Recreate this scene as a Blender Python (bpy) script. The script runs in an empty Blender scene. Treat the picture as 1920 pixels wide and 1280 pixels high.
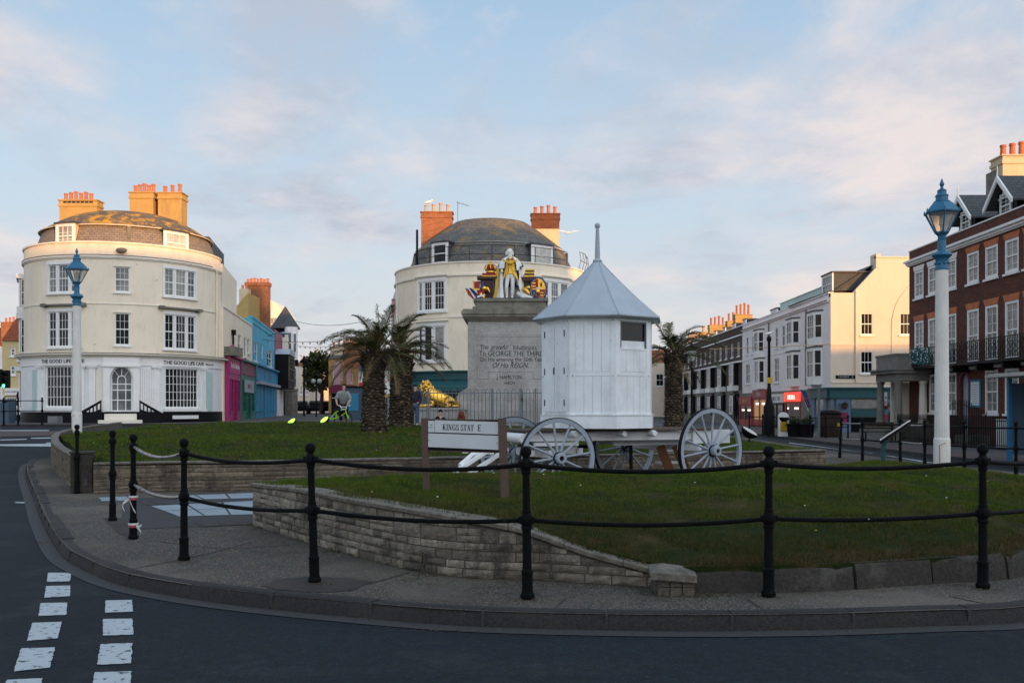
EXPO = .62; CLX, CLY = 7.7, 9.2
BACKROW = [(-40, 1, 17.2, 'unseen grey stuccoed block added behind the viewer to cast shade, left end', 'white_render'), (1, 13, 16.7, 'unseen cream block added behind the viewer to cast shade', 'cream_render'),
           (13, 23, 21.2, 'tallest unseen white block added behind the viewer to cast shade', 'white_render'), (23, 31.5, 19.4, 'tall unseen white block added behind the viewer to cast shade', 'white_render'), (31.5, 42.5, 16.2, 'unseen brick block added behind the viewer to cast shade', 'brick_red'), (42.5, 72, 11.4, 'low unseen cream block added behind the viewer to cast shade, right end', 'cream_render')]
import bpy, bmesh, math, random
from math import sin, cos, pi, radians, sqrt, atan2, hypot
from mathutils import Vector, Matrix
from mathutils.geometry import delaunay_2d_cdt
random.seed(7)
SC = bpy.context.scene
COL = SC.collection
# ---------------------------------------------------------------- camera model of the photograph
F, CX, HY, EYE = 1750.0, 960.0, 762.0, 1.65
def P(px, py, D): return ((px-CX)/F*D, D, EYE-(py-HY)/F*D)
def X(px, D): return (px-CX)/F*D
def Z(py, D): return EYE-(py-HY)/F*D
def sm(t):
    t = max(0.0, min(1.0, t)); return t*t*(3-2*t)
def H(x, y): return 0.72*sm((y-20)/22)*sm((14-x)/10)      # the ground rises gently towards the town
def G(px, py, off=0.0):                                    # where a pixel ray meets ground + off
    a, b = 3.0, 200.0
    def f(D):
        p = P(px, py, D); return p[2]-(H(p[0], p[1])+off)
    n = 400; pd = a; pf = f(a)
    for i in range(1, n+1):
        D = a*(b/a)**(i/n); v = f(D)
        if v <= 0:
            lo, hi = pd, D
            for _ in range(30):
                m = (lo+hi)/2
                if f(m) > 0: lo = m
                else: hi = m
            return P(px, py, hi)
        pd = D
    return P(px, py, b)
# ---------------------------------------------------------------- objects
WL = {}
def tag(o, label=None, cat=None, group=None, kind=None):
    if label: o['label'] = label
    if cat: o['category'] = cat
    if group: o['group'] = group
    if kind: o['kind'] = kind
    return o
def thing(name, label, cat, loc=(0, 0, 0), group=None, rz=0.0):
    o = bpy.data.objects.new(name, None); COL.objects.link(o)
    o.location = loc; o.rotation_euler = (0, 0, rz); o.empty_display_size = .2
    WL[o.name] = Vector(loc)
    return tag(o, label, cat, group)
def copy_tree(o, parent=None):
    c = o.copy(); COL.objects.link(c); c.parent = parent
    for ch in list(o.children): copy_tree(ch, c)
    return c
class MB:
    def __init__(s): s.v = []; s.f = []; s.uv = {}; s.tint = None
    def add(s, vs, fs, uvs=None):
        b = len(s.v); s.v += [tuple(v) for v in vs]
        for i, f in enumerate(fs):
            if uvs and uvs[i]: s.uv[len(s.f)] = uvs[i]
            s.f.append(tuple(b+k for k in f))
        return s
    def box(s, c, size, rz=0.0, M=None):
        hx, hy, hz = size[0]/2, size[1]/2, size[2]/2
        vs = [Vector((x, y, z)) for x in (-hx, hx) for y in (-hy, hy) for z in (-hz, hz)]
        R = M if M is not None else Matrix.Rotation(rz, 3, 'Z')
        vs = [R @ v + Vector(c) for v in vs]
        return s.add(vs, [(0, 1, 3, 2), (4, 6, 7, 5), (0, 4, 5, 1), (2, 3, 7, 6), (0, 2, 6, 4), (1, 5, 7, 3)])
    def bar(s, a, b, w, h=None, up=(0, 0, 1)):            # square bar from a to b
        a, b = Vector(a), Vector(b); h = h or w; d = (b-a); L = d.length; d.normalize()
        u = Vector(up)
        if abs(d.dot(u)) > .98: u = Vector((0, 1, 0))
        x = d.cross(u).normalized(); z = x.cross(d).normalized()
        M = Matrix((x, d, z)).transposed()
        return s.box((a+b)/2, (w, L, h), M=M)
    def lathe(s, prof, n=16, c=(0, 0, 0), M=None, sx=1, sy=1, cap=True, ph=0.0):
        vs = []
        for r, z in prof:
            for k in range(n):
                a = 2*pi*k/n+ph; v = Vector((r*cos(a)*sx, r*sin(a)*sy, z))
                if M is not None: v = M @ v
                vs.append(v+Vector(c))
        fs = []
        for i in range(len(prof)-1):
            for k in range(n):
                k2 = (k+1) % n
                fs.append((i*n+k, i*n+k2, (i+1)*n+k2, (i+1)*n+k))
        if cap:
            fs.append(tuple(range(n-1, -1, -1))); fs.append(tuple((len(prof)-1)*n+k for k in range(n)))
        return s.add(vs, fs)
    def tube(s, pts, r, n=8, cap=True):
        pts = [Vector(p) for p in pts]; m = len(pts); rs = r if isinstance(r, (list, tuple)) else [r]*m
        vs = []; pu = None
        for i, p in enumerate(pts):
            d = (pts[min(i+1, m-1)]-pts[max(i-1, 0)])
            if d.length < 1e-9: d = Vector((0, 0, 1))
            d.normalize()
            u = pu if pu is not None else (Vector((0, 0, 1)) if abs(d.z) < .9 else Vector((1, 0, 0)))
            x = d.cross(u)
            if x.length < 1e-6: x = d.cross(Vector((0, 1, 0)))
            x.normalize(); y = x.cross(d).normalized(); pu = y
            for k in range(n):
                a = 2*pi*k/n; vs.append(p+(x*cos(a)+y*sin(a))*rs[i])
        fs = [(i*n+k, i*n+(k+1) % n, (i+1)*n+(k+1) % n, (i+1)*n+k) for i in range(m-1) for k in range(n)]
        if cap: fs += [tuple(range(n-1, -1, -1)), tuple((m-1)*n+k for k in range(n))]
        return s.add(vs, fs)
    def ball(s, c, r, n=12, m=8, sc=(1, 1, 1)):
        prof = [(r*sin(pi*i/m) if 0 < i < m else r*.02, -r*cos(pi*i/m)) for i in range(m+1)]
        M = Matrix.Diagonal(sc); return s.lathe(prof, n, c, M)
    def prism(s, poly, z0, z1):
        n = len(poly); zf = (lambda x, y: z0) if not callable(z0) else z0
        vs = [(x, y, zf(x, y)) for x, y in poly]+[(x, y, z1) for x, y in poly]
        return s.add(vs, [tuple(range(n-1, -1, -1)), tuple(range(n, 2*n))]+[(i, (i+1) % n, n+(i+1) % n, n+i) for i in range(n)])
    def extr(s, poly, fr, d0, d1):                         # polygon in a frame's (u, z), extruded over d
        n = len(poly); vs = [fr.p(u, d0, z) for u, z in poly]+[fr.p(u, d1, z) for u, z in poly]
        return s.add(vs, [tuple(range(n-1, -1, -1)), tuple(range(n, 2*n))]+[(i, (i+1) % n, n+(i+1) % n, n+i) for i in range(n)])
    def fb(s, fr, u0, u1, z0, z1, d0, d1):                 # box in a frame, following its curve
        n = fr.segs(u0, u1); us = [u0+(u1-u0)*i/n for i in range(n+1)]
        vs = []
        for u in us: vs += [fr.p(u, d0, z0), fr.p(u, d0, z1), fr.p(u, d1, z1), fr.p(u, d1, z0)]
        fs = []; uv = []; k = fr.um
        for i in range(n):
            a = 4*i; b = a+4; ua, ub = us[i]*k, us[i+1]*k
            fs += [(a, b, b+1, a+1), (a+3, a+2, b+2, b+3), (a+1, b+1, b+2, a+2), (a, a+3, b+3, b)]
            uv += [[(ua, z0), (ub, z0), (ub, z1), (ua, z1)], [(ua, z0), (ua, z1), (ub, z1), (ub, z0)],
                   [(ua, d0), (ub, d0), (ub, d1), (ua, d1)], [(ua, d0), (ua, d1), (ub, d1), (ub, d0)]]
        e = 4*n; fs += [(0, 1, 2, 3), (e, e+3, e+2, e+1)]; uv += [None, None]
        return s.add(vs, fs, uv)
    def wall(s, fr, U0, U1, Z0, Z1, ops=(), dep=.18):      # wall skin with real openings and reveals
        us = {U0, U1}; zs = {Z0, Z1}
        for o in ops: us |= {o[0], o[1]}; zs |= {o[2], o[3]}
        us = sorted(us); full = [us[0]]
        for a, b in zip(us, us[1:]):
            n = fr.segs(a, b); full += [a+(b-a)*i/n for i in range(1, n+1)]
        us = full; zs = sorted(zs)
        idx = {}; vs = []; fs = []; uv = []; k = fr.um
        def V(u, z, d):
            key = (round(u, 5), round(z, 5), d)
            if key not in idx: idx[key] = len(vs); vs.append(fr.p(u, d, z))
            return idx[key]
        for a, b in zip(us, us[1:]):
            for c, e in zip(zs, zs[1:]):
                mu, mz = (a+b)/2, (c+e)/2
                if any(o[0] < mu < o[1] and o[2] < mz < o[3] for o in ops): continue
                fs.append((V(a, c, 0), V(b, c, 0), V(b, e, 0), V(a, e, 0))); uv.append([(a*k, c), (b*k, c), (b*k, e), (a*k, e)])
        for o in ops:
            uu = [u for u in us if o[0]-1e-6 <= u <= o[1]+1e-6]
            for z in (o[2], o[3]):
                for a, b in zip(uu, uu[1:]):
                    fs.append((V(a, z, 0), V(b, z, 0), V(b, z, -dep), V(a, z, -dep))); uv.append([(a*k, 0), (b*k, 0), (b*k, dep), (a*k, dep)])
            for u in (o[0], o[1]):
                fs.append((V(u, o[2], 0), V(u, o[3], 0), V(u, o[3], -dep), V(u, o[2], -dep))); uv.append([(0, o[2]), (0, o[3]), (dep, o[3]), (dep, o[2])])
        return s.add(vs, fs, uv)
    def archfill(s, fr, u0, u1, zs, zt, d0, d1, n=12):     # spandrels above a half-round head
        uc = (u0+u1)/2; ru = (u1-u0)/2; rz = zt-zs
        for k in range(n):
            a0 = pi-pi*k/n; a1 = pi-pi*(k+1)/n
            ua, za = uc+ru*cos(a0), zs+rz*sin(a0); ub, zb = uc+ru*cos(a1), zs+rz*sin(a1)
            s.extr([(ua, za), (ub, zb), (ub, zt+.004), (ua, zt+.004)], fr, d0, d1)
        return s
    def arch(s, fr, uc, zc, ru, rz, tu, tz, d0, d1, a0=0, a1=pi, n=14):   # a curved band
        for k in range(n):
            p, q = a0+(a1-a0)*k/n, a0+(a1-a0)*(k+1)/n
            s.extr([(uc+ru*cos(p), zc+rz*sin(p)), (uc+(ru+tu)*cos(p), zc+(rz+tz)*sin(p)),
                    (uc+(ru+tu)*cos(q), zc+(rz+tz)*sin(q)), (uc+ru*cos(q), zc+rz*sin(q))], fr, d0, d1)
        return s
    def build(s, name, mat, parent=None, world=True, smooth=None, recalc=True, off=None):
        me = bpy.data.meshes.new(name)
        o3 = Vector(off) if off is not None else (WL.get(parent.name, Vector()) if (parent is not None and world) else Vector())
        me.from_pydata([(v[0]-o3[0], v[1]-o3[1], v[2]-o3[2]) for v in s.v], [], s.f)
        if recalc and len(s.f) < 60000:
            bm = bmesh.new(); bm.from_mesh(me); bmesh.ops.recalc_face_normals(bm, faces=bm.faces); bm.to_mesh(me); bm.free()
        uvl = me.uv_layers.new(name='UVMap'); vco = me.vertices
        if len(s.f) < 60000:
            for p in me.polygons:
                e = s.uv.get(p.index); nrm = p.normal
                if e:
                    # face winding may be reversed by recalc: match by vertex
                    base = s.f[p.index]; mp = {vi: e[i] for i, vi in enumerate(base)}
                    for li in p.loop_indices: uvl.data[li].uv = mp[me.loops[li].vertex_index]
                else:
                    if abs(nrm.z) > .75:
                        for li in p.loop_indices:
                            c = s.v[me.loops[li].vertex_index]; uvl.data[li].uv = (c[0], c[1])
                    else:
                        l = hypot(nrm.x, nrm.y) or 1; tx, ty = -nrm.y/l, nrm.x/l
                        for li in p.loop_indices:
                            c = s.v[me.loops[li].vertex_index]; uvl.data[li].uv = (c[0]*tx+c[1]*ty, c[2]/max(.35, sqrt(1-nrm.z**2)))
        if s.tint:
            at = me.attributes.new('tint', 'FLOAT', 'FACE')
            at.data.foreach_set('value', (list(s.tint)+[.5]*len(me.polygons))[:len(me.polygons)])
        if smooth is not None:
            me.shade_smooth()
            if smooth < 179: me.set_sharp_from_angle(angle=radians(smooth))
        if mat: me.materials.append(mat)
        o = bpy.data.objects.new(name, me); COL.objects.link(o)
        if parent is not None: o.parent = parent
        WL[o.name] = o3.copy() if parent is not None else Vector()
        return o
class Fr:                                                  # straight facade frame: u along, n outward
    def __init__(s, o, u, n):
        s.o = o; s.u = u; l = hypot(*n); s.n = (n[0]/l, n[1]/l); s.um = hypot(*u)
    def p(s, u, d, z): return (s.o[0]+u*s.u[0]+d*s.n[0], s.o[1]+u*s.u[1]+d*s.n[1], z)
    def m(s, x): return x/s.um
    def segs(s, a, b): return 1
    def at(s, px):                                         # parameter where the facade crosses an image column
        k = (px-CX)/F; return (s.o[0]-k*s.o[1])/(k*s.u[1]-s.u[0])
    def D(s, u): return s.o[1]+u*s.u[1]
class Cy:                                                  # round facade frame: u in degrees from facing the camera side
    def __init__(s, c, R): s.c = c; s.R = R; s.um = R*pi/180
    def p(s, u, d, z): a = radians(u); return (s.c[0]+(s.R+d)*sin(a), s.c[1]-(s.R+d)*cos(a), z)
    def m(s, x): return x/s.um
    def segs(s, a, b): return max(1, int(math.ceil(abs(b-a)/3.0)))
# ---------------------------------------------------------------- materials
MT = {}
class NT:
    def __init__(s, name):
        s.m = bpy.data.materials.new(name); s.m.use_nodes = True; s.t = s.m.node_tree; s.N = s.t.nodes; s.L = s.t.links
        s.b = s.N['Principled BSDF']; s.tc = s.N.new('ShaderNodeTexCoord')
    def new(s, k, **kw):
        n = s.N.new(k)
        for a, v in kw.items():
            if a in n.bl_rna.properties: setattr(n, a, v)
        return n
    def link(s, a, b): s.L.new(a, b)
    def mapv(s, out, sc):
        n = s.N.new('ShaderNodeMapping'); n.inputs['Scale'].default_value = sc if isinstance(sc, tuple) else (sc,)*3; s.link(s.tc.outputs[out], n.inputs['Vector']); return n.outputs[0]
    def noise(s, scale, detail=4, rough=.55, vec=None, dist=0.0):
        n = s.N.new('ShaderNodeTexNoise'); n.inputs['Scale'].default_value = scale; n.inputs['Detail'].default_value = detail
        n.inputs['Roughness'].default_value = rough; n.inputs['Distortion'].default_value = dist
        s.link(vec if vec is not None else s.tc.outputs['Object'], n.inputs['Vector']); return n.outputs['Fac']
    def ramp(s, fac, stops):
        n = s.N.new('ShaderNodeValToRGB'); e = n.color_ramp.elements
        while len(e) < len(stops): e.new(.5)
        for i, (p, c) in enumerate(stops):
            e[i].position = p; e[i].color = (c[0], c[1], c[2], 1) if isinstance(c, (tuple, list)) else (c, c, c, 1)
        s.link(fac, n.inputs[0]); return n.outputs[0]
    def mix(s, fac, a, b, mode='MIX'):
        n = s.N.new('ShaderNodeMix'); n.data_type = 'RGBA'; n.blend_type = mode
        for sock, v in ((n.inputs[0], fac), (n.inputs[6], a), (n.inputs[7], b)):
            if isinstance(v, (int, float)): sock.default_value = v
            elif isinstance(v, tuple): sock.default_value = (*v, 1)
            else: s.link(v, sock)
        return n.outputs[2]
    def math(s, op, a, b=0.5):
        n = s.N.new('ShaderNodeMath'); n.operation = op
        for i, v in enumerate((a, b)):
            if isinstance(v, (int, float)): n.inputs[i].default_value = v
            else: s.link(v, n.inputs[i])
        return n.outputs[0]
    def bump(s, h, strength=.3, dist=.02):
        n = s.N.new('ShaderNodeBump'); n.inputs['Strength'].default_value = strength; n.inputs['Distance'].default_value = dist
        s.link(h, n.inputs['Height']); s.link(n.outputs[0], s.b.inputs['Normal'])
    def out(s, col, rough=.7, metal=0.0, spec=None):
        if isinstance(col, tuple): s.b.inputs['Base Color'].default_value = (*col, 1)
        else: s.link(col, s.b.inputs['Base Color'])
        if isinstance(rough, (int, float)): s.b.inputs['Roughness'].default_value = rough
        else: s.link(rough, s.b.inputs['Roughness'])
        s.b.inputs['Metallic'].default_value = metal
        if spec is not None: s.b.inputs['Specular IOR Level'].default_value = spec
        return s.m
def paint(name, c, rough=.5, var=.12, scale=2.5, dirt=.0, dcol=(.12, .10, .07), bump=.05, metal=0.0, streak=True, wear=None, spec=None):
    t = NT(name); n = t.noise(scale, 5)
    lo = tuple(x*(1-var) for x in c); hi = tuple(min(1, x*(1+var*.6)) for x in c)
    col = t.ramp(n, [(.3, lo), (.7, hi)])
    if dirt:
        v = t.mapv('Object', (1.6, 1.6, .6) if streak else 1.5); d = t.noise(1.6, 8, .72, v)
        col = t.mix(t.math('MULTIPLY', t.ramp(d, [(.50, 0.0), (.74, 1.0)]), dirt), col, dcol)
    if wear:
        w = t.ramp(t.noise(wear[1], 4, .6), [(wear[2], 0.0), (wear[2]+.03, 1.0)]); col = t.mix(w, col, wear[0])
    if bump: t.bump(t.noise(scale*12, 4), bump*3, .01)
    MT[name] = t.out(col, rough, metal, spec if spec is not None else (.06 if max(c) < .03 else .35)); return MT[name]
def brick(name, c1, c2, mortar, bw=.225, bh=.075, ms=.01, dirt=.3, dcol=(.05, .035, .03), bump=.4, rough=.85, big=None):
    t = NT(name); br = t.new('ShaderNodeTexBrick'); t.link(t.tc.outputs['UV'], br.inputs['Vector'])
    br.inputs['Scale'].default_value = 1; br.inputs['Brick Width'].default_value = bw; br.inputs['Row Height'].default_value = bh
    br.inputs['Mortar Size'].default_value = ms; br.inputs['Mortar Smooth'].default_value = .3; br.inputs['Bias'].default_value = -.1
    for k, c in (('Color1', c1), ('Color2', c2), ('Mortar', mortar)): br.inputs[k].default_value = (*c, 1)
    col = br.outputs['Color']
    col = t.mix(t.ramp(t.noise(.9, 6, .65), [(.42, 0.0), (.68, dirt)]), col, dcol)
    col = t.mix(t.ramp(t.noise(9, 3), [(.4, 0.0), (.7, .25)]), col, tuple(min(1, x*1.7) for x in c2))
    if big: col = t.mix(t.ramp(t.noise(big[1], 6, .7), [(big[2], 0.0), (big[2]+.12, big[3])]), col, big[0])
    t.bump(br.outputs['Fac'], -bump, .012)
    MT[name] = t.out(col, rough, 0, .2); return MT[name]
def glass(name, c=(.012, .014, .017), rough=.08, spec=.38, var=None):
    t = NT(name); col = c
    if var: col = t.ramp(t.noise(var[1], 2), [(.35, c), (.65, var[0])])
    t.bump(t.noise(1.7, 2), .06, .05)
    MT[name] = t.out(col, rough, 0, spec); return MT[name]
def emit(name, c, s, base=(.02, .02, .02)):
    t = NT(name); t.b.inputs['Emission Color'].default_value = (*c, 1); t.b.inputs['Emission Strength'].default_value = s
    MT[name] = t.out(base, .5); return MT[name]
paint('white_paint', (.74, .76, .77), .42, .06, 3, .12, (.38, .36, .30))
paint('hut_white', (.78, .83, .86), .42, .09, 3, .55, (.46, .48, .44), wear=((.25, .26, .20), 5.5, .715))
paint('trim_white', (.80, .80, .78), .5, .05, 3)
paint('cream_render', (.86, .765, .61), .85, .07, .6, .36, (.50, .40, .26), bump=.15, wear=((.40, .32, .22), 3.2, .705))
paint('pale_render', (.76, .72, .62), .85, .05, .6, .18, (.36, .33, .27), bump=.1)
paint('white_render', (.84, .79, .79), .85, .06, .7, .25, (.36, .33, .31), bump=.1)
paint('gable_render', (.70, .60, .48), .85, .05, .7, .25, (.45, .37, .27), bump=.1)
paint('yellow_render', (.62, .50, .26), .85, .06, .8, .2, (.35, .28, .16), bump=.1)
paint('pink_render', (.60, .36, .38), .85, .06, .8, .2, (.3, .2, .2), bump=.1)
paint('shop_pink', (.36, .02, .15), .5, .1); paint('shop_green', (.01, .16, .13), .5, .1); paint('shop_maroon', (.20, .02, .07), .5, .1)
paint('shop_blue', (.03, .24, .42), .6, .08, 1, .15, (.02, .12, .2)); paint('upper_blue', (.09, .40, .56), .75, .10, 1, .3, (.05, .25, .35))
paint('shop_teal', (.015, .08, .09), .5, .12); paint('shop_bluegrey', (.10, .17, .25), .6, .1); paint('shop_red', (.32, .02, .02), .5, .1)
paint('black_paint', (.012, .012, .014), .38, .2, 8, bump=.12); paint('post_black', (.006, .007, .008), .5, .3, 14, bump=.35, wear=((.42, .44, .45), 11, .70))
paint('bare_metal', (.30, .29, .28), .35, .3, 12, metal=.6, wear=((.02, .02, .02), 14, .58)); paint('grey_steel', (.13, .16, .18), .5, .15, 5)
paint('lamp_blue', (.025, .14, .25), .4, .15, 5, bump=.1); paint('column_white', (.70, .70, .66), .5, .08, 2, .35, (.35, .26, .16))
paint('lead_roof', (.38, .44, .49), .5, .10, 1.5, .25, (.16, .19, .25), streak=False, wear=((.10, .10, .11), 8, .76))
paint('wheel_grey', (.30, .35, .41), .5, .08, 3, .2, (.16, .18, .2)); paint('tyre_black', (.015, .015, .018), .6, .2)
paint('sign_brown', (.10, .065, .05), .75, .2, 6, bump=.2); paint('sign_white', (.58, .62, .64), .5, .05, 3, .1, (.35, .38, .36))
paint('dark_wood', (.045, .03, .022), .8, .25, 5, bump=.2); paint('orange_wood', (.13, .05, .018), .75, .25, 5, bump=.2); paint('deck_wood', (.10, .07, .05), .85, .25, 6, bump=.2)
paint('terracotta', (.52, .17, .075), .85, .2, 3, .35, (.2, .07, .04)); paint('pot_buff', (.58, .36, .20), .85, .15, 3, .3, (.25, .15, .08)); paint('pot_dark', (.09, .04, .035), .85, .2)
paint('chimney_render', (.46, .30, .11), .9, .12, 2, .5, (.20, .14, .05)); paint('chimney_cream', (.62, .50, .34), .9, .1, 2, .3, (.3, .22, .13)); paint('dark_lead', (.06, .065, .075), .6, .2)
brick('brick_red', (.17, .052, .030), (.085, .028, .019), (.07, .055, .048), dirt=.6)
brick('brick_orange', (.38, .125, .045), (.19, .055, .027), (.30, .22, .15), dirt=.25)
brick('brick_dusky', (.20, .065, .03), (.12, .042, .022), (.12, .09, .07), dirt=.5)
brick('brick_brown', (.10, .07, .05), (.065, .045, .035), (.09, .075, .06), dirt=.4)
brick('slate', (.075, .082, .09), (.05, .055, .065), (.02, .022, .025), .30, .18, .012, dirt=.35, dcol=(.09, .085, .06), rough=.6)
brick('slate_lichen', (.16, .125, .095), (.11, .085, .068), (.04, .035, .03), .30, .18, .012, dirt=.3, dcol=(.16, .14, .09), rough=.8, big=((.55, .29, .03), 1.5, .48, .95))
brick('slate_moss', (.17, .16, .15), (.09, .09, .09), (.025, .026, .026), .30, .18, .012, dirt=.45, dcol=(.11, .11, .08), rough=.75, big=((.30, .20, .05), .8, .54, .75))
brick('mansard_slate', (.26, .215, .175), (.17, .145, .125), (.06, .05, .045), .26, .16, .012, dirt=.3, dcol=(.20, .17, .13), rough=.8)
brick('clay_tiles', (.34, .10, .04), (.22, .065, .03), (.06, .025, .015), .2, .14, .012, dirt=.4)
brick('ashlar', (.40, .395, .375), (.33, .325, .31), (.17, .16, .145), 1.1, .48, .006, dirt=.55, dcol=(.13, .125, .11), bump=.25)
paint('stone_dark', (.21, .20, .165), .9, .35, 2.5, .55, (.045, .05, .035), bump=.3); paint('portico_stone', (.20, .19, .17), .9, .2, 2, .4, (.10, .09, .08))
glass('pane'); glass('pane_grey', (.07, .085, .09), .12, .5, ((.20, .22, .22), 1.3)); glass('pane_curtain', (.34, .33, .30), .25, .5, ((.20, .20, .19), 2.2)); glass('pane_black', (.006, .007, .008), .12, .3)
glass('pane_white', (.55, .54, .50), .2, .5, ((.36, .36, .33), 2)); paint('letter_black', (.015, .015, .018), .6, .1); paint('letter_grey', (.20, .2, .21), .6); paint('letter_white', (.75, .75, .75), .5, .05)
paint('letter_stone', (.024, .030, .028), .8, .2); paint('aqua_shutter', (.45, .60, .57), .6, .08, 2, .15, (.3, .4, .36))
paint('gold_leaf', (.86, .52, .09), .27, .25, 9, metal=1.0, bump=.18, dirt=.25, dcol=(.35, .16, .02)); paint('gold_paint', (.75, .46, .05), .4, .2, 8, metal=.3)
paint('statue_white', (.78, .78, .75), .6, .12, 6, .28, (.30, .30, .29)); paint('statue_blue', (.015, .05, .19), .5, .2, 5); paint('statue_red', (.30, .015, .02), .5, .2, 5); paint('statue_brown', (.07, .035, .025), .7, .2)
paint('skin', (.50, .30, .22), .6, .1, 6); paint('hair_dark', (.025, .018, .014), .8, .2); paint('hair_auburn', (.14, .03, .015), .8, .2); paint('cloth_grey', (.26, .27, .28), .9, .1); paint('cloth_navy', (.018, .016, .03), .9, .2)
paint('denim', (.05, .09, .15), .9, .2, 5); paint('cloth_black', (.012, .012, .013), .9, .2); paint('shoe_white', (.6, .6, .6), .7); paint('lime', (.32, .62, .05), .4, .08)
paint('bus_blue', (.01, .14, .30), .4, .1); paint('sign_board_white', (.70, .72, .72), .5, .04); paint('road_red', (.55, .03, .03), .5); paint('amber_panel', (.45, .28, .02), .5); paint('bin_blue', (.05, .09, .13), .6)
paint('leaf_moss', (.10, .07, .05), .9); paint('tape_white', (.7, .7, .7), .5); paint('tape_red', (.38, .08, .09), .5); paint('canopy_grey', (.40, .40, .37), .8, .15, 3, .4, (.2, .19, .16)); paint('ornament', (.05, .45, .6), .4); paint('foliage_dark', (.02, .035, .012), .8, .4, 4)
emit('lit_shop', (1, .62, .28), .9, (.3, .2, .1)); emit('lit_red', (1, .05, .02), .9, (.4, .02, .02)); emit('lit_white', (1, .9, .75), 1.3); emit('lit_green', (.05, 1, .25), 9); emit('lit_flood', (.50, 1, .08), 1.0, (.4, .8, .1)); emit('lit_window', (1, .55, .22), .18, (.1, .06, .03))
def leafmat(name, c1, c2, c3=None, attr=False):
    t = NT(name); col = t.ramp(t.noise(3.5, 4), [(.35, c1), (.65, c2)])
    if c3: col = t.mix(t.ramp(t.noise(.9, 4, .6), [(.5, 0.0), (.68, .85)]), col, c3)
    t.b.inputs['Specular IOR Level'].default_value = .25
    MT[name] = t.out(col, .6); return t.m
leafmat('palm_green', (.022, .042, .008), (.06, .07, .018), (.11, .075, .03)); leafmat('palm_dry', (.10, .075, .03), (.17, .12, .055)); leafmat('tree_leaf', (.02, .035, .008), (.05, .06, .015))
def groundmats():
    # asphalt
    t = NT('asphalt'); col = t.ramp(t.noise(38, 6, .85), [(.3, (.004, .008, .012)), (.56, (.016, .024, .032)), (.74, (.085, .098, .108))])
    col = t.mix(t.ramp(t.noise(.35, 6, .6), [(.38, 0.0), (.66, .6)]), col, (.008, .012, .017))
    cr = t.new('ShaderNodeTexVoronoi'); cr.feature = 'DISTANCE_TO_EDGE'; cr.inputs['Scale'].default_value = .28; dv = t.new('ShaderNodeVectorMath'); dv.operation = 'ADD'; nn_ = t.new('ShaderNodeTexNoise'); nn_.inputs['Scale'].default_value = 1.6; nn_.inputs['Detail'].default_value = 6; t.link(t.tc.outputs['Object'], nn_.inputs['Vector']); t.link(t.tc.outputs['Object'], dv.inputs[0]); t.link(nn_.outputs['Color'], dv.inputs[1]); t.link(dv.outputs[0], cr.inputs['Vector'])
    col = t.mix(t.math('MULTIPLY', t.ramp(cr.outputs['Distance'], [(.0, 1.0), (.006, 0.0)]), t.ramp(t.noise(.5, 3), [(.52, 0.0), (.6, .8)])), col, (.006, .008, .011))
    col = t.mix(t.ramp(t.noise(.8, 3, .5, t.mapv('Object', (.25, 1, 1))), [(.55, 0.0), (.60, .22)]), col, (.05, .055, .06))
    col = t.mix(t.ramp(t.noise(2.2, 5, .7, t.mapv('Object', (1, .5, 1))), [(.60, 0.0), (.72, .25)]), col, (.034, .038, .043))
    col = t.mix(t.ramp(t.noise(11, 5, .75), [(.44, .55), (.60, 0.0)]), col, (.006, .009, .013)); col = t.mix(t.ramp(t.noise(19, 4, .8), [(.60, 0.0), (.70, .55)]), col, (.055, .062, .068))
    col = t.mix(t.ramp(t.noise(1.1, 7, .7), [(.56, 0.0), (.64, .35)]), col, (.038, .042, .044))
    t.bump(t.noise(70, 5, .7), .8, .012); MT['asphalt'] = t.out(col, .85, 0, .22)
    # exposed aggregate footway
    t = NT('aggregate'); v = t.new('ShaderNodeTexVoronoi'); v.inputs['Scale'].default_value = 85; t.link(t.tc.outputs['Object'], v.inputs['Vector'])
    sep = t.new('ShaderNodeSeparateColor'); t.link(v.outputs['Color'], sep.inputs[0])
    col = t.ramp(sep.outputs[0], [(.0, (.035, .031, .025)), (.5, (.10, .086, .068)), (.85, (.18, .155, .12)), (1, (.36, .32, .26))])
    col = t.mix(t.ramp(v.outputs['Distance'], [(.35, 0.0), (.6, .8)]), col, (.036, .034, .031))
    col = t.mix(t.ramp(t.noise(.9, 7, .65), [(.45, 0.0), (.66, .6)]), col, (.034, .029, .024))
    col = t.mix(t.ramp(t.noise(2.7, 6, .7), [(.56, 0.0), (.66, .6)]), col, (.035, .029, .021)); col = t.mix(t.ramp(t.noise(.45, 4, .6), [(.50, 0.0), (.60, .4)]), col, (.20, .175, .14))
    t.bump(v.outputs['Distance'], .7, .006); MT['aggregate'] = t.out(col, .9, 0, .3)
    # concrete kerbs
    t = NT('kerb_stone'); col = t.ramp(t.noise(40, 5, .7), [(.3, (.006, .006, .007)), (.75, (.032, .030, .028))])
    col = t.mix(t.ramp(t.noise(1.4, 6), [(.5, 0.0), (.72, .5)]), col, (.045, .041, .036)); t.bump(t.noise(60, 5), .7, .01); MT['kerb_stone'] = t.out(col, .88)
    t = NT('gutter'); col = t.ramp(t.noise(30, 5, .7), [(.3, (.022, .024, .027)), (.75, (.052, .052, .051))]); t.bump(t.noise(60, 5), .4, .008); MT['gutter'] = t.out(col, .88)
    t = NT('edging_stone'); col = t.ramp(t.noise(22, 6, .75), [(.3, (.014, .013, .011)), (.75, (.052, .046, .038))])
    col = t.mix(t.ramp(t.noise(3.3, 6, .7), [(.52, 0.0), (.66, .6)]), col, (.09, .085, .075)); t.bump(t.noise(35, 6), .9, .015); MT['edging_stone'] = t.out(col, .92)
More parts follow.
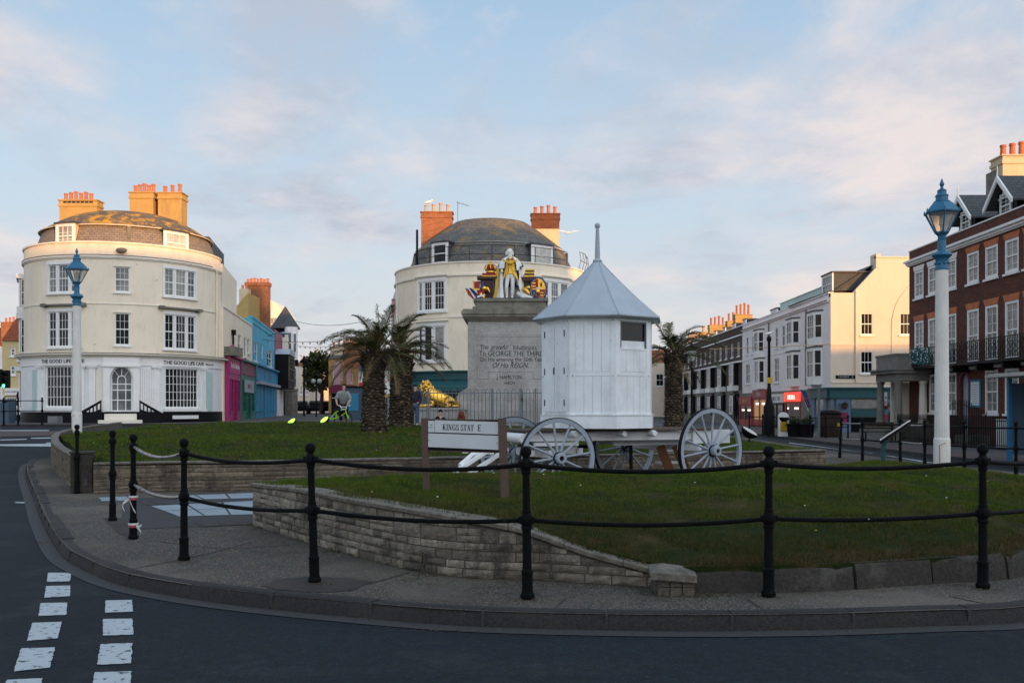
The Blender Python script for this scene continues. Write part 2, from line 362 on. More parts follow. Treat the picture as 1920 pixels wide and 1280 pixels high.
    # walling stone with per-stone tint
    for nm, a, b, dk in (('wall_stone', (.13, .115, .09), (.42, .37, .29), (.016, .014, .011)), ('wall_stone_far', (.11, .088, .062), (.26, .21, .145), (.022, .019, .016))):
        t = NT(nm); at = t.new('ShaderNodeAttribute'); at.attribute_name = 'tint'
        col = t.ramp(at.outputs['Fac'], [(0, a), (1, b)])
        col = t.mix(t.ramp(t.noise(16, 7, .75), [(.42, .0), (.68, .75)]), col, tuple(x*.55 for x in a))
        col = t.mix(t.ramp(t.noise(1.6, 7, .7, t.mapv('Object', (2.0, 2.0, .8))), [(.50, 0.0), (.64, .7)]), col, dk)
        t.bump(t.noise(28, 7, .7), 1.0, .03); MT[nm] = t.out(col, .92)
    paint('mortar', (.10, .095, .082), .95, .2, 8, bump=.3)
    t = NT('coping'); col = t.ramp(t.noise(14, 7, .7), [(.3, (.075, .066, .053)), (.7, (.23, .205, .165))])
    col = t.mix(t.ramp(t.noise(3, 6, .7), [(.5, 0.0), (.66, .8)]), col, (.06, .055, .045)); t.bump(t.noise(35, 6), .6, .015); MT['coping'] = t.out(col, .9)
    # lawn soil
    t = NT('turf'); col = t.ramp(t.noise(30, 5, .8), [(.3, (.010, .018, .004)), (.7, (.026, .038, .009))])
    col = t.mix(t.ramp(t.noise(1.3, 6, .65), [(.50, 0.0), (.66, .8)]), col, (.085, .06, .026)); t.bump(t.noise(60, 4), .9, .03); MT['turf'] = t.out(col, .95, 0, .08)
    for nm, bare in (('grass_blade', .0), ('grass_blade_far', .0)):
        t = NT(nm); g = t.noise(7, 4, .7)
        col = t.ramp(g, [(.28, (.030, .056, .006)), (.52, (.066, .108, .013)), (.74, (.14, .165, .03))])
        col = t.mix(t.ramp(t.noise(.9, 7, .68), [(.53, 0.0), (.66, .85)]), col, (.12, .09, .03))
        if nm == 'grass_blade': sx = t.new('ShaderNodeSeparateXYZ'); t.link(t.tc.outputs['Object'], sx.inputs[0]); yy = t.math('ADD', sx.outputs[1], t.math('MULTIPLY', t.noise(2.2, 5), 3.0)); col = t.mix(t.ramp(t.math('MULTIPLY', yy, .05), [(.50, .95), (.66, 0.0)]), col, t.ramp(t.noise(9, 4), [(.4, (.035, .045, .010)), (.6, (.085, .062, .025))]))
        MT[nm] = t.out(col, .8, 0, .06)
    paint('patch_dark', (.040, .034, .029), .9, .3, 3, .5, (.07, .06, .048), streak=False); paint('dry_grass', (.09, .066, .03), .9, .3, 8)
    t = NT('paving'); br = t.new('ShaderNodeTexBrick'); t.link(t.tc.outputs['UV'], br.inputs['Vector']); br.inputs['Scale'].default_value = 1
    br.inputs['Brick Width'].default_value = .6; br.inputs['Row Height'].default_value = .6; br.inputs['Mortar Size'].default_value = .01
    for k, c in (('Color1', (.055, .053, .052)), ('Color2', (.078, .073, .07)), ('Mortar', (.03, .028, .026))): br.inputs[k].default_value = (*c, 1)
    col = t.mix(t.ramp(t.noise(1.2, 6), [(.4, 0.0), (.7, .5)]), br.outputs['Color'], (.06, .057, .055)); t.bump(t.noise(60, 4), .3, .005); MT['paving'] = t.out(col, .85)
    t = NT('red_paving'); br = t.new('ShaderNodeTexBrick'); t.link(t.tc.outputs['UV'], br.inputs['Vector']); br.inputs['Scale'].default_value = 1
    br.inputs['Brick Width'].default_value = .4; br.inputs['Row Height'].default_value = .2; br.inputs['Mortar Size'].default_value = .008
    for k, c in (('Color1', (.055, .036, .034)), ('Color2', (.07, .046, .042)), ('Mortar', (.05, .04, .038))): br.inputs[k].default_value = (*c, 1)
    MT['red_paving'] = t.out(br.outputs['Color'], .85)
    for nm, cc in (('slab_white', (.26, .31, .35)), ('slab_dark', (.036, .035, .037)), ('slab_red', (.042, .032, .033))):
        paint(nm, cc, .8, .15, 3, .3, tuple(x*.6 for x in cc), streak=False)
    paint('road_line', (.40, .45, .47), .7, .06, 6, .0, wear=((.06, .07, .08), 16, .60)); paint('yellow_line', (.5, .36, .08), .7)
groundmats()
def palmtrunk():
    t = NT('palm_trunk'); at = t.new('ShaderNodeAttribute'); at.attribute_name = 'tint'
    col = t.ramp(at.outputs['Fac'], [(0, (.025, .018, .012)), (.5, (.07, .05, .03)), (1, (.20, .145, .085))])
    col = t.mix(t.ramp(t.noise(14, 5), [(.45, 0.0), (.7, .6)]), col, (.03, .022, .014)); t.bump(t.noise(40, 4), .6, .02); MT['palm_trunk'] = t.out(col, .9)
palmtrunk()
# ---------------------------------------------------------------- lettering
def letters(body, size, fr, uc, zc, d, mat, parent, name='lettering', flip=False, shear=0.0, xs=1.0, bold=0.0, th=.012, align='CENTER', tilt=0.0):
    if body[0] == '~':                                     # writing too small to read in the photo: rows of letter-like strokes
        n = int(body[1:]); rnd = random.Random(n+int(size*100)); b = MB(); w = size*.52*xs; s_ = -1 if flip else 1; hh = size*.34; t = size*.09
        def bb(x0, x1, z0, z1):
            a, c = uc+s_*fr.m(x0), uc+s_*fr.m(x1); b.fb(fr, min(a, c), max(a, c), zc+z0, zc+z1, d-.002, d+th*.5)
        for i in range(n):
            x = (i-n/2)*w*1.18; k = rnd.randrange(6); l = w*.8
            if k == 5 and 0 < i < n-1: continue
            bb(x, x+t, -hh, hh)
            if k in (0, 2): bb(x+l-t, x+l, -hh, hh)
            if k in (0, 1, 3): bb(x+t, x+l-t, hh-t, hh-.001)
            if k in (1, 2, 4): bb(x+t, x+l-t, -t/2, t/2)
            if k in (3, 4, 0): bb(x+t, x+l-t, -hh+.001, -hh+t)
        return b.build('lettering', MT[mat] if isinstance(mat, str) else mat, parent)
    cu = bpy.data.curves.new('t', 'FONT'); cu.body = body; cu.size = size; cu.shear = shear; cu.align_x = align; cu.align_y = 'CENTER'
    cu.offset = bold; cu.extrude = th/2; cu.resolution_u = 3
    o = bpy.data.objects.new('t', cu); COL.objects.link(o); dg = bpy.context.evaluated_depsgraph_get(); dg.update()
    me = bpy.data.meshes.new_from_object(o.evaluated_get(dg)); b = MB(); sgn = -1 if flip else 1
    b.add([fr.p(uc+sgn*fr.m(v.co.x*xs), d+v.co.z, zc+v.co.y+v.co.x*tilt) for v in me.vertices], [tuple(p.vertices) for p in me.polygons])
    bpy.data.objects.remove(o); bpy.data.curves.remove(cu); bpy.data.meshes.remove(me)
    return b.build(name, mat, parent)
# ---------------------------------------------------------------- ground sheets
def sheet(poly, zf, step, mat, name, parent=None, kind='structure', skirt=None, label=None, matname=None):
    xs = [p[0] for p in poly]; ys = [p[1] for p in poly]
    def inside(x, y):
        c = False; n = len(poly)
        for i in range(n):
            x1, y1 = poly[i]; x2, y2 = poly[i-1]
            if (y1 > y) != (y2 > y) and x < (x2-x1)*(y-y1)/(y2-y1)+x1: c = not c
        return c
    def dist(x, y):
        m = 1e9; n = len(poly)
        for i in range(n):
            x1, y1 = poly[i]; x2, y2 = poly[i-1]; dx, dy = x2-x1, y2-y1; l = dx*dx+dy*dy or 1e-9
            t = max(0, min(1, ((x-x1)*dx+(y-y1)*dy)/l)); m = min(m, hypot(x-x1-t*dx, y-y1-t*dy))
        return m
    # densify border
    bp = []
    n = len(poly)
    for i in range(n):
        a, b = poly[i], poly[(i+1) % n]; k = max(1, int(hypot(b[0]-a[0], b[1]-a[1])/step))
        for j in range(k): bp.append((a[0]+(b[0]-a[0])*j/k, a[1]+(b[1]-a[1])*j/k))
    vs = [Vector(p) for p in bp]; nb = len(vs); edges = [(i, (i+1) % nb) for i in range(nb)]
    x = min(xs)+step/2
    while x < max(xs):
        y = min(ys)+step/2
        while y < max(ys):
            if inside(x, y) and dist(x, y) > step*.4: vs.append(Vector((x, y)))
            y += step
        x += step
    r = delaunay_2d_cdt(vs, edges, [], 1, 1e-5); b = MB()
    if r[2] is None: raise RuntimeError('sheet')
    b.add([(v.x, v.y, zf(v.x, v.y)) for v in r[0]], [tuple(f) for f in r[2]])
    if skirt is not None:
        m = len(bp)
        tv = [(q[0], q[1], zf(*q)) for q in bp]; bv = [(q[0], q[1], skirt(*q)) for q in bp]
        b.add(tv+bv, [(i, (i+1) % m, m+(i+1) % m, m+i) for i in range(m)])
    o = b.build(name, mat, parent)
    if kind: o['kind'] = kind
    if label: o['label'] = label
    return o
def smooth_curve(pts, per=6, closed=False):
    out = []; n = len(pts)
    rng = range(n) if closed else range(n-1)
    for i in rng:
        p0 = pts[(i-1) % n] if (closed or i > 0) else pts[0]; p1 = pts[i]; p2 = pts[(i+1) % n]; p3 = pts[(i+2) % n] if (closed or i+2 < n) else pts[-1]
        for k in range(per):
            t = k/per; out.append(tuple(.5*((2*b)+(-a+c)*t+(2*a-5*b+4*c-d)*t*t+(-a+3*b-3*c+d)*t**3) for a, b, c, d in zip(p0, p1, p2, p3)))
    if not closed: out.append(tuple(pts[-1]))
    return out
def shepard(ctrl, x, y, pw=3):
    s = w = 0
    for cx, cy, cz in ctrl:
        d = hypot(x-cx, y-cy)+.15; k = 1/d**pw; s += k*cz; w += k
    return s/w
# ================================================================= GROUND
def gx(px, py, off=.12): p = G(px, py, off); return (p[0], p[1])
# big ground (road) sheet reaching the horizon
def road_sheet():
    b = MB(); xs = [-900, -400, -150, -80]+[-60+2*i for i in range(61)]+[80, 150, 400, 900]; ys = [-400, -150, -60, -30, -10]+[0+2*i for i in range(66)]+[150, 200, 400, 1500]
    vs = [(x, y, H(x, y)) for y in ys for x in xs]; n = len(xs)
    b.add(vs, [(j*n+i, j*n+i+1, (j+1)*n+i+1, (j+1)*n+i) for j in range(len(ys)-1) for i in range(n-1)])
    o = b.build('road', MT['asphalt'], smooth=180); o['kind'] = 'structure'; return o
road_sheet()
KERB = [(-10.5, 46.5), (-13.0, 40), (-14.6, 34.5)]+[gx(*q) for q in ((100, 853), (52, 868), (72, 935), (90, 975), (120, 1020), (160, 1045), (230, 1072), (340, 1093), (470, 1110), (640, 1126), (850, 1142), (1065, 1149), (1295, 1152), (1520, 1150), (1750, 1143), (1920, 1136))]
KERB += [(5.3, 7.9), (7.0, 9.0), (8.8, 10.8), (10.4, 13.4), (11.5, 16.8), (11.9, 20.4), (11.4, 24.5), (10.6, 29), (9.6, 36), (8.5, 43), (6.0, 47.5)]
KC = smooth_curve(KERB, 6)
poly_isl = KC[:]
sheet(poly_isl, lambda x, y: H(x, y)+.12, 1.6, MT['aggregate'], 'pavement')
def resample(c, L):
    out = [c[0]]; acc = 0
    for a, b in zip(c, c[1:]):
        d = hypot(b[0]-a[0], b[1]-a[1]); t = L-acc
        while t <= d: out.append((a[0]+(b[0]-a[0])*t/d, a[1]+(b[1]-a[1])*t/d)); t += L
        acc = (acc+d) % L
    out.append(c[-1]); return out
def offs(c, d):
    out = []
    for i, p in enumerate(c):
        a = c[max(0, i-1)]; b = c[min(len(c)-1, i+1)]; tx, ty = b[0]-a[0], b[1]-a[1]; l = hypot(tx, ty) or 1
        out.append((p[0]-ty/l*d, p[1]+tx/l*d))
    return out
def kerb_run(curve, name, side, stone=.92, w=.15, h=.125, mat='kerb_stone', gut=True, h0=0.0):
    fine = resample(curve, stone/4); b = MB(); rnd = random.Random(3)
    prof = [(w, -.15), (w, h-.001), (.030, h+.004), (.008, h-.012), (-.002, h-.035), (-.030, 0.0), (-.032, -.15)]
    for i in range(0, len(fine)-1, 4):
        seg = fine[i:i+5]
        if len(seg) < 2: continue
        # shorten ends for the joint
        def lerp(a, c, t): return (a[0]+(c[0]-a[0])*t, a[1]+(c[1]-a[1])*t)
        g = .03; seg = [lerp(seg[0], seg[1], g)]+seg[1:-1]+[lerp(seg[-1], seg[-2], g)]
        jo, jz = rnd.uniform(-.006, .006), rnd.uniform(-.006, .006)
        vs = []
        for k, p in enumerate(seg):
            full = fine[max(0, i+k-1):i+k+2]; a, c = full[0], full[-1]; tx, ty = c[0]-a[0], c[1]-a[1]; l = hypot(tx, ty) or 1; nx, ny = -ty/l*side, tx/l*side
            for q, z in prof: vs.append((p[0]+nx*(q+jo), p[1]+ny*(q+jo), H(*p)+h0+z+(jz if z > .05 else 0)))
        m = len(prof); n = len(seg)
        fs = [(k*m+j, k*m+j+1, (k+1)*m+j+1, (k+1)*m+j) for k in range(n-1) for j in range(m-1)]
        fs += [tuple(range(m)), tuple((n-1)*m+j for j in range(m))]
        b.add(vs, fs)
    o = b.build(name, MT[mat], smooth=40); o['kind'] = 'structure'
    if gut:
        g = MB(); a = offs(fine, -.035*side); c = offs(fine, -.19*side)
        g.add([(x, y, H(x, y)+.008) for x, y in a]+[(x, y, H(x, y)+.006) for x, y in c], [(i, i+1, len(a)+i+1, len(a)+i) for i in range(len(a)-1)])
        o2 = g.build('gutter', MT['gutter']); o2['kind'] = 'structure'
    jn = MB(); fin2 = resample(curve, stone/4)       # mortar showing in the joints
    for i in range(0, len(fin2)-1, 4):
        p = fin2[i]; a, c = fin2[max(0, i-1)], fin2[min(len(fin2)-1, i+1)]; tx, ty = c[0]-a[0], c[1]-a[1]; l = hypot(tx, ty) or 1
        jn.box((p[0]-ty/l*side*(w/2-.012), p[1]+tx/l*side*(w/2-.012), H(*p)+h0+h/2-.010), (.02, w+.012, h), rz=atan2(ty, tx))
    o3 = jn.build('kerb_joints', MT['gutter']); o3['kind'] = 'structure'
# the island lies to the left of the travelling direction of KC?  (curve runs left end -> front -> right end)
kerb_run(KC, 'kerb', 1)
# ---- paved path between the two lawns
def rect_sheet(name, pts, mat, off, kind='structure'):
    b = MB(); b.add([(x, y, H(x, y)+off) for x, y in pts], [tuple(range(len(pts)))]); o = b.build(name, MT[mat]); o['kind'] = kind; return o
def pxs(l, off=.12): return [gx(a, b, off) for a, b in l]
rect_sheet('path', pxs([(222, 993), (235, 935), (480, 925), (700, 905), (700, 960), (476, 983)]), 'slab_dark', .124)
b = MB()
for q in ([(282, 948), (480, 924), (480, 936), (352, 944), (300, 951)], [(282, 949), (352, 942), (480, 938), (480, 965), (333, 969)]):
    pass
def slabs(quad, nx, ny, mat, off, name):               # a patch of slabs with joints between them
    A, B, C, D = [Vector(p) for p in quad]; b = MB()
    for i in range(nx):
        for j in range(ny):
            g = .012
            def pt(u, v): return (A*(1-u)*(1-v)+B*u*(1-v)+C*u*v+D*(1-u)*v)
            c = [pt(i/nx+g, j/ny+g), pt((i+1)/nx-g, j/ny+g), pt((i+1)/nx-g, (j+1)/ny-g), pt(i/nx+g, (j+1)/ny-g)]
            b.add([(p.x, p.y, H(p.x, p.y)+off) for p in c], [(0, 1, 2, 3)])
    o = b.build(name, MT[mat]); o['kind'] = 'structure'; return o
slabs(pxs([(280, 949), (480, 939), (480, 965), (335, 969)]), 3, 2, 'slab_white', .130, 'path_slabs')
slabs(pxs([(305, 931), (480, 924), (480, 934), (332, 938)]), 3, 1, 'slab_white', .130, 'path_slabs')
slabs(pxs([(185, 933), (236, 931), (252, 939), (190, 940)]), 2, 1, 'slab_white', .129, 'path_slabs')
slabs(pxs([(258, 940), (300, 939), (318, 945), (275, 948)]), 2, 1, 'slab_red', .129, 'path_slabs')
slabs(pxs([(360, 979), (480, 972), (480, 983), (382, 988)]), 3, 1, 'slab_red', .129, 'path_slabs')
# dark asphalt repair patches around fence post feet
def patch(name, pts, mat, off=.1235): rect_sheet(name, pxs(pts), mat, off)
patch('pavement_patch', [(490, 1098), (520, 1087), (575, 1081), (640, 1083), (700, 1090), (680, 1098), (665, 1106), (615, 1111), (560, 1109), (510, 1104)], 'patch_dark', .1245)
patch('pavement_patch', [(193, 972), (212, 968), (238, 975), (256, 1000), (250, 1010), (222, 1000)], 'patch_dark', .1245)
# joints between footway bays
jb = MB()
for pts in ([(475, 1015), (380, 1040), (240, 1068)], [(770, 1072), (680, 1097), (590, 1112)], [(560, 1020), (420, 1028), (300, 1015)], [(1060, 1122), (1040, 1140)], [(1400, 1122), (1432, 1143)], [(1780, 1118), (1850, 1132)]):
    c = smooth_curve(pxs(pts), 4); a = offs(c, .009); d = offs(c, -.009)
    jb.add([(x, y, H(x, y)+.1237) for x, y in a+d], [(i, i+1, len(a)+i+1, len(a)+i) for i in range(len(a)-1)])
o = jb.build('pavement_joints', MT['patch_dark']); o['kind'] = 'structure'
# ---- road paint
def strip(px, name, mat='road_line', off=.006):
    b = MB(); rnd = random.Random(5)
    for q in px:
        pts = [G(x, y, 0) for x, y in q]; out = []
        for i in range(len(pts)):
            a, c = Vector(pts[i][:2]), Vector(pts[(i+1) % len(pts)][:2]); k = max(2, int((c-a).length/.03)) if len(q) == 4 and (c-a).length < 1.2 else 1
            for j in range(k):
                p = a.lerp(c, j/k); out.append((p.x+rnd.uniform(-.004, .004), p.y+rnd.uniform(-.004, .004)))
        n0 = len(b.v); cx = sum(p[0] for p in out)/len(out); cy = sum(p[1] for p in out)/len(out)
        b.add([(cx, cy, H(cx, cy)+off)]+[(x, y, H(x, y)+off) for x, y in out], [(0, 1+i, 1+(i+1) % len(out)) for i in range(len(out))])
    o = b.build(name, MT[mat]); o['kind'] = 'structure'; return o
strip([[(90, 1074), (134, 1074), (131, 1090), (88, 1091)], [(86, 1099), (132, 1098), (131, 1118), (83, 1121)], [(76, 1131), (127, 1130), (124, 1153), (72, 1155)], [(61, 1168), (116, 1166), (108, 1197), (50, 1202)],
       [(40, 1216), (104, 1214), (93, 1252), (26, 1259)], [(14, 1275), (80, 1272), (70, 1310), (-8, 1316)], [(198, 1126), (248, 1125), (249, 1147), (197, 1149)], [(193, 1161), (248, 1160), (250, 1190), (193, 1192)], [(189, 1208), (248, 1206), (246, 1244), (182, 1247)], [(178, 1261), (246, 1259), (243, 1305), (170, 1308)]], 'road_markings')
strip([[(-60, 825.5), (50, 822.5), (50, 824), (-60, 827.5)], [(58, 820.5), (102, 820), (102, 821.8), (58, 822.2)], [(-60, 833.6), (100, 831.6), (100, 837), (10, 836)], [(86, 829.5), (102, 829), (102, 831), (86, 831)], [(-70, 806.5), (92, 806), (92, 807.6), (-70, 808)]], 'road_markings')
strip([[(27, 941), (70, 941.5), (70, 944), (30, 943)]], 'road_markings')
# red brick crossing strip on the road at far left
rect_sheet('crossing_strip', [G(*q, 0)[:2] for q in ((-80, 809), (128, 808), (118, 817), (-80, 820))], 'red_paving', .012)
# ---- cafe side pavement, right-hand pavement, pedestrian street
cafe_pv = [(-48, 37.5), (-33, 40.5), (-26, 42.2), (-20, 43), (-14.5, 46), (-12, 50), (-9, 49.5), (-6, 48.5), (6, 48.5), (12, 50.5), (14.2, 60), (14.2, 130), (-60, 130), (-60, 70), (-40, 58), (-60, 50)]
sheet(cafe_pv, lambda x, y: H(x, y)+.12, 4, MT['paving'], 'pavement')
kerb_run(smooth_curve(cafe_pv[:10], 4), 'kerb', 1, stone=1.0, gut=False)
# join the plaza island to the pedestrian street
rp = [(13.5, 12), (13.4, 30), (13.9, 60), (14.6, 130), (31, 130), (31, 56.5), (31, 44), (31, 12)]
rect_sheet('pavement', rp[::-1], 'paving', .12)
kerb_run([(13.5, 12), (13.4, 30), (13.9, 60), (14.6, 130)][::-1], 'kerb', 1, stone=1.0, gut=False, mat='kerb_stone')
rect_sheet('brick_edging', [(13.66, 12), (13.56, 30), (14.06, 60), (15.3, 60), (14.9, 30), (14.9, 12)], 'red_paving', .126)
strip([[(1480, 829), (1640, 848), (1640, 850.5), (1480, 831)], [(1640, 848), (1860, 884), (1860, 888), (1640, 850.5)]], 'road_markings')
# plaza around the monument
plaza = [(-13.2, 35.5), (-13.9, 31.5), (-11, 31), (-3, 30.5), (6, 28), (8.5, 30), (9.2, 33), (8.2, 42), (5.5, 46.8), (-10, 46)]
rect_sheet('plaza', plaza, 'paving', .125)
# ================================================================= LAWNS
PT = [('w', 475, 985, 905), ('w', 560, 1012, 914), ('w', 640, 1035, 930), ('w', 760, 1066, 950), ('w', 850, 1080, 965), ('w', 920, 1085, 976), ('w', 1000, 1087, 995), ('w', 1100, 1093, 1030), ('w', 1225, 1100, 1064)]
NW = []                                                  # near bank wall: (x, y, ztop)
for _, px, pb, ptp in PT:
    g = G(px, pb, .12); NW.append((g[0], g[1], Z(ptp, g[1])))
ED = []
for px, pb, ptp in ((1300, 1113, 1056), (1440, 1112, 1060), (1570, 1108, 1062), (1750, 1095, 1052), (1900, 1085, 1040)):
    g = G(px, pb, .12); ED.append((g[0], g[1]+.05, max(.30, Z(ptp, g[1]))))
ED = [(x, y, .335) for x, y, z in ED]+[(5.6, 9.35, .34), (6.9, 10.6, .36), (8.1, 12.3, .38), (9.1, 14.6, .38), (9.55, 17.0, .36), (9.3, 18.8, .36)]
BACK = [(8.6, 19.9, .42), (7.6, 19.6, .52), (6.6, 18.2, .56), (5.4, 16.4, .60), (4.2, 15.1, .62), (2.6, 14.4, .66), (1.0, 14.1, .66), (-.6, 13.9, .66), (-2.0, 13.3, .66), (-3.0, 12.6, .67)]
outline1 = NW+ED+BACK
ctrl1 = outline1+[(-2.1, 11.6, .68), (-1.05, 11.3, .62), (-.1, 10.8, .58), (-1, 12.6, .73), (1, 12.9, .74), (3, 12.9, .73), (5, 13.4, .70), (6.5, 15, .66), (1, 9.2, .56), (2, 9.3, .55), (3.5, 9.7, .54), (5, 10.6, .55), (6.8, 12.6, .58), (8.3, 17.8, .49), (7.6, 14.6, .60), (2.5, 11, .66), (4.5, 12, .66), (.8, 11, .64), (.2, 9.4, .60), (1.6, 8.5, .40), (-.6, 9.6, .68), (-1.4, 10.4, .68)]
dense1 = []
for i in range(len(outline1)):
    a, b_ = outline1[i], outline1[(i+1) % len(outline1)]
    for k in range(3): dense1.append(tuple(a[j]+(b_[j]-a[j])*k/3 for j in range(3)))
def Z1(x, y): return shepard(ctrl1+dense1, x, y, 3.2)
nn1 = len(NW)*3-2
sheet([((x+(.06 if i < 3 else .03), y+.10) if i < nn1 else (x, y)) for i, (x, y, z) in enumerate(dense1)], Z1, .45, MT['turf'], 'lawn_near', skirt=lambda x, y: .02)
# upper lawn
UW = [(-7.62, 16.15, .80)]+[]
gA = G(142, 922, .12); gB = G(102, 852, .12)
W2 = [gx(175, 925), gx(320, 921), gx(475, 919)]
W2 = [W2[0], W2[1], W2[2], (-1.6, 18.2), (1.6, 19.2), (4.4, 20.4), (X(1548, 21.4), 21.4)]
LWALL = [(gB[0]-.3, gB[1]+5.0), (gB[0], gB[1]), (gA[0], gA[1])]
top2 = [.66, .66, .66, .66, .67, .67, .67]
outline2 = [(x+.12, y, .80) for x, y in LWALL]+[(x, y+.12, z) for (x, y), z in zip(W2, top2)]+[(7.2, 22.6, .60), (6.9, 25, .66), (6.3, 27.8, .75), (4, 30.0, .92), (0, 31, .98), (-4, 31.3, 1.03), (-8, 31.4, 1.0), (-11.5, 31.3, .95), (-13.6, 30.4, .85)]
ctrl2 = outline2+[(X(540, 28), 28, 1.20), (X(300, 28), 28, 1.10), (X(420, 28.5), 28.5, 1.17), (X(144, 28), 28, .91), (X(700, 26), 26, .98), (X(747, 29), 29, 1.05), (X(640, 28), 28, 1.17), (-6, 22, .92), (-2, 22, .82), (1, 23, .82), (4, 24, .80), (6, 23.5, .70), (-9, 20.5, .92), (-10, 25, 1.0), (-5, 18, .74), (0, 27, .98), (4, 28, .90)]
dense2 = []
for i in range(len(outline2)):
    a, b_ = outline2[i], outline2[(i+1) % len(outline2)]
    for k in range(3): dense2.append(tuple(a[j]+(b_[j]-a[j])*k/3 for j in range(3)))
def Z2(x, y): return shepard(ctrl2+dense2, x, y, 3.0)
sheet([(x, y) for x, y, z in dense2], Z2, .8, MT['turf'], 'lawn_upper', skirt=lambda x, y: .05)
def inpoly(poly, x, y):
    c = False; n = len(poly)
    for i in range(n):
        x1, y1 = poly[i][0], poly[i][1]; x2, y2 = poly[i-1][0], poly[i-1][1]
        if (y1 > y) != (y2 > y) and x < (x2-x1)*(y-y1)/(y2-y1)+x1: c = not c
    return c
# a cached height grid keeps blade scattering fast
def cache(zf, x0, x1, y0, y1, s):
    nx = int((x1-x0)/s)+2; ny = int((y1-y0)/s)+2; g = [[zf(x0+i*s, y0+j*s) for i in range(nx)] for j in range(ny)]
    def f(x, y):
        u = (x-x0)/s; v = (y-y0)/s; i = max(0, min(nx-2, int(u))); j = max(0, min(ny-2, int(v))); a = u-i; c = v-j
        return (g[j][i]*(1-a)+g[j][i+1]*a)*(1-c)+(g[j+1][i]*(1-a)+g[j+1][i+1]*a)*c
    return f
Z1c = cache(Z1, -3.6, 10, 7.4, 20.2, .2); Z2c = cache(Z2, -15, 8, 15.5, 32, .3)
from mathutils.noise import noise as nzf
def grass(name, poly, zf, n, h0, h1, w, mat, x0, x1, y0, y1, rnd, dens=None):
    import numpy as np
    V = []; cnt = 0
    while cnt < n:
        x = rnd.uniform(x0, x1); y = rnd.uniform(y0, y1)
        if dens and rnd.random() > dens(x, y): continue
        if not inpoly(poly, x, y): continue
        cn = nzf(Vector((x*1.7, y*1.7, 0)))+.5*nzf(Vector((x*5, y*5, 3)))
        if cn < -.38 and rnd.random() < .75: continue
        z = zf(x, y); h = rnd.uniform(h0, h1)*(1+.75*cn); a = rnd.uniform(0, 2*pi); lx, ly = rnd.gauss(0, h*.45), rnd.gauss(0, h*.45); ww = w*(.6+.8*rnd.random())
        V += [(x-cos(a)*ww, y-sin(a)*ww, z-.012), (x+cos(a)*ww, y+sin(a)*ww, z-.012), (x+lx, y+ly, z+h)]; cnt += 1
    me = bpy.data.meshes.new(name); co = np.array(V, dtype=np.float32)
    me.vertices.add(len(V)); me.vertices.foreach_set('co', co.ravel()); me.loops.add(len(V)); me.loops.foreach_set('vertex_index', np.arange(len(V), dtype=np.int32))
    me.polygons.add(n); me.polygons.foreach_set('loop_start', np.arange(0, len(V), 3, dtype=np.int32)); me.polygons.foreach_set('loop_total', np.full(n, 3, dtype=np.int32))
    me.update(); me.validate(); me.materials.append(mat); o = bpy.data.objects.new(name, me); COL.objects.link(o)
    tag(o, kind='stuff'); return o
rn = random.Random(11)
g1 = grass('grass', outline1, Z1c, 180000, .012, .052, .004, MT['grass_blade'], -3.6, 9.6, 7.5, 19.9, rn, lambda x, y: min(1, .35+.65*(11/y)**1.5))
tag(g1, 'short mown green grass covering the nearer raised lawn', 'grass')
g2 = grass('grass', outline2, Z2c, 110000, .025, .055, .008, MT['grass_blade_far'], -14.5, 7.3, 16, 31.5, rn, lambda x, y: min(1, (21/y)**1.2))
tag(g2, 'short mown green grass on the upper lawn behind the path wall', 'grass')
# dry fringe hanging over the edging stones
fr_ = MB(); rr = random.Random(4)
edge = [p for p in ED if p[0] < 9]
for i in range(len(edge)-1):
    a, b_ = edge[i], edge[i+1]; L = hypot(b_[0]-a[0], b_[1]-a[1])
    for k in range(int(L*700)):
        t = rr.random(); x = a[0]+(b_[0]-a[0])*t; y = a[1]+(b_[1]-a[1])*t; o_ = rr.uniform(.05, .5)**1.3; nx, ny = -(b_[1]-a[1])/L, (b_[0]-a[0])/L
        x += nx*o_; y += ny*o_; z = Z1c(x, y); an = rr.uniform(0, pi); h = rr.uniform(.02, .07); w = .004
        fr_.add([(x-cos(an)*w, y-sin(an)*w, z-.01), (x+cos(an)*w, y+sin(an)*w, z-.01), (x+rr.gauss(0, .03)-nx*.02, y+rr.gauss(0, .03)-ny*.02, z+h)], [(0, 1, 2)])
o = fr_.build('dry_grass', MT['dry_grass'], recalc=False); tag(o, 'dry brown grass fringe hanging over the kerb stones of the near lawn', 'grass', kind='stuff')
PGX = [(345, 1050), (590, 1092), (989, 1122), (1441, 1118), (1843, 1102)]
# daisies
d_ = MB(); e_ = MB()
for k in range(34):
    if k < 20: x, y = rr.uniform(-2, 8.5), rr.uniform(8.8, 14.5); ok = inpoly(outline1, x, y); z = Z1c(x, y)
    else: x, y = rr.uniform(-11, 3), rr.uniform(17, 28); ok = inpoly(outline2, x, y); z = Z2c(x, y)
    if ok: (e_ if k % 4 == 0 else d_).ball((x, y, z+.05), .011 if k < 20 else .010, 6, 4, (1, 1, .5))
tag(d_.build('daisies', MT['trim_white']), 'tiny white daisies dotted over the grass', 'flowers', kind='stuff')
tag(e_.build('dandelions', MT['gold_paint']), 'tiny yellow flowers dotted over the grass', 'flowers', kind='stuff')
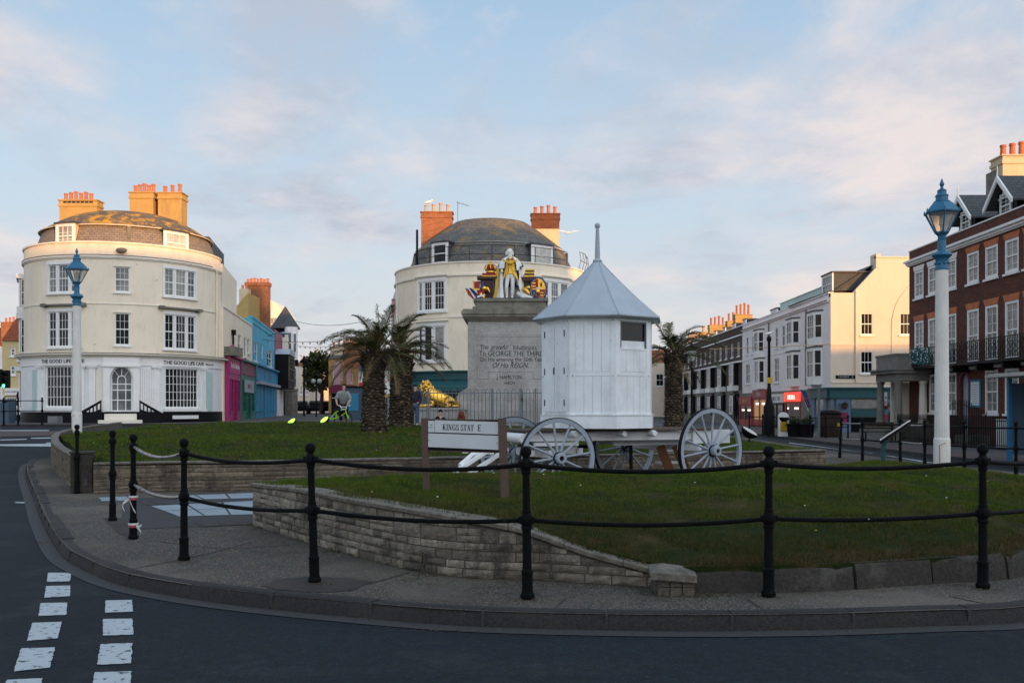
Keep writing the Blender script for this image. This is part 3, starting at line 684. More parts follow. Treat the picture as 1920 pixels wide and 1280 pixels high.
# weeds and moss at the wall foot
wd = MB()
for px, py, n, rad in ((478, 985, 60, .10), (505, 990, 50, .12), (628, 1034, 60, .10), (787, 1067, 60, .07), (820, 1078, 30, .1), (1240, 1112, 30, .1), (1320, 1117, 40, .1)):
    c = G(px, py, .12)
    for k in range(n):
        x, y = c[0]+rr.gauss(0, rad), c[1]+rr.gauss(0, rad*.4)-.03; an = rr.uniform(0, pi); h = rr.uniform(.01, .05); w = .005
        wd.add([(x-cos(an)*w, y-sin(an)*w, .125), (x+cos(an)*w, y+sin(an)*w, .125), (x+rr.gauss(0, .015), y+rr.gauss(0, .015), .125+h)], [(0, 1, 2)])
tag(wd.build('weeds', MT['grass_blade'], recalc=False), 'small weeds in the pavement along the foot of the stone wall', 'weeds', kind='stuff')
lf = MB()
def litter(px, py, n, rx, ry, off):
    c = G(px, py, off)
    for k in range(n):
        x, y = c[0]+rr.gauss(0, rx), c[1]+rr.gauss(0, ry); an = rr.uniform(0, pi*2); w = rr.uniform(.004, .014)
        lf.add([(x+cos(an)*w, y+sin(an)*w, H(x, y)+off+.006), (x-sin(an)*w, y+cos(an)*w*.5, H(x, y)+off+.010), (x-cos(an)*w, y-sin(an)*w, H(x, y)+off+.007)], [(0, 1, 2)])
litter(92, 1018, 160, .14, .10, .0); litter(50, 882, 50, .1, .15, 0)
for q in ((190, 946, .12), (770, 1087, .12), (810, 1095, .12), (920, 1102, .12), (960, 1113, .12), (1040, 1117, .12), (1100, 1097, .12), (1180, 1103, .12), (1320, 1118, .12), (1500, 1113, .12), (1650, 1108, .12), (1800, 1098, .12)): litter(q[0], q[1], 45, .09, .022, q[2])
for q in (830, 900, 1150, 1400, 1480, 1560): litter(q, 1183, 60, .25, .015, 0)
for q in PGX: litter(q[0], q[1]+3, 70, .10, .03, .12)
tag(lf.build('leaf_litter', MT['dry_grass'], recalc=False), 'brown dead leaves and moss gathered along kerb and pavement', 'litter', kind='stuff')
# ================================================================= STONE WALLS
def wallrun(curve, side, zb, zt, name, parent, mat, course, lens, depth=.012, rnd=None, body='mortar'):
    """courses of individual stones along a curve; zt(s) gives the top height at length s"""
    rnd = rnd or random.Random(2)
    S = [0]
    for a, b_ in zip(curve, curve[1:]): S.append(S[-1]+hypot(b_[0]-a[0], b_[1]-a[1]))
    T = S[-1]
    def at(s):
        s = max(0, min(T-1e-6, s))
        for i in range(len(S)-1):
            if s <= S[i+1]:
                t = (s-S[i])/(S[i+1]-S[i]); a, b_ = curve[i], curve[i+1]; tx, ty = b_[0]-a[0], b_[1]-a[1]; l = hypot(tx, ty)
                return (a[0]+tx*t, a[1]+ty*t, -ty/l*side, tx/l*side)
    b = MB(); tint = []; z = zb
    while z < max(zt(T*i/20) for i in range(21)):
        hc = rnd.uniform(*course); s = -rnd.uniform(0, .2)
        while s < T:
            L = rnd.uniform(*lens)*(1.4 if hc > course[0]*1.25 else 1)
            if z+hc > zt(min(T, s+L)) or z+hc > zt(max(0, s)): L = min(L, .16)
            a, c = max(s, 0)+.006, min(s+L, T)-.006; s += L
            if c-a < .03: continue
            z0 = z+.005; z1 = min(z+hc-.005, zt((a+c)/2)-.004)
            if z1-z0 < .02: continue
            subs = [(z0, z1)] if (z1-z0) < .10 or rnd.random() < .7 else [(z0, (z0+z1)/2-.004), ((z0+z1)/2+.004, z1)]
            for q0, q1 in subs:
                za, zc = min(q1, zt(a)-.004), min(q1, zt(c)-.004)
                if min(za, zc)-q0 < .015: continue
                n = max(2, int((c-a)/.07)); m = 3; vs = []; dd = depth*(.4+rnd.random())
                for i in range(n+1):
                    ss = a+(c-a)*i/n; p = at(ss)
                    for j in range(m+1):
                        zz = q0+(za+(zc-za)*i/n-q0)*j/m; e = min(1, min(i, n-i)*1.0)*min(1, min(j, m-j)*1.0)
                        d = .004+dd*(.35+.65*e)+rnd.uniform(-.004, .004)*e
                        vs.append((p[0]+p[2]*d, p[1]+p[3]*d, zz+H(p[0], p[1])))
                k0 = len(vs)
                fs = [(i*(m+1)+j, (i+1)*(m+1)+j, (i+1)*(m+1)+j+1, i*(m+1)+j+1) for i in range(n) for j in range(m)]
                # sides back into the mortar
                rim = [i*(m+1) for i in range(n+1)]+[n*(m+1)+j for j in range(1, m+1)]+[i*(m+1)+m for i in range(n-1, -1, -1)]+[j for j in range(m-1, 0, -1)]
                for r_ in rim:
                    i = r_//(m+1); ss = a+(c-a)*i/n; p = at(ss); vs.append((p[0]-p[2]*.03, p[1]-p[3]*.03, vs[r_][2]))
                R = len(rim); fs += [(rim[i], rim[(i+1) % R], k0+(i+1) % R, k0+i) for i in range(R)]
                b.add(vs, fs); tv = min(1, max(0, rnd.gauss(.5, .28))); tint += [tv]*len(fs)
        z += hc
    b.tint = tint
    o = b.build(name, MT[mat], parent, recalc=False)
    mb_ = MB(); n = 60; vs = []
    for i in range(n+1):
        p = at(T*i/n); zt_ = zt(T*i/n)-.01
        for d, z_ in ((0, zb-.15), (0, zt_), (-.16, zt_), (-.16, zb-.15)): vs.append((p[0]+p[2]*d, p[1]+p[3]*d, z_+H(p[0], p[1])))
    mb_.add(vs, [(4*i+j, 4*i+(j+1) % 4, 4*i+4+(j+1) % 4, 4*i+4+j) for i in range(n) for j in range(4)]+[(0, 1, 2, 3), (4*n, 4*n+1, 4*n+2, 4*n+3)])
    mb_.build('core', MT[body], parent)
    return at, T
def coping_run(at, T, zt, w0, w1, h, Ls, parent, mat='coping', rnd=None, name='coping'):
    rnd = rnd or random.Random(9); b = MB(); s = 0
    while s < T:
        L = rnd.uniform(*Ls); a, c = s+.004, min(s+L, T)-.004; s += L
        if c-a < .05: continue
        n = max(1, int((c-a)/.15)); vs = []; j0 = rnd.uniform(-.006, .006)
        pr = [(w0-.012, 0), (w0, .012), (w0+.003, h-.012), (w0-.012, h), (-w1, h), (-w1, 0)]
        for i in range(n+1):
            ss = a+(c-a)*i/n; p = at(ss)
            for d, z_ in pr: vs.append((p[0]+p[2]*(d+j0), p[1]+p[3]*(d+j0), zt(ss)+z_+j0*.5+rnd.uniform(-.002, .002)+H(p[0], p[1])))
        m = len(pr); b.add(vs, [(i*m+j, i*m+(j+1) % m, (i+1)*m+(j+1) % m, (i+1)*m+j) for i in range(n) for j in range(m)]+[tuple(range(m)), tuple(n*m+j for j in range(m))])
    return b.build(name, MT[mat], parent, smooth=35)
def interp(S, V):
    def f(s):
        for i in range(len(S)-1):
            if s <= S[i+1]: t = (s-S[i])/(S[i+1]-S[i]); return V[i]+(V[i+1]-V[i])*max(0, t)
        return V[-1]
    return f
t = thing('stone_wall', 'pale rubble stone retaining wall with sloping coping, nearest the road', 'wall', (NW[4][0], NW[4][1], .12))
nwc = smooth_curve([(p[0], p[1]) for p in NW], 5); nwz = smooth_curve([(p[2],) for p in NW], 5); Sx = [0]
for a, b_ in zip(nwc, nwc[1:]): Sx.append(Sx[-1]+hypot(b_[0]-a[0], b_[1]-a[1]))
ztf = interp(Sx, [v[0]-.055 for v in nwz])
at1, T1 = wallrun(nwc, -1, .12, ztf, 'stonework', t, 'wall_stone', (.07, .15), (.13, .34), .020, random.Random(21))
coping_run(at1, T1, ztf, .035, .20, .055, (.32, .52), t, rnd=random.Random(5))
# end face at the path corner (left end)
e0 = NW[0]; fe = [(e0[0], e0[1]), (-3.0, 12.75), (-2.55, 13.05)]
at1b, T1b = wallrun(fe, 1, .12, lambda s: e0[2]-.055, 'return_stonework', t, 'wall_stone', (.075, .125), (.14, .3), .012, random.Random(8))
coping_run(at1b, T1b, lambda s: e0[2]-.055, .03, .2, .055, (.3, .4), t, name='coping')
# end pier with a low pointed cap
pe = G(1262, 1113, .12); wp = MB()
for i in range(3):
    for j in range(2): wp.box((pe[0]-.10+i*.10, pe[1]+.04-.002*i, .12+.035+j*.072), (.094, .24, .066), rz=.1)
wp.build('pier_stones', MT['wall_stone'], t, smooth=30)
cp = MB(); vs = [(pe[0]-.20, pe[1]-.12, .26), (pe[0]+.17, pe[1]-.13, .235), (pe[0]+.20, pe[1]+.2, .25), (pe[0]-.17, pe[1]+.22, .27)]
cp.add(vs+[(x, y, z+.055) for x, y, z in vs]+[(pe[0]-.08, pe[1]+.05, .365)], [(0, 1, 2, 3), (0, 1, 5, 4), (1, 2, 6, 5), (2, 3, 7, 6), (3, 0, 4, 7), (4, 5, 8), (5, 6, 8), (6, 7, 8), (7, 4, 8)])
cp.build('pier_cap', MT['coping'], t)
# edging stones of the near lawn
edc = smooth_curve([(p[0], p[1]) for p in ED], 5); t = thing('stone_edging', 'row of large weathered kerb blocks along the near lawn front', 'edging', (ED[1][0], ED[1][1], .12))
fine = resample(edc, .2); i = 0; rnd = random.Random(12)
while i < len(fine)-2:
    k = 3 if i < 3 else 4; seg = fine[i:i+k+1]; i += k
    if len(seg) < 2: break
    b = MB(); vs = []; jz = rnd.uniform(-.012, .012); jo = rnd.uniform(-.012, .012); m_ = 0
    sd = [(seg[0][0]+(seg[1][0]-seg[0][0])*.06, seg[0][1]+(seg[1][1]-seg[0][1])*.06)]+seg[1:-1]+[(seg[-1][0]+(seg[-2][0]-seg[-1][0])*.06, seg[-1][1]+(seg[-2][1]-seg[-1][1])*.06)]
    pr = [(.16, -.1), (.16, .315), (.03, .335), (.005, .315), (-.01, .26), (-.045, .0), (-.05, -.1)]
    for q, p in enumerate(sd):
        a, c = seg[max(0, q-1)], seg[min(len(seg)-1, q+1)]; tx, ty = c[0]-a[0], c[1]-a[1]; l = hypot(tx, ty); nx, ny = -ty/l, tx/l
        for d, z in pr: vs.append((p[0]+nx*(d+jo), p[1]+ny*(d+jo), z+(jz if z > .2 else 0)+rnd.uniform(-.003, .003)))
    m = len(pr); n = len(sd); b.add(vs, [(u*m+j, u*m+j+1, (u+1)*m+j+1, (u+1)*m+j) for u in range(n-1) for j in range(m-1)]+[tuple(range(m)), tuple((n-1)*m+j for j in range(m))])
    b.build('kerb_block', MT['edging_stone'], t, smooth=50)
# path-side wall of the upper lawn
t = thing('stone_wall', 'long low retaining wall of thin stone courses in front of the upper lawn', 'wall', (W2[2][0], W2[2][1], .12))
w2 = smooth_curve(W2, 5)
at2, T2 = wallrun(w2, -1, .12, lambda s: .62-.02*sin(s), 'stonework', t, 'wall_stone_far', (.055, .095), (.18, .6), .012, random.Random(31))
coping_run(at2, T2, lambda s: .62, .03, .2, .045, (.5, .9), t, 'coping', random.Random(3))
wl_e = W2[-1]; at2b, T2b = wallrun([wl_e, (wl_e[0]+.25, wl_e[1]+1.2)], -1, .12, lambda s: .62, 'return_stonework', t, 'wall_stone_far', (.055, .095), (.18, .5), .012, random.Random(32))
# left wall beside the road
t = thing('stone_wall', 'low stone wall beside the road at the left end of the upper lawn', 'wall', (gA[0], gA[1], .12))
lw = smooth_curve(LWALL, 6)
hw = lambda s: .78-.06
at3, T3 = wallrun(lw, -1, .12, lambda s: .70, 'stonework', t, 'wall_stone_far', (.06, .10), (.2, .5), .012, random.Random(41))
coping_run(at3, T3, lambda s: .70, .02, .16, .035, (.5, .9), t, 'coping', random.Random(43))
pr_ = MB(); pr_.box((gA[0]+.17, gA[1]-.10, .42), (.36, .30, .80), rz=.3); pr_.box((gA[0]+.17, gA[1]-.10, .835), (.40, .34, .035), rz=.3)
pr_.build('corner_pier', MT['edging_stone'], t)
# ================================================================= NEAR RAILING
POSTS = [(250, 1010), (345, 1050), (590, 1092), (989, 1122), (1441, 1118), (1843, 1102)]
PG = [G(x, y, .12) for x, y in POSTS]
PG += [(5.45, 8.95, .12), (6.85, 10.25, .12)]
def post_prof():
    return [(.050, 0), (.056, .012), (.058, .035), (.048, .05), (.044, .065), (.044, .20), (.047, .21), (.047, .225), (.038, .235), (.036, .26), (.0345, .52), (.0345, .548), (.042, .552), (.046, .565), (.042, .578),
            (.038, .584), (.050, .605), (.053, .63), (.050, .655), (.038, .676), (.034, .685), (.037, .69), (.037, .70), (.031, .708), (.028, .99), (.036, .995), (.038, 1.01), (.032, 1.02), (.044, 1.045), (.048, 1.07), (.044, 1.095), (.030, 1.115), (.026, 1.125),
            (.030, 1.135), (.043, 1.15), (.046, 1.17), (.043, 1.19), (.030, 1.208), (.006, 1.217)]
def make_post(parent, loc, lug=True, rz=0.0, name='post', mat='post_black', lean=(0, 0)):
    b = MB(); b.lathe(post_prof(), 18)
    if lug:
        for z in (.63, 1.07): b.box((0, 0, z), (.125, .05, .055), rz=rz); b.lathe([(.02, -.064), (.024, -.06), (.024, .06), (.02, .064)], 10, (0, 0, z), Matrix.Rotation(pi/2, 3, 'X'))
    M = Matrix.Identity(3); vs = []
    for v in b.v: vs.append((v[0]+lean[0]*v[2], v[1]+lean[1]*v[2], v[2]))
    b.v = vs; o = b.build(name, MT[mat], parent, world=False, smooth=35); o.location = Vector(loc)-(WL.get(parent.name, Vector()) if parent else Vector()); return o
t = thing('post_and_rail_fence', 'black iron post and double rail fence with ball finials, nearest the viewer', 'fence', PG[3])
leans = [(0, 0), (0, 0), (-.035, .01), (-.012, 0), (.002, 0), (-.002, 0), (0, 0), (0, 0)]
for i, p in enumerate(PG):
    a = PG[max(0, i-1)]; c = PG[min(len(PG)-1, i+1)]
    make_post(t, p, True, atan2(c[1]-a[1], c[0]-a[0]), lean=leans[i])
for i in range(len(PG)-1):
    a, c = PG[i], PG[i+1]; dx, dy = c[0]-a[0], c[1]-a[1]; l = hypot(dx, dy)
    for z, sag in ((1.07, .085 if i == 0 else .062 if i < 4 else .05), (.63, .055 if i == 0 else .048 if i < 4 else .03)):
        pts = []
        for k in range(15):
            s = k/14; ax, ay = a[0]+leans[i][0]*z, a[1]; bx, by = c[0]+leans[i+1][0]*z, c[1]
            sk = s+(.03*sin(i*2.1))*sin(pi*s)
            pts.append((ax+(bx-ax)*s, ay+(by-ay)*s, a[2]+(c[2]-a[2])*s+z-sag*4*sk*(1-sk)))
        b = MB(); b.tube(pts, .019, 10); b.build('rail', MT['bare_metal' if i == 0 else 'post_black'], t, smooth=60)
for (px, py), lab in (((211, 976), 'black ball-topped post without rails, standing on the pavement left of the railing end'), ((159, 922), 'black ball-topped post without rails, standing against the wall corner pier')):
    g = G(px, py, .12)
    if px == 159: g = (g[0], g[1]-.30, .12)
    th = thing('bollard', lab, 'post', g); make_post(th, g, False, name='post')
# barrier tape
t = thing('barrier_tape', 'scraps of red and white barrier tape tied round the railing end post', 'tape', PG[0])
p = PG[0]; R_ = random.Random(2)
for zz, rr_ in ((.155, .052), (.47, .045)):
    b = MB(); b.lathe([(rr_, zz-.018), (rr_+.004, zz), (rr_, zz+.018)], 14, p, cap=False); b.build('wrap', MT['tape_red'], t, smooth=60)
    b = MB(); b.lathe([(rr_+.003, zz+.01), (rr_+.008, zz+.022), (rr_+.004, zz+.032)], 14, p, cap=False); b.build('stripe', MT['tape_white'], t, smooth=60)
for path in ([(.05, -.04, .16), (.09, -.06, .15), (.12, -.07, .17)], [(.05, -.04, .15), (.10, -.06, .11), (.11, -.05, .08)], [(-.04, -.03, .46), (-.09, -.06, .42), (-.10, -.06, .38), (-.08, -.05, .33)], [(-.02, -.05, .45), (.02, -.06, .36), (.05, -.06, .31)]):
    b = MB(); vs = []
    for x, y, z in path: vs += [(p[0]+x, p[1]+y, p[2]+z-.012), (p[0]+x*1.02, p[1]+y-.004, p[2]+z+.014)]
    n = len(path); b.add(vs, [(2*i, 2*i+2, 2*i+3, 2*i+1) for i in range(n-1)]); b.build('tail', MT['tape_white'], t)
# ================================================================= BUILDINGS
def sash(fr, u0, u1, z0, z1, nx, ny, parent, fm='trim_white', gm='pane', d=-.10, fw=.055, bw=.015, sill=True, meet=True, head=None, name='window', sillm=None):
    b = MB(); U = fr.m; w = U(fw)
    b.fb(fr, u0, u0+w, z0, z1, d, d+.07); b.fb(fr, u1-w, u1, z0, z1, d, d+.07)
    b.fb(fr, u0+w, u1-w, z0, z0+fw*1.2, d, d+.068); b.fb(fr, u0+w, u1-w, z1-fw, z1, d, d+.068)
    zm = (z0+z1)/2
    if meet: b.fb(fr, u0+w, u1-w, zm-.028, zm+.028, d, d+.060)
    for i in range(1, nx): uu = u0+w+(u1-u0-2*w)*i/nx; b.fb(fr, uu-U(bw)/2, uu+U(bw)/2, z0+fw*1.2, z1-fw, d+.01, d+.045)
    for j in range(1, ny):
        zq = z0+(z1-z0)*j/ny
        if meet and abs(zq-zm) < .05: continue
        b.fb(fr, u0+w, u1-w, zq-bw/2, zq+bw/2, d+.012, d+.042)
    o = b.build(name, MT[fm], parent)
    g = MB(); g.fb(fr, u0+w*.5, u1-w*.5, z0+.02, z1-.02, d-.02, d+.018); g.build('pane', MT[gm], o)
    if sill:
        s = MB(); s.fb(fr, u0-U(.07), u1+U(.07), z0-.09, z0-.004, -.09, .075); s.build('sill', MT[sillm or fm], o)
    return o
def pots(parent, pts, z, h=.42, r=.115, mat='terracotta'):
    for i, (x, y) in enumerate(pts):
        b = MB(); hh = h*(1+.06*((i*37) % 5-2)); b.lathe([(r*1.05, 0), (r*1.1, .04), (r*.95, .06), (r*.82, hh*.8), (r*1.0, hh*.84), (r*1.05, hh*.92), (r*.92, hh*.94), (r*.95, hh), (r*.65, hh), (r*.65, hh*.7)], 12, (x, y, z))
        b.build('chimney_pot', MT[mat if not isinstance(mat, list) else mat[i % len(mat)]], parent, smooth=40)
def chimney(parent, c, sx, sy, z0, z1, mat, potn, potz=.42, rz=0.0, pm='terracotta', potr=.115, two=None, slots=False, gap=None):
    b = MB(); b.box((c[0], c[1], (z0+z1-.36)/2), (sx, sy, z1-.36-z0), rz)
    b.box((c[0], c[1], z1-.29), (sx+.10, sy+.10, .14), rz); b.box((c[0], c[1], z1-.12), (sx+.02, sy+.02, .20), rz); b.box((c[0], c[1], z1), (sx+.14, sy+.14, .06), rz)
    o = b.build('chimney', MT[mat], parent)
    if slots:
        s = MB()
        for i in range(potn): s.box((c[0]-sx*.4+sx*.8*(i+.5)/potn, c[1]-sy/2-.013, z1-.12), (.2, .02, .09))
        s.build('flue_slots', MT['pane_black'], o)
    ca, sa = cos(rz), sin(rz); L = []
    for i in range(potn):
        if gap is not None and i == gap: continue
        t = (-.5+(i+.5)/potn)*sx*.94 if sx >= sy else 0; u = (-.5+(i+.5)/potn)*sy*.94 if sy > sx else 0
        L.append((c[0]+t*ca-u*sa, c[1]+t*sa+u*ca))
    pots(o, L, z1+.03, potz, potr, pm); return o
def dormer(parent, fr, u, z0, z1, w, depth, nx, ny, gm='pane', out=.0, cheek='slate', roofm='dark_lead'):
    """flat-topped dormer standing on a roof slope in a frame"""
    U = fr.m(w/2); b = MB(); b.fb(fr, u-U+fr.m(.05), u+U-fr.m(.05), z0, z1-.04, out-depth, out-.03); o = b.build('dormer', MT[cheek], parent)
    c = MB(); c.fb(fr, u-U-fr.m(.06), u+U+fr.m(.06), z1-.04, z1+.05, out-depth, out+.10); c.build('dormer_roof', MT[roofm], o)
    f = MB(); U2 = U
    f.fb(fr, u-U2, u-U2+fr.m(.12), z0, z1-.045, out-.03, out+.05); f.fb(fr, u+U2-fr.m(.12), u+U2, z0, z1-.045, out-.03, out+.05)
    f.fb(fr, u-U2+fr.m(.12), u+U2-fr.m(.12), z1-.15, z1-.045, out-.03, out+.048); f.fb(fr, u-U2+fr.m(.12), u+U2-fr.m(.12), z0, z0+.12, out-.03, out+.048); f.build('dormer_frame', MT['trim_white'], o)
    sash(fr, u-U2+fr.m(.12), u+U2-fr.m(.12), z0+.12, z1-.15, nx, ny, parent, gm=gm, d=out-.028, fw=.04, sill=False, bw=.02); return o
def shell_loft(rings, n=72, a0=0, a1=2*pi):
    pass
# ---------------------------------------------------------------- round-fronted cafe
A = thing('round_fronted_building', 'cream round-fronted three-storey building with cafe on its ground floor', 'building', (-21.2, 46.3, .75))
C = Cy((-21.2, 51.3), 5.0); K0 = .60
W0, W1 = -100, 100
z_up = 4.2
ops = []
for u, hw in ((-13, 10.5), (54, 10.5)): ops += [(u-hw, u+hw, 4.62, 6.38), (u-hw, u+hw, 7.32, 8.72)]
ops += [(16.3, 24.3, 4.71, 6.32), (16.3, 24.3, 7.36, 8.62)]
b = MB(); b.wall(C, W0, W1, z_up, 9.82, ops, .16); b.build('wall', MT['cream_render'], A)
# wedge-shaped body behind the round front
bd = [(-26.05, 50.6), (-28.4, 55.4), (-25, 64), (-17.7, 60), (-16.32, 52.6)]
b = MB(); b.prism(bd, .5, 9.70); b.build('rear_wall', MT['cream_render'], A)
b = MB(); b.fb(C, W0, W1, 9.78, 9.86, -.35, .06); b.fb(C, W0, W1, 9.06, 9.16, -.01, .10); b.fb(C, W0, W1, 9.00, 9.055, -.01, .05); b.fb(C, W0, W1, 9.10, 9.80, -.30, -.02); b.build('parapet_moulding', MT['pale_render'], A)
b = MB(); b.fb(C, -60, 80, 9.165, 9.195, -.01, .11); b.build('cornice_lead', MT['dark_lead'], A)
b = MB(); b.fb(C, 30, 42, 6.74, 6.79, -.01, .04); b.fb(C, 68, 88, 6.74, 6.79, -.01, .04); b.fb(C, 1, 40, 6.745, 6.785, -.012, .035); b.fb(C, -60, -26, 6.745, 6.785, -.012, .035); b.build('string_course', MT['pale_render'], A)
for u in (-13, 54):
    for (z0, z1, gm) in ((4.62, 6.38, 'pane'), (7.32, 8.72, 'pane_grey')):
        # tripartite bay: narrow - wide - narrow sashes with white posts
        for a, c, nx in ((-10.5, -4.6, 2), (-3.6, 3.6, 3), (4.6, 10.5, 2)):
            g2 = 'pane_curtain' if (u == 54 and z0 > 7 and a == -3.6) else gm
            sash(C, u+a, u+c, z0, z1, nx, 4, A, gm=g2, d=-.08, sill=(a == -3.6))
        b = MB(); b.fb(C, u-4.55, u-3.65, z0, z1, -.1, .02); b.fb(C, u+3.65, u+4.55, z0, z1, -.1, .02)
        b.fb(C, u-11.4, u-10.45, z0-.02, z1, -.05, .05); b.fb(C, u+10.45, u+11.4, z0-.02, z1, -.05, .05); b.fb(C, u-11.4, u+11.4, z1, z1+.16, -.05, .06); b.fb(C, u-11.8, u+11.8, z0-.11, z0-.025, -.05, .12)
        b.build('window_surround', MT['trim_white'], A)
    b = MB(); b.fb(C, u-13, u+13, 6.66, 6.74, -.02, .24); b.fb(C, u-14, u-11, 6.62, 6.78, -.02, .26); b.fb(C, u+11, u+14, 6.62, 6.78, -.02, .26); b.build('window_hood', MT['stone_dark'], A)
for z0, z1, g2 in ((4.71, 6.32, 'pane'), (7.36, 8.62, 'pane_grey')):
    sash(C, 16.3, 24.3, z0, z1, 3, 4, A, gm=g2)
    b = MB(); b.fb(C, 15.6, 25, z1, z1+.07, -.02, .05); b.build('window_head', MT['pale_render'], A)
# ground floor shopfront
S = Cy((-21.2, 51.3), 5.12)
b = MB()
sops = [(-13.5-11, -13.5+11, 1.62, 3.66), (43.5, 66, 1.58, 3.62), (14.2, 25.8, 1.42, 3.68)]
b.wall(S, W0, W1, .4, 3.72, sops, .22); b.build('shopfront_wall', MT['white_paint'], A)
b = MB(); b.fb(S, W0, W1, 3.70, 4.10, -.12, .05); b.build('fascia', MT['trim_white'], A)
b = MB(); b.fb(S, W0, W1, 4.10, 4.16, -.12, .12); b.fb(S, W0, W1, 4.215, 4.28, -.2, .30)
for i in range(118): u = -80+i*1.4; b.fb(S, u, u+.75, 4.16, 4.215, -.1, .22)
b.build('cornice', MT['pale_render'], A)
b = MB(); b.fb(S, W0, W1, 4.28, 4.315, -.2, .32); b.build('cornice_lead', MT['stone_dark'], A)
# black plinth
b = MB(); b.fb(S, W0, 12.6, .35, 1.38, -.05, .04); b.fb(S, 27.4, W1, .35, 1.38, -.05, .04); b.fb(S, 12.6, 27.4, 1.30, 1.40, -.05, .10); b.build('plinth', MT['black_paint'], A)
b = MB(); b.fb(S, -22, -12, .78, 1.18, .035, .05); b.build('basement_window', MT['pane_grey'], A)
for u0, u1, z0, z1, nx, ny in ((-24.5, -2.5, 1.62, 3.66, 9, 4), (43.5, 66, 1.58, 3.62, 9, 5)):
    sash(S, u0, u1, z0, z1, nx, ny, A, gm='pane', d=-.14, meet=False, bw=.024, name='shop_window')
    b = MB(); b.fb(S, u0-.9, u1+.9, z0-.17, z0-.10, -.05, .10); b.build('shop_sill', MT['trim_white'], A)
for u in (-28.2, -1.4+.6, 5.2, 38.5, 70, ): # pilasters
    b = MB(); b.fb(S, u-1.9, u+1.5, 1.40, 3.54, .0, .09); b.fb(S, u-2.4, u+2, 3.54, 3.60, 0, .12); b.fb(S, u-2.9, u+2.5, 3.60, 3.68, 0, .16); b.fb(S, u-2.4, u+2, 1.39, 1.52, 0, .12); b.build('pilaster', MT['trim_white'], A)
for u0, u1, mt in ((-36, -31, 'aqua_shutter'), (72.5, 79, 'aqua_shutter'), (6.9, 10.9, 'pale_render')):
    b = MB(); b.fb(S, u0, u1, 1.42, 3.50, .0, .045); b.build('shutter', MT[mt], A)
b = MB()
for k in range(8): u = 28.9+k*.98; b.fb(S, u, u+.86, 1.42, 3.56, .0, .05)
b.build('boarded_shutter', MT['trim_white'], A)
# arched doorway with fanlight
b = MB(); b.fb(S, 10.9, 14.2, 1.40, 3.62, 0, .16); b.fb(S, 25.8, 29.0, 1.40, 3.62, 0, .16); b.fb(S, 10.2, 29.6, 3.62, 3.74, 0, .22); b.fb(S, 10.9, 29, 3.74, 4.08, .052, .17)
b.archfill(S, 14.2, 25.8, 3.05, 3.68, -.12, .13); b.build('door_surround', MT['trim_white'], A)
b = MB(); b.fb(S, 14.2, 25.8, 1.42, 3.62, -.21, -.19); b.build('door_glass', MT['pane_grey'], A)
b = MB(); dz = -.17
b.arch(S, 20, 3.05, 5.2, .55, .6, .07, dz-.02, dz+.05); b.arch(S, 20, 3.02, 1.9, .14, .45, .05, dz-.02, dz+.05)
b.fb(S, 14.2, 15, 1.42, 3.05, dz-.02, dz+.05); b.fb(S, 25, 25.8, 1.42, 3.05, dz-.02, dz+.05); b.fb(S, 17.6, 18.1, 1.42, 3.02, dz-.02, dz+.05); b.fb(S, 21.9, 22.4, 1.42, 3.02, dz-.02, dz+.05)
for z in (1.42, 1.95, 2.45, 2.75): b.fb(S, 15, 25, z, z+.05, dz-.015, dz+.045)
for a in (45, 90, 135):
    ca, sa = cos(radians(a)), sin(radians(a)); b.extr([(20+2.2*ca-.2*sa, 3.05+.16*sa), (20+2.2*ca+.2*sa, 3.05+.16*sa), (20+5.3*ca+.2*sa, 3.05+.56*sa), (20+5.3*ca-.2*sa, 3.05+.56*sa)], S, dz-.02, dz+.044)
b.build('door', MT['trim_white'], A)
# steps and side balustrades
b = MB(); b.fb(S, 13, 27, .6, 1.30, .10, .9); b.fb(S, 11, 29, .6, 1.0, .9, 1.25); b.build('steps', MT['pale_render'], A)
for s_ in (-1, 1):
    b = MB(); uo, ui = 20+s_*17.5, 20+s_*8; n = 6
    b.extr([(ui, 1.30), (ui, 1.55), (uo, 1.10), (uo, .75), (ui, .75)], S, 1.0, 1.1)
    b.extr([(ui, 1.86), (ui, 1.98), (uo, 1.33), (uo, 1.21)], S, 1.0, 1.1)
    for k in range(n+1): u = ui+(uo-ui)*k/n; zt = 1.92-.65*k/n; b.fb(S, min(u, u+s_*.5), max(u, u+s_*.5), zt-.5, zt, 1.02, 1.08)
    b.build('step_balustrade', MT['black_paint'], A)
b = MB()
for s_ in (-1, 1): uo, ui = 20+s_*18, 20+s_*7.8; b.extr([(ui, 1.98), (ui, 2.03), (uo, 1.375), (uo, 1.33)], S, .96, 1.14)
b.build('balustrade_cap', MT['trim_white'], A)
letters('THE GOOD LIFE CAFE', .25, S, -13, 3.89, .052, MT['letter_black'], A, bold=.005)
letters('THE GOOD LIFE CAFE', .25, S, 56, 3.89, .052, MT['letter_black'], A, bold=.005)
letters('~11', .12, S, 76, 3.89, .052, MT['letter_black'], A)
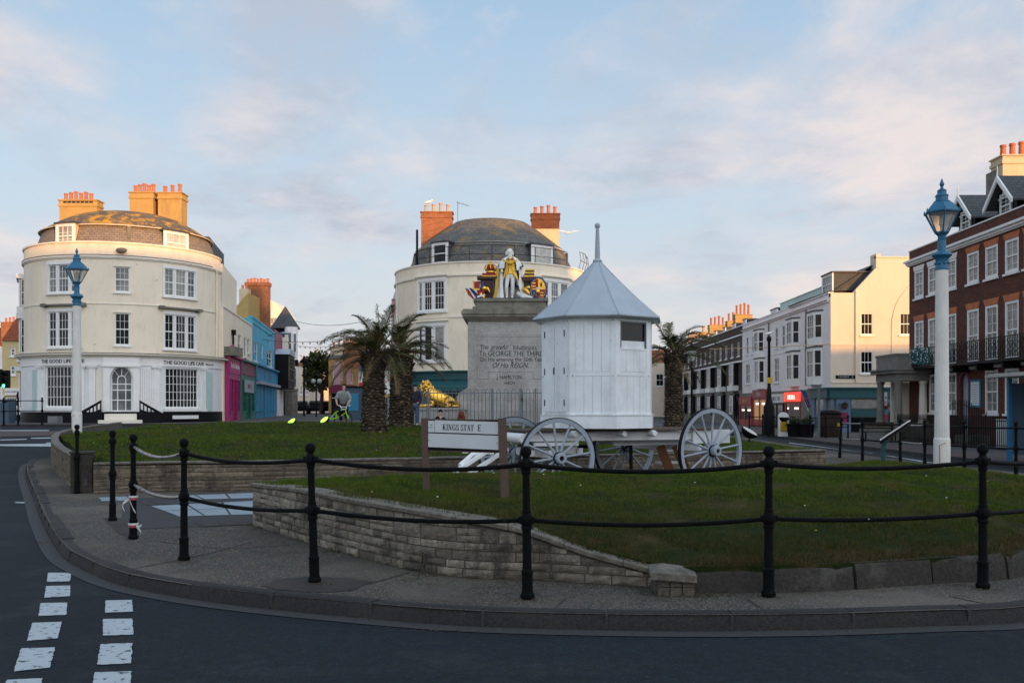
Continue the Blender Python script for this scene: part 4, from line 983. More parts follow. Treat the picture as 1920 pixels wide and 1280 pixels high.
# roof: mansard, dome slope, flat crown
def roofshell(c, prof, mats, names, parent, n=72):
    for i, (pa, pb) in enumerate(zip(prof, prof[1:])):
        b = MB(); m = 5 if i else 1; pr = [(pa[0]+(pb[0]-pa[0])*k/m, pa[1]+(pb[1]-pa[1])*k/m) for k in range(m+1)]
        b.lathe(pr, n, (c[0], c[1], 0), cap=False)
        for fi, f in enumerate(b.f):
            j = fi//n; k = fi % n; r = pa[0]; b.uv[fi] = [(k*2*pi*r/n, pr[j][1]*1.3), ((k+1)*2*pi*r/n, pr[j][1]*1.3), ((k+1)*2*pi*r/n, pr[j+1][1]*1.3), (k*2*pi*r/n, pr[j+1][1]*1.3)]
        b.build(names[i], MT[mats[i]], parent, smooth=180)
roofshell((-21.2, 51.6), [(4.75, 9.5), (4.28, 10.86)], ['mansard_slate'], ['mansard'], A)
roofshell((-21.2, 51.6), [(4.42, 10.87), (3.6, 11.42), (2.8, 11.84), (2.1, 12.05), (.05, 12.10)], ['slate_lichen']*4, ['roof']*4, A)
b = MB(); b.lathe([(4.46, 10.83), (4.48, 10.86), (4.42, 10.90), (4.30, 10.88)], 72, (-21.2, 51.6, 0), cap=False); b.build('roof_flashing', MT['chimney_cream'], A, smooth=180)
b = MB(); bd2 = [(-25.2, 52), (-27.2, 55.6), (-24.6, 62.5), (-18.3, 59.3), (-17.2, 53)]
b.prism(bd2, 9.6, 11.3); b.build('rear_roof', MT['slate'], A)
Cm = Cy((-21.2, 51.6), 4.55)
dormer(A, Cm, -17, 9.62, 10.92, 1.15, 1.3, 3, 3, 'pane_curtain', out=.12, cheek='chimney_cream'); dormer(A, Cm, 52, 9.55, 10.80, 1.4, 1.4, 3, 2, 'pane_white', out=.12)
b = MB(); b.fb(Cm, 21.5, 23.5, 9.6, 10.82, -.5, -.02); b.build('fire_wall', MT['stone_dark'], A)
chimney(A, (-24.6, 53.3), 2.15, .75, 10.0, 13.35, 'chimney_render', 7, .48, slots=True, gap=6); chimney(A, (-21.1, 53.6), 1.35, .9, 10.5, 13.85, 'chimney_render', 5, .50); chimney(A, (-19.45, 53.5), 1.35, .9, 10.5, 13.80, 'chimney_render', 3, .50)
b = MB(); b.box((-20.27, 53.8, 12.1), (.36, .5, 3.2)); b.build('chimney_infill', MT['pot_dark'], A)
b = MB(); b.lathe([(.05, 0), (.20, .06), (.24, .16), (.18, .24), (.02, .27)], 10, C.p(20, .18, 9.28), Matrix.Diagonal((1.2, .8, 1))); b.build('floodlight', MT['stone_dark'], A, smooth=60)
b = MB(); b.tube([C.p(87, .06, 3.9), C.p(87, .06, 9.2)], .05, 8); b.build('downpipe', MT['cream_render'], A)
# bay windows down the left flank
lf_ = Fr((-26.05, 50.6), (-.44, .898), (-.898, -.44))
for u0, u1, z0, z1 in ((1.2, 3.2, 4.6, 6.5), (1.2, 3.2, 7.2, 8.7), (1.2, 3.2, 1.7, 3.6)):
    b = MB(); b.fb(lf_, u0-.12, u1+.12, z0-.5, z0-.05, -.1, .75); b.fb(lf_, u0-.12, u1+.12, z1, z1+.25, -.1, .78); b.fb(lf_, u0, u1, z0-.05, z1, -.1, .55); b.build('bay', MT['trim_white'], A)
    sash(Fr(lf_.p(0, .56, 0)[:2], lf_.u, lf_.n), u0+.1, u1-.1, z0, z1-.03, 3, 4, A, d=.02, sill=False)
    fl = Fr(lf_.p(u0, .0, 0)[:2], (lf_.n[0], lf_.n[1]), (-lf_.u[0], -lf_.u[1])); sash(fl, .05, .55, z0, z1-.03, 2, 4, A, d=.01, sill=False)
# sandwich board under the right window
t = thing('ledge_board', 'low white board leaning below the right-hand cafe window', 'board', S.p(52, .35, .8)); b = MB(); b.fb(S, 46, 62, 1.02, 1.20, .3, .36); b.build('panel', MT['sign_board_white'], t)
# ---------------------------------------------------------------- building behind the monument
B = thing('round_fronted_building', 'cream round-fronted building with slate mansard roof, directly behind the stone monument', 'building', (-1.34, 52.8, .75))
E = Cy((-1.34, 58.8), 5.96)
ops = []
for u in (-34, 42): ops += [(u-9.6, u+9.6, 4.28, 6.28), (u-9.6, u+9.6, 7.17, 8.88)]
ops += [(1, 8, 7.2, 8.75), (1, 8, 4.4, 6.2)]
b = MB(); b.wall(E, -100, 100, 3.6, 9.86, ops, .16); b.build('wall', MT['cream_render'], B)
b = MB(); b.prism([(-7.2, 59.4), (-9.3, 72), (4.6, 72), (4.55, 59.4)], .5, 9.7); b.build('rear_wall', MT['cream_render'], B)
b = MB(); b.fb(E, -100, 100, 9.82, 9.90, -.35, .06); b.fb(E, -100, 100, 9.08, 9.18, -.01, .09); b.fb(E, -100, 100, 6.72, 6.80, -.01, .05); b.fb(E, -100, 100, 9.3, 9.83, -.3, -.02); b.build('parapet_moulding', MT['pale_render'], B)
for u in (-34, 42):
    for z0, z1, k in ((4.28, 6.28, 0), (7.17, 8.88, 1)):
        for a, c, nx in ((-9.6, -6.3, 1+k), (-5.2, 1.0, 1+2*k), (2.2, 9.2, 1+2*k)):
            sash(E, u+a, u+c, z0, z1, nx, 2+2*k, B, gm='pane_curtain' if (k == 0 and a > 0) else ('pane' if u < 0 else 'pane_grey'), d=-.06, sill=False, fw=.07)
        b = MB(); b.fb(E, u-6.3, u-5.2, z0, z1, -.1, .02); b.fb(E, u+1, u+2.2, z0, z1, -.1, .02); b.fb(E, u+9.2, u+9.62, z0, z1, -.1, .02); b.fb(E, u-10.6, u+10.4, z1, z1+.26, -.05, .06); b.fb(E, u-10.6, u-9.55, z0, z1, -.05, .06); b.fb(E, u+9.6, u+10.4, z0, z1, -.05, .06)
        b.fb(E, u-11, u+10.8, z0-.14, z0, -.05, .12); b.build('window_surround', MT['trim_white'], B)
        b = MB(); b.fb(E, u-11.5, u+11.3, z1+.26, z1+.33, -.02, .18); b.build('window_hood', MT['pale_render'], B)
for z0, z1 in ((7.2, 8.75), (4.4, 6.2)): sash(E, 1, 8, z0, z1, 2, 4, B)
b = MB(); b.fb(E, -100, 100, .5, 2.2, -.3, -.25); b.fb(E, -100, 100, 2.2, 2.75, -.3, -.05); b.build('shop_recess', MT['pane_black'], B)
for u in range(-72, 70, 12): b = MB(); b.fb(E, u, u+1.6, .6, 2.75, -.24, -.02); b.fb(E, u+1.6, u+12, .6, 1.2, -.24, -.1); b.build('shopfront_pilaster', MT['shop_teal'], B)
for u in range(-70, 50, 24): b = MB(); b.fb(E, u+1.6, u+8, 1.25, 2.15, -.245, -.2); b.build('shop_window', MT['pane_grey'], B)
b = MB(); b.fb(E, -100, 100, 3.18, 3.62, -.05, .12); b.fb(E, -100, 100, 3.62, 3.70, -.05, .26); b.build('fascia', MT['shop_teal'], B)
b = MB()
for i in range(0, 40):
    u0 = -62+i*3; pa, pb, pc, pd = E.p(u0, .1, 3.15), E.p(u0+3, .1, 3.15), E.p(u0+3, 1.3, 2.72), E.p(u0, 1.3, 2.72); b.add([pa, pb, pc, pd, (pc[0], pc[1], 2.5), (pd[0], pd[1], 2.5)], [(0, 1, 2, 3), (3, 2, 4, 5)])
b.build('awning', MT['shop_teal'], B)
roofshell((-1.34, 59.1), [(5.45, 9.6), (4.62, 11.32)], ['slate_moss'], ['mansard'], B)
b = MB(); b.lathe([(4.66, 11.28), (4.70, 11.32), (4.6, 11.36)], 72, (-1.34, 59.1, 0), cap=False); b.build('roof_flashing', MT['trim_white'], B, smooth=180)
roofshell((-1.34, 59.1), [(4.72, 11.32), (3.9, 11.98), (3.1, 12.6), (2.35, 13.12), (.05, 13.32)], ['slate_moss']*4, ['roof']*4, B)
b = MB(); b.prism([(-6.3, 60), (-7.8, 71), (3.4, 71), (3.6, 60)], 9.6, 11.5); b.build('rear_roof', MT['slate'], B)
Em = Cy((-1.34, 59.1), 5.2)
dormer(B, Em, -33, 9.95, 11.28, 1.15, 1.6, 1, 2, 'pane', out=.10); dormer(B, Em, 36, 9.75, 11.15, 1.55, 1.8, 4, 2, 'pane_white', out=.12)  # right dormer's white panes carry the bright sky reflection in their colour
chimney(B, (-4.75, 59.2), 1.95, .8, 10.5, 13.9, 'brick_orange', 4, .55, pm='pot_buff', potr=.12); chimney(B, (2.1, 59.0), 1.75, .8, 12.8, 13.75, 'brick_dusky', 4, .52, potr=.12)
b = MB(); b.box((2.1, 59.0, 11.6), (1.72, .78, 2.5)); b.build('chimney_base', MT['chimney_cream'], B)
# roof-edge guard rail, aerial, hot flue
t = thing('roof_railing', 'thin metal guard rail along the parapet of the building behind the monument', 'railing', E.p(0, -.4, 9.86))
b = MB()
for k in range(24):
    for z in (10.35, 10.85): b.tube([E.p(-52+k*4.5, -.4, z), E.p(-52+(k+1)*4.5, -.4, z)], .018, 5)
for k in range(0, 25, 3): b.tube([E.p(-52+k*4.5, -.4, 9.85), E.p(-52+k*4.5, -.4, 10.87)], .018, 5)
b.build('rails', MT['black_paint'], t)
b = MB()
for k in range(4):
    a = 62+k*5
    b.tube([E.p(a, .1, 9.9), E.p(a, .25, 10.4), E.p(a, .15, 10.9)], .022, 5); b.tube([E.p(62, .2, 10.4), E.p(77, .2, 10.4)], .02, 5)
b.tube([E.p(62, .15, 10.9), E.p(69, .2, 10.9), E.p(77, .15, 10.75)], .022, 5); b.build('fire_escape_hoop', MT['grey_steel'], t)
t = thing('tv_aerial', 'thin television aerial beside the left chimney of the building behind the monument', 'aerial', (-3.4, 58.5, 13.2)); b = MB(); b.tube([(-3.4, 58.5, 13), (-3.4, 58.5, 14.5)], .022, 6); b.build('mast', MT['grey_steel'], t); b = MB(); b.tube([(-3.5, 58.5, 14.45), (-2.7, 58.5, 14.2)], .015, 5)
for k in range(5): b.tube([(-3.3+k*.14, 58.3, 14.4-k*.04), (-3.3+k*.14, 58.7, 14.4-k*.04)], .01, 4)
b.build('elements', MT['grey_steel'], t)
b = MB(); b.tube([E.p(-60, -.9, 10), E.p(-60, -.9, 12.3)], .07, 8); b.build('flue', MT['black_paint'], B)
b = MB(); b.tube([E.p(-70, .05, .9), E.p(-70, .05, 9.2)], .05, 8); b.build('downpipe', MT['trim_white'], B)
# ---------------------------------------------------------------- generic street house
def opening(fr, c, w, z0, z1): h = fr.m(w/2); return (c-h, c+h, z0, z1)
def body(fr, u0, u1, z0, z1, depth, mat, parent, ops=(), dep=.16, name='wall'):
    b = MB(); b.wall(fr, u0, u1, z0, z1, ops, dep)
    a, c, e, g = fr.p(u0, 0, 0), fr.p(u1, 0, 0), fr.p(u1, -depth, 0), fr.p(u0, -depth, 0)
    for p, q in ((a, g), (c, e)): b.add([(p[0], p[1], z0), (q[0], q[1], z0), (q[0], q[1], z1), (p[0], p[1], z1)], [(0, 1, 2, 3)])
    b.add([(g[0], g[1], z0), (e[0], e[1], z0), (e[0], e[1], z1), (g[0], g[1], z1)], [(0, 1, 2, 3)])
    i = [fr.p(u0, -.02, z1), fr.p(u1, -.02, z1), fr.p(u1, -depth, z1), fr.p(u0, -depth, z1)]; b.add(i, [(0, 1, 2, 3)])
    return b.build(name, MT[mat], parent)
def ridge_roof(fr, u0, u1, z0, z1, depth, mat, parent, ov=.15, hip=0.0, setb=0.0, name='roof'):
    b = MB(); h = fr.m(hip); r0, r1 = u0+h, u1-h; dm = -(setb+depth)/2
    vs = [fr.p(u0, ov-setb, z0), fr.p(u1, ov-setb, z0), fr.p(u1, -depth-ov, z0), fr.p(u0, -depth-ov, z0), fr.p(r0, dm, z1), fr.p(r1, dm, z1)]
    b.add(vs, [(0, 1, 5, 4), (2, 3, 4, 5), (1, 2, 5), (3, 0, 4), (0, 3, 2, 1)]); return b.build(name, MT[mat], parent)
# ---------------------------------------------------------------- right-hand street
R = Fr((18.18, 0), (.0143, 1), (-1, .0143))
def rp_(px): return R.at(px)
# white stuccoed terrace
T = thing('white_terrace', 'long white stuccoed terrace with small shops below, right of the street', 'building', R.p(66, 0, .12))
u0, u1 = 55.9, 78.2; ops = []; wins = []
for px, w, z0, z1, nx, ny, g in ((1401, .75, 5.90, 7.30, 1, 2, 'pane'), (1412, .75, 5.90, 7.30, 1, 2, 'pane'), (1456, .8, 5.9, 7.35, 1, 2, 'pane'), (1469, .8, 5.9, 7.35, 1, 2, 'pane'), (1402, 1.5, 3.5, 5.1, 3, 2, 'pane'), (1456, 1.3, 3.4, 5.15, 3, 4, 'pane'), (1537, .6, 3.4, 5.0, 1, 2, 'pane_white')):
    c = rp_(px); ops.append(opening(R, c, w, z0, z1)); wins.append((c, w, z0, z1, nx, ny, g))
body(R, u0, u1, 2.75, 8.05, 9, 'white_render', T, ops)
body(R, u0+.02, u1-.02, .05, 2.75, 8.9, 'stone_dark', T, (), name='shop_wall')
b = MB(); b.fb(R, u0, u1, 8.05, 8.42, -.25, -.02); b.fb(R, u0, u1, 7.92, 8.05, -.02, .12); b.fb(R, u0, u1, 8.42, 8.50, -.3, .03); b.fb(R, u0, u1, 5.42, 5.46, 0, .03); b.build('parapet', MT['white_render'], T)
b = MB(); b.fb(R, u0, u1, 8.00, 8.04, .12, .16); b.build('gutter', MT['brick_orange'], T)
for c, w, z0, z1, nx, ny, g in wins: h = w/2; sash(R, c-h, c+h, z0, z1, nx, ny, T, gm=g)
def bay(c, w, z0, z1, nx, ny, g='pane', out=.42):
    h = w/2; b = MB(); i = h*.62
    def ring(z): return [R.p(c-h, 0, z), R.p(c-i, out, z), R.p(c+i, out, z), R.p(c+h, 0, z)]
    for a, c_ in ((z0-.45, z0), (z1, z1+.16)):
        lo, hi = ring(a), ring(c_); b.add(lo+hi, [(0, 1, 5, 4), (1, 2, 6, 5), (2, 3, 7, 6), (4, 5, 6, 7), (0, 3, 2, 1)])
    for u, d in ((c-i, out), (c+i, out)): b.fb(R, u-.05, u+.05, z0, z1, d-.10, d)
    for u in (c-h, c+h): b.fb(R, u-.05, u+.05, z0, z1, -.02, .06)
    o = b.build('bay_window', MT['trim_white'], T)
    k = MB(); lo = [R.p(c-h*1.08, 0, z1+.16), R.p(c-i*1.08, out*1.15, z1+.16), R.p(c+i*1.08, out*1.15, z1+.16), R.p(c+h*1.08, 0, z1+.16)]; k.add(lo+[(x, y, z+.07) for x, y, z in lo], [(0, 1, 2, 3), (4, 5, 6, 7), (0, 1, 5, 4), (1, 2, 6, 5), (2, 3, 7, 6)]); k.build('bay_roof', MT['dark_lead'], o)
    fr2 = Fr(R.p(0, out-.02, 0)[:2], R.u, R.n); sash(fr2, c-i+.05, c+i-.05, z0, z1, nx, ny, T, gm=g, d=-.05, sill=False)
    for s_ in (-1, 1):
        pa, pb = R.p(c+s_*h, 0, 0), R.p(c+s_*i, out, 0); dx, dy = pb[0]-pa[0], pb[1]-pa[1]; l = hypot(dx, dy)
        nrm = (-dy, dx) if (-dy*R.n[0]+dx*R.n[1]) > 0 else (dy, -dx)
        f3 = Fr((pa[0], pa[1]), (dx/l, dy/l), nrm); sash(f3, .05, l-.05, z0, z1, 1, 2, T, gm='pane_curtain' if s_ > 0 else 'pane', d=-.05, sill=False)
for px, w in ((1427, 2.0), (1491, 2.2), (1532, 2.3)): bay(rp_(px), w, 5.85, 7.35, 3, 2 if px < 1500 else 4)
for px, w in ((1428, 2.0), (1491, 2.2), (1531, 2.3)): bay(rp_(px), w, 3.45, 5.15, 2, 2, 'pane_grey' if px == 1428 else 'pane')
ridge_roof(R, u0+.3, u1, 8.15, 9.6, 9, 'slate', T, ov=-.6, setb=.6)
for px, g in ((1430, 'pane_white'), (1474, 'pane_grey'), (1494, 'pane_grey')): dormer(T, R, rp_(px), 8.35, 9.1, 1.9, 1.6, 3, 1, g, out=-.9, cheek='slate')
b = MB(); b.fb(R, rp_(1548), rp_(1450), 8.50, 9.15, -.55, -.5); b.fb(R, rp_(1548), rp_(1450), 9.15, 9.2, -1.2, -.45); b.build('attic_screen', MT['aqua_shutter'], T)
b = MB(); b.tube([R.p(rp_(1513), .08, 3), R.p(rp_(1513), .08, 7.9)], .05, 6); b.tube([R.p(rp_(1443), .08, 5.4), R.p(rp_(1443), .08, 7.9)], .05, 6); b.build('downpipe', MT['stone_dark'], T)
# shopfronts of the white terrace: fascia, window, door, stall riser
def shopfront(px0, px1, fm, txt, tm, gm, par, zt=2.68, riser='shop_red', lit=False, pil=None, tsize=.42):
    a, c = sorted((rp_(px0), rp_(px1)))
    b = MB(); b.fb(R, a+.05, c-.05, zt-.62, zt, -.02, .16); o = b.build('fascia', MT[fm], par)
    letters(txt, tsize, R, (a+c)/2, zt-.33, .17, MT[tm], o, flip=True, name='lettering')
    b = MB(); b.fb(R, a+.3, c-.3, .65, zt-.75, .01, .06); b.build('shop_window', MT[gm], par)
    b = MB(); 
    for u in (a+.05, (a+c)/2-.05, c-.27): b.fb(R, u, u+.22, .12, zt-.62, .0, .12)
    b.fb(R, a+.27, c-.27, .12, .62, .0, .09); b.fb(R, a+.27, c-.27, zt-.80, zt-.62, 0, .10); b.build('shop_frame', MT[pil or riser], par)
    if lit:
        for k in range(2):
            b = MB(); b.fb(R, a+.5+k*(c-a)*.45, a+.5+k*(c-a)*.45+.9, zt-1.15, zt-1.02, .07, .10); b.build('strip_light', MT['lit_white'], par)
shopfront(1388, 1412, 'shop_red', '~6', 'gold_paint', 'pane', T, 2.45, lit=True)
shopfront(1414, 1440, 'shop_red', '~5', 'letter_white', 'lit_window', T, 2.95, lit=True)
shopfront(1446, 1472, 'sign_board_white', '~8', 'letter_black', 'pane_grey', T, 2.55, riser='black_paint')
shopfront(1474, 1504, 'lit_red', '~7', 'lit_white', 'pane', T, 2.62, lit=True)
# corner pub with sunlit gable
Q = thing('gable_building', 'white gabled corner building with blind arch and teal pub front, catching the low sun', 'building', (18.98, 55.9, .12))
QX = R.p(55.9, 0, 0)[0]
Qf = Fr((QX, 55.58), (1, 0), (0, -1))
ops = [(X(1610, 55.9)-QX, X(1633, 55.9)-QX, 5.92, 7.22), (X(1683, 55.9)-QX, X(1706, 55.9)-QX, 5.92, 7.22), (X(1610, 55.9)-QX, X(1633, 55.9)-QX, 3.62, 4.95)]
prof = [(0, 8.45), (1.35, 8.45), (1.55, 8.65), (2.75, 10.0), (2.75, 10.55), (8.6, 10.55), (8.6, 8.4), (8.6, 2.7)]
b = MB(); b.wall(Qf, 0, 8.6, 2.7, 8.2, ops, .16)
b.extr([(0, 8.2), (8.6, 8.2), (8.6, 10.55), (2.75, 10.55), (2.75, 9.95), (1.5, 8.62), (1.35, 8.42), (0, 8.42)], Qf, -.3, 0)
b.build('gable_wall', MT['gable_render'], Q)
b = MB(); b.add([(QX, 55.58, 2.7), (QX, 55.95, 2.7), (QX, 55.95, 8.42), (QX, 55.58, 8.42)], [(0, 1, 2, 3)]); b.build('return_wall', MT['white_render'], Q); b = MB(); b.add([(QX, 55.58, .1), (QX+8.6, 55.58, .1), (QX+8.6, 64, .1), (QX, 64, .1), (QX, 55.58, 2.72), (QX+8.6, 55.58, 2.72), (QX+8.6, 64, 2.72), (QX, 64, 2.72)], [(0, 1, 5, 4), (1, 2, 6, 5), (3, 0, 4, 7)]); b.build('ground_wall', MT['stone_dark'], Q)
b = MB(); b.fb(Qf, 2.70, 2.95, 9.9, 10.75, -.9, .02); b.fb(Qf, 2.7, 8.6, 10.5, 10.58, -.35, .05); b.fb(Qf, 1.45, 1.53, 3.1, 8.6, 0, .10); b.fb(Qf, 0, 8.6, 5.30, 5.38, 0, .03); b.fb(Qf, 0, 5.2, 3.05, 3.10, 0, .05)
b.arch(Qf, 6.55, 6.4, 2.85, 3.1, .09, .09, 0, .05, n=22); b.fb(Qf, 3.61, 3.70, 2.8, 6.4, 0, .05); b.arch(Qf, 6.4, 7.95, 1.15, .9, .10, .10, 0, .05, n=18); b.fb(Qf, 5.0, 8.4, 7.87, 7.95, 0, .06); b.build('gable_mouldings', MT['gable_render'], Q)
for o_ in ops: sash(Qf, o_[0], o_[1], o_[2], o_[3], 3, 2, Q, gm='pane_black', sill=True)
b = MB(); vs = [Qf.p(1.4, -.3, 8.6), Qf.p(2.75, -.3, 9.95), Qf.p(2.75, -9, 9.95), Qf.p(1.4, -9, 8.6), Qf.p(-.9+.9, -9, 8.55), Qf.p(0, -.3, 8.55)]
b.add(vs, [(0, 1, 2, 3), (0, 3, 4, 5)]); b.build('roof', MT['slate'], Q)
b = MB(); b.add([(QX+.0, 56.1, 8.4), (QX+8.6, 56.1, 8.4), (QX+8.6, 64, 8.4), (QX, 64, 8.4), (QX+2.75, 56.1, 10.2), (QX+8.6, 56.1, 10.2), (QX+8.6, 64, 10.2), (QX+2.75, 64, 10.2)], [(4, 5, 6, 7), (1, 2, 6, 5), (2, 3, 7, 6), (0, 4, 7, 3)]); b.build('rear_roof', MT['slate'], Q)
dormer(Q, R, 57.2, 8.45, 9.75, 2.0, 2.4, 3, 1, 'pane_grey', out=-.35, cheek='slate')
b = MB(); b.fb(Qf, -.12, 5.0, 2.15, 2.70, 0, .22); b.fb(R, 55.6, 59.0, 2.15, 2.70, 0, .22); b.fb(Qf, -.2, 5.1, 2.70, 2.80, -.05, .34); b.fb(R, 55.6, 59.0, 2.705, 2.795, -.05, .33); b.build('fascia', MT['shop_teal'], Q)
for a, c in ((-.02, .12), (.28, 1.15), (2.95, 3.95)): b = MB(); b.fb(Qf, a, c, .12, 2.15, 0, .12); b.build('pub_pilaster', MT['shop_bluegrey'], Q)
for a, c in ((56.1, 56.6), (58.3, 58.9)): b = MB(); b.fb(R, a, c, .12, 2.15, 0, .12); b.build('pub_pilaster', MT['shop_bluegrey'], Q)
b = MB(); b.fb(R, 56.7, 58.2, .5, 2.1, .01, .06); b.build('pub_window', MT['pane_grey'], Q)
b = MB(); b.fb(Qf, 1.2, 2.9, 1.55, 2.1, .01, .06); b.build('pub_window', MT['pane_curtain'], Q); b = MB(); b.fb(Qf, 1.2, 2.9, 1.05, 1.5, .01, .08); b.build('pub_panel', MT['shop_teal'], Q); b = MB(); b.fb(Qf, 1.2, 2.9, .15, 1.0, .01, .05); b.build('pub_doorway', MT['pane_black'], Q)
b = MB(); b.fb(Qf, 4.0, 5.4, .15, 2.1, .005, .03); b.build('side_door', MT['pane_black'], Q)
for u, z, w, h in ((.72, .95, .5, .7), (3.2, 1.0, .5, .35), (3.6, .9, .45, .9)): b = MB(); b.fb(Qf, u-w/2, u+w/2, z-h/2, z+h/2, .12, .16); b.build('menu_board', MT['shop_maroon' if w == .5 else 'shop_teal'], Q)
b = MB(); b.tube([Qf.p(3.4, .12, 1.75), Qf.p(3.4, .45, 1.8), Qf.p(3.4, .45, 1.6)], .02, 6); b.ball(Qf.p(3.4, .45, 1.5), .10, 8, 6); b.build('pub_lantern', MT['gold_paint'], Q)
letters('~11', .13, Qf, .9, 3.42, .04, MT['letter_white'], Q); b = MB(); b.fb(Qf, .3, 1.5, 3.32, 3.52, 0, .035); b.build('street_name_plate', MT['black_paint'], Q)
for u in (.72, 3.15):
    t = thing('hanging_basket', 'hanging flower basket on the %s pilaster of the teal pub front' % ('left' if u < 1 else 'right'), 'basket', Qf.p(u, .35, 1.75), group='hanging baskets on the pub')
    b = MB(); b.lathe([(.03, -.2), (.14, -.12), (.2, 0), (.19, .02)], 10, Qf.p(u, .35, 1.7)); b.build('bowl', MT['orange_wood'], t); b = MB(); rb = random.Random(1)
    for k in range(90): c = Vector(Qf.p(u, .35, 1.78))+Vector((rb.gauss(0, .13), rb.gauss(0, .1), rb.gauss(0, .08))); b.box(c, (.05, .05, .02), M=Matrix.Rotation(rb.uniform(0, 3), 3, Vector((rb.random(), rb.random(), 1)).normalized()))
    b.build('leaves', MT['foliage_dark'], t)
# brown brick terrace further along
T2 = thing('brick_terrace', 'long brown brick terrace with white bays, farther down the street at right', 'building', R.p(90, 0, .12))
u0, u1 = 78.25, 122; ops = []
tops = [79.6+2.45*i for i in range(17)]; mids = [80.6+5*i for i in range(8)]
ops = [opening(R, u, .9, 5.95, 7.15) for u in tops]
body(R, u0, u1, 3.0, 8.0, 9, 'brick_brown', T2, ops); body(R, u0+.02, u1-.02, .05, 3.0, 8.9, 'stone_dark', T2, (), name='shop_wall')
for o_ in ops: sash(R, o_[0], o_[1], o_[2], o_[3], 2, 2, T2, gm='pane')
b = MB(); b.fb(R, u0, u1, 7.85, 8.0, 0, .06); b.fb(R, u0, u1, 8.0, 8.42, -.3, 0); b.build('parapet', MT['brick_brown'], T2)
b = MB(); b.fb(R, u0, u1, 8.42, 8.50, -.32, .06); b.fb(R, u0, u1, 7.62, 7.74, .0, .10); b.fb(R, u0, u1, 5.38, 5.52, .0, .22); b.build('white_bands', MT['trim_white'], T2)
for k, u in enumerate(mids):
    b = MB(); b.fb(R, u-1.0, u+1.0, 3.0, 3.45, 0, .55); b.build('bay_base', MT['trim_white'], T2)
    b = MB(); b.fb(R, u-.95, u+.95, 3.46, 5.38, 0, .35); b.build('bay_body', MT['black_paint'], T2)
    fr2 = Fr(R.p(0, .36, 0)[:2], R.u, R.n); sash(fr2, u-.7, u+.7, 3.5, 5.3, 3, 2, T2, gm='pane_grey', d=.02, sill=False)
    b = MB(); b.fb(R, u-.9, u+.9, .9, 2.75, 0, .3); b.build('lower_bay', MT['black_paint'], T2); sash(fr2, u-.6, u+.6, 1.0, 2.6, 2, 2, T2, gm='pane_grey', d=.02, sill=False)
ridge_roof(R, u0, u1, 8.1, 9.2, 9, 'slate', T2, ov=-.5, setb=.5)
for k in range(8): dormer(T2, R, 80.5+k*4.1, 8.5, 9.15, 1.1, 1.4, 2, 1, 'pane_white', out=-.75, cheek='slate')
for px, D_, w, zt, n, pm in ((1396, 86, 2.0, 10.9, 4, 'terracotta'),):
    pass
chimney(T2, (23.6, 95.5), 1.7, 1.0, 8.2, 11.0, 'chimney_render', 4, 1.1, potr=.13); chimney(T2, (23.6, 100.5), 1.0, 1.0, 8.3, 10.8, 'chimney_render', 2, .95, potr=.14); chimney(T2, (23.4, 106.5), 1.9, 1.0, 8.3, 10.9, 'chimney_render', 4, .95, potr=.14)
chimney(T2, (23.2, 113), .9, 1.0, 8.3, 10.6, 'chimney_render', 1, .9, potr=.2, pm='pot_buff'); chimney(T2, (23.6, 121), 1.7, .9, 8.3, 10.4, 'chimney_cream', 5, .85, potr=.15, pm='pot_buff')
shopfront(1388-1, 1378, 'black_paint', '~6', 'letter_grey', 'pane', T2, 2.75, riser='black_paint')
# pale lit building closing the street at left of the palm
t = thing('street_end_house', 'pale house at the far end of the street, glimpsed beside the lone right palm', 'building', (X(1245, 125), 125, .7)); fr = Fr((X(1205, 125), 125), (1, 0), (0, -1)); body(fr, 0, 7, .3, 7.6, 6, 'gable_render', t, ((1.8, 2.8, 4.4, 6), (4.6, 5.6, 4.4, 6))); sash(fr, 1.8, 2.8, 4.4, 6, 2, 2, t); sash(fr, 4.6, 5.6, 4.4, 6, 2, 2, t); ridge_roof(fr, 0, 7, 7.6, 9.4, 6, 'clay_tiles', t)
# ---------------------------------------------------------------- red brick house at far right
U_ = thing('red_brick_house', 'dark red brick Georgian house with gabled dormers and iron balcony at far right', 'building', R.p(38, 0, .12))
ua, ub = 29.0, 44.2; top = []; mid = []; grd = []
for px in (1723, 1749, 1783, 1824, 1859, 1897, 1934): top.append(rp_(px))
ops = [opening(R, u, .98, 6.66, 7.92) for u in top]+[opening(R, u, .98, 3.45, 5.60) for u in top]+[opening(R, rp_(px), 1.0, 1.38, 3.08) for px in (1751, 1783, 1859, 1897, 1936)]+[(rp_(1815.5), rp_(1801), .5, 3.0)]
body(R, ua, ub, .1, 8.95, 7, 'brick_red', U_, ops, .2)
for i, u in enumerate(top):
    sash(R, u-.49, u+.49, 6.66, 7.92, 2, 4, U_, gm='pane_curtain', d=-.07, fw=.10); sash(R, u-.49, u+.49, 3.45, 5.60, 2, 6, U_, gm='pane_curtain' if i % 2 else 'pane_grey', d=-.07, fw=.10, sill=False)
    b = MB(); b.extr([(u-.62, 8.16), (u+.62, 8.16), (u+.50, 7.93), (u-.50, 7.93)], R, .0, .02); b.build('window_lintel', MT['trim_white' if i < 3 else 'terracotta'], U_)
    b = MB(); b.extr([(u-.62, 5.86), (u+.62, 5.86), (u+.50, 5.61), (u-.50, 5.61)], R, .0, .02); b.build('window_lintel', MT['terracotta'], U_)
for px in (1751, 1783, 1859, 1897, 1936): u = rp_(px); sash(R, u-.5, u+.5, 1.38, 3.08, 2, 4, U_, gm='pane_grey', d=-.07, fw=.10)
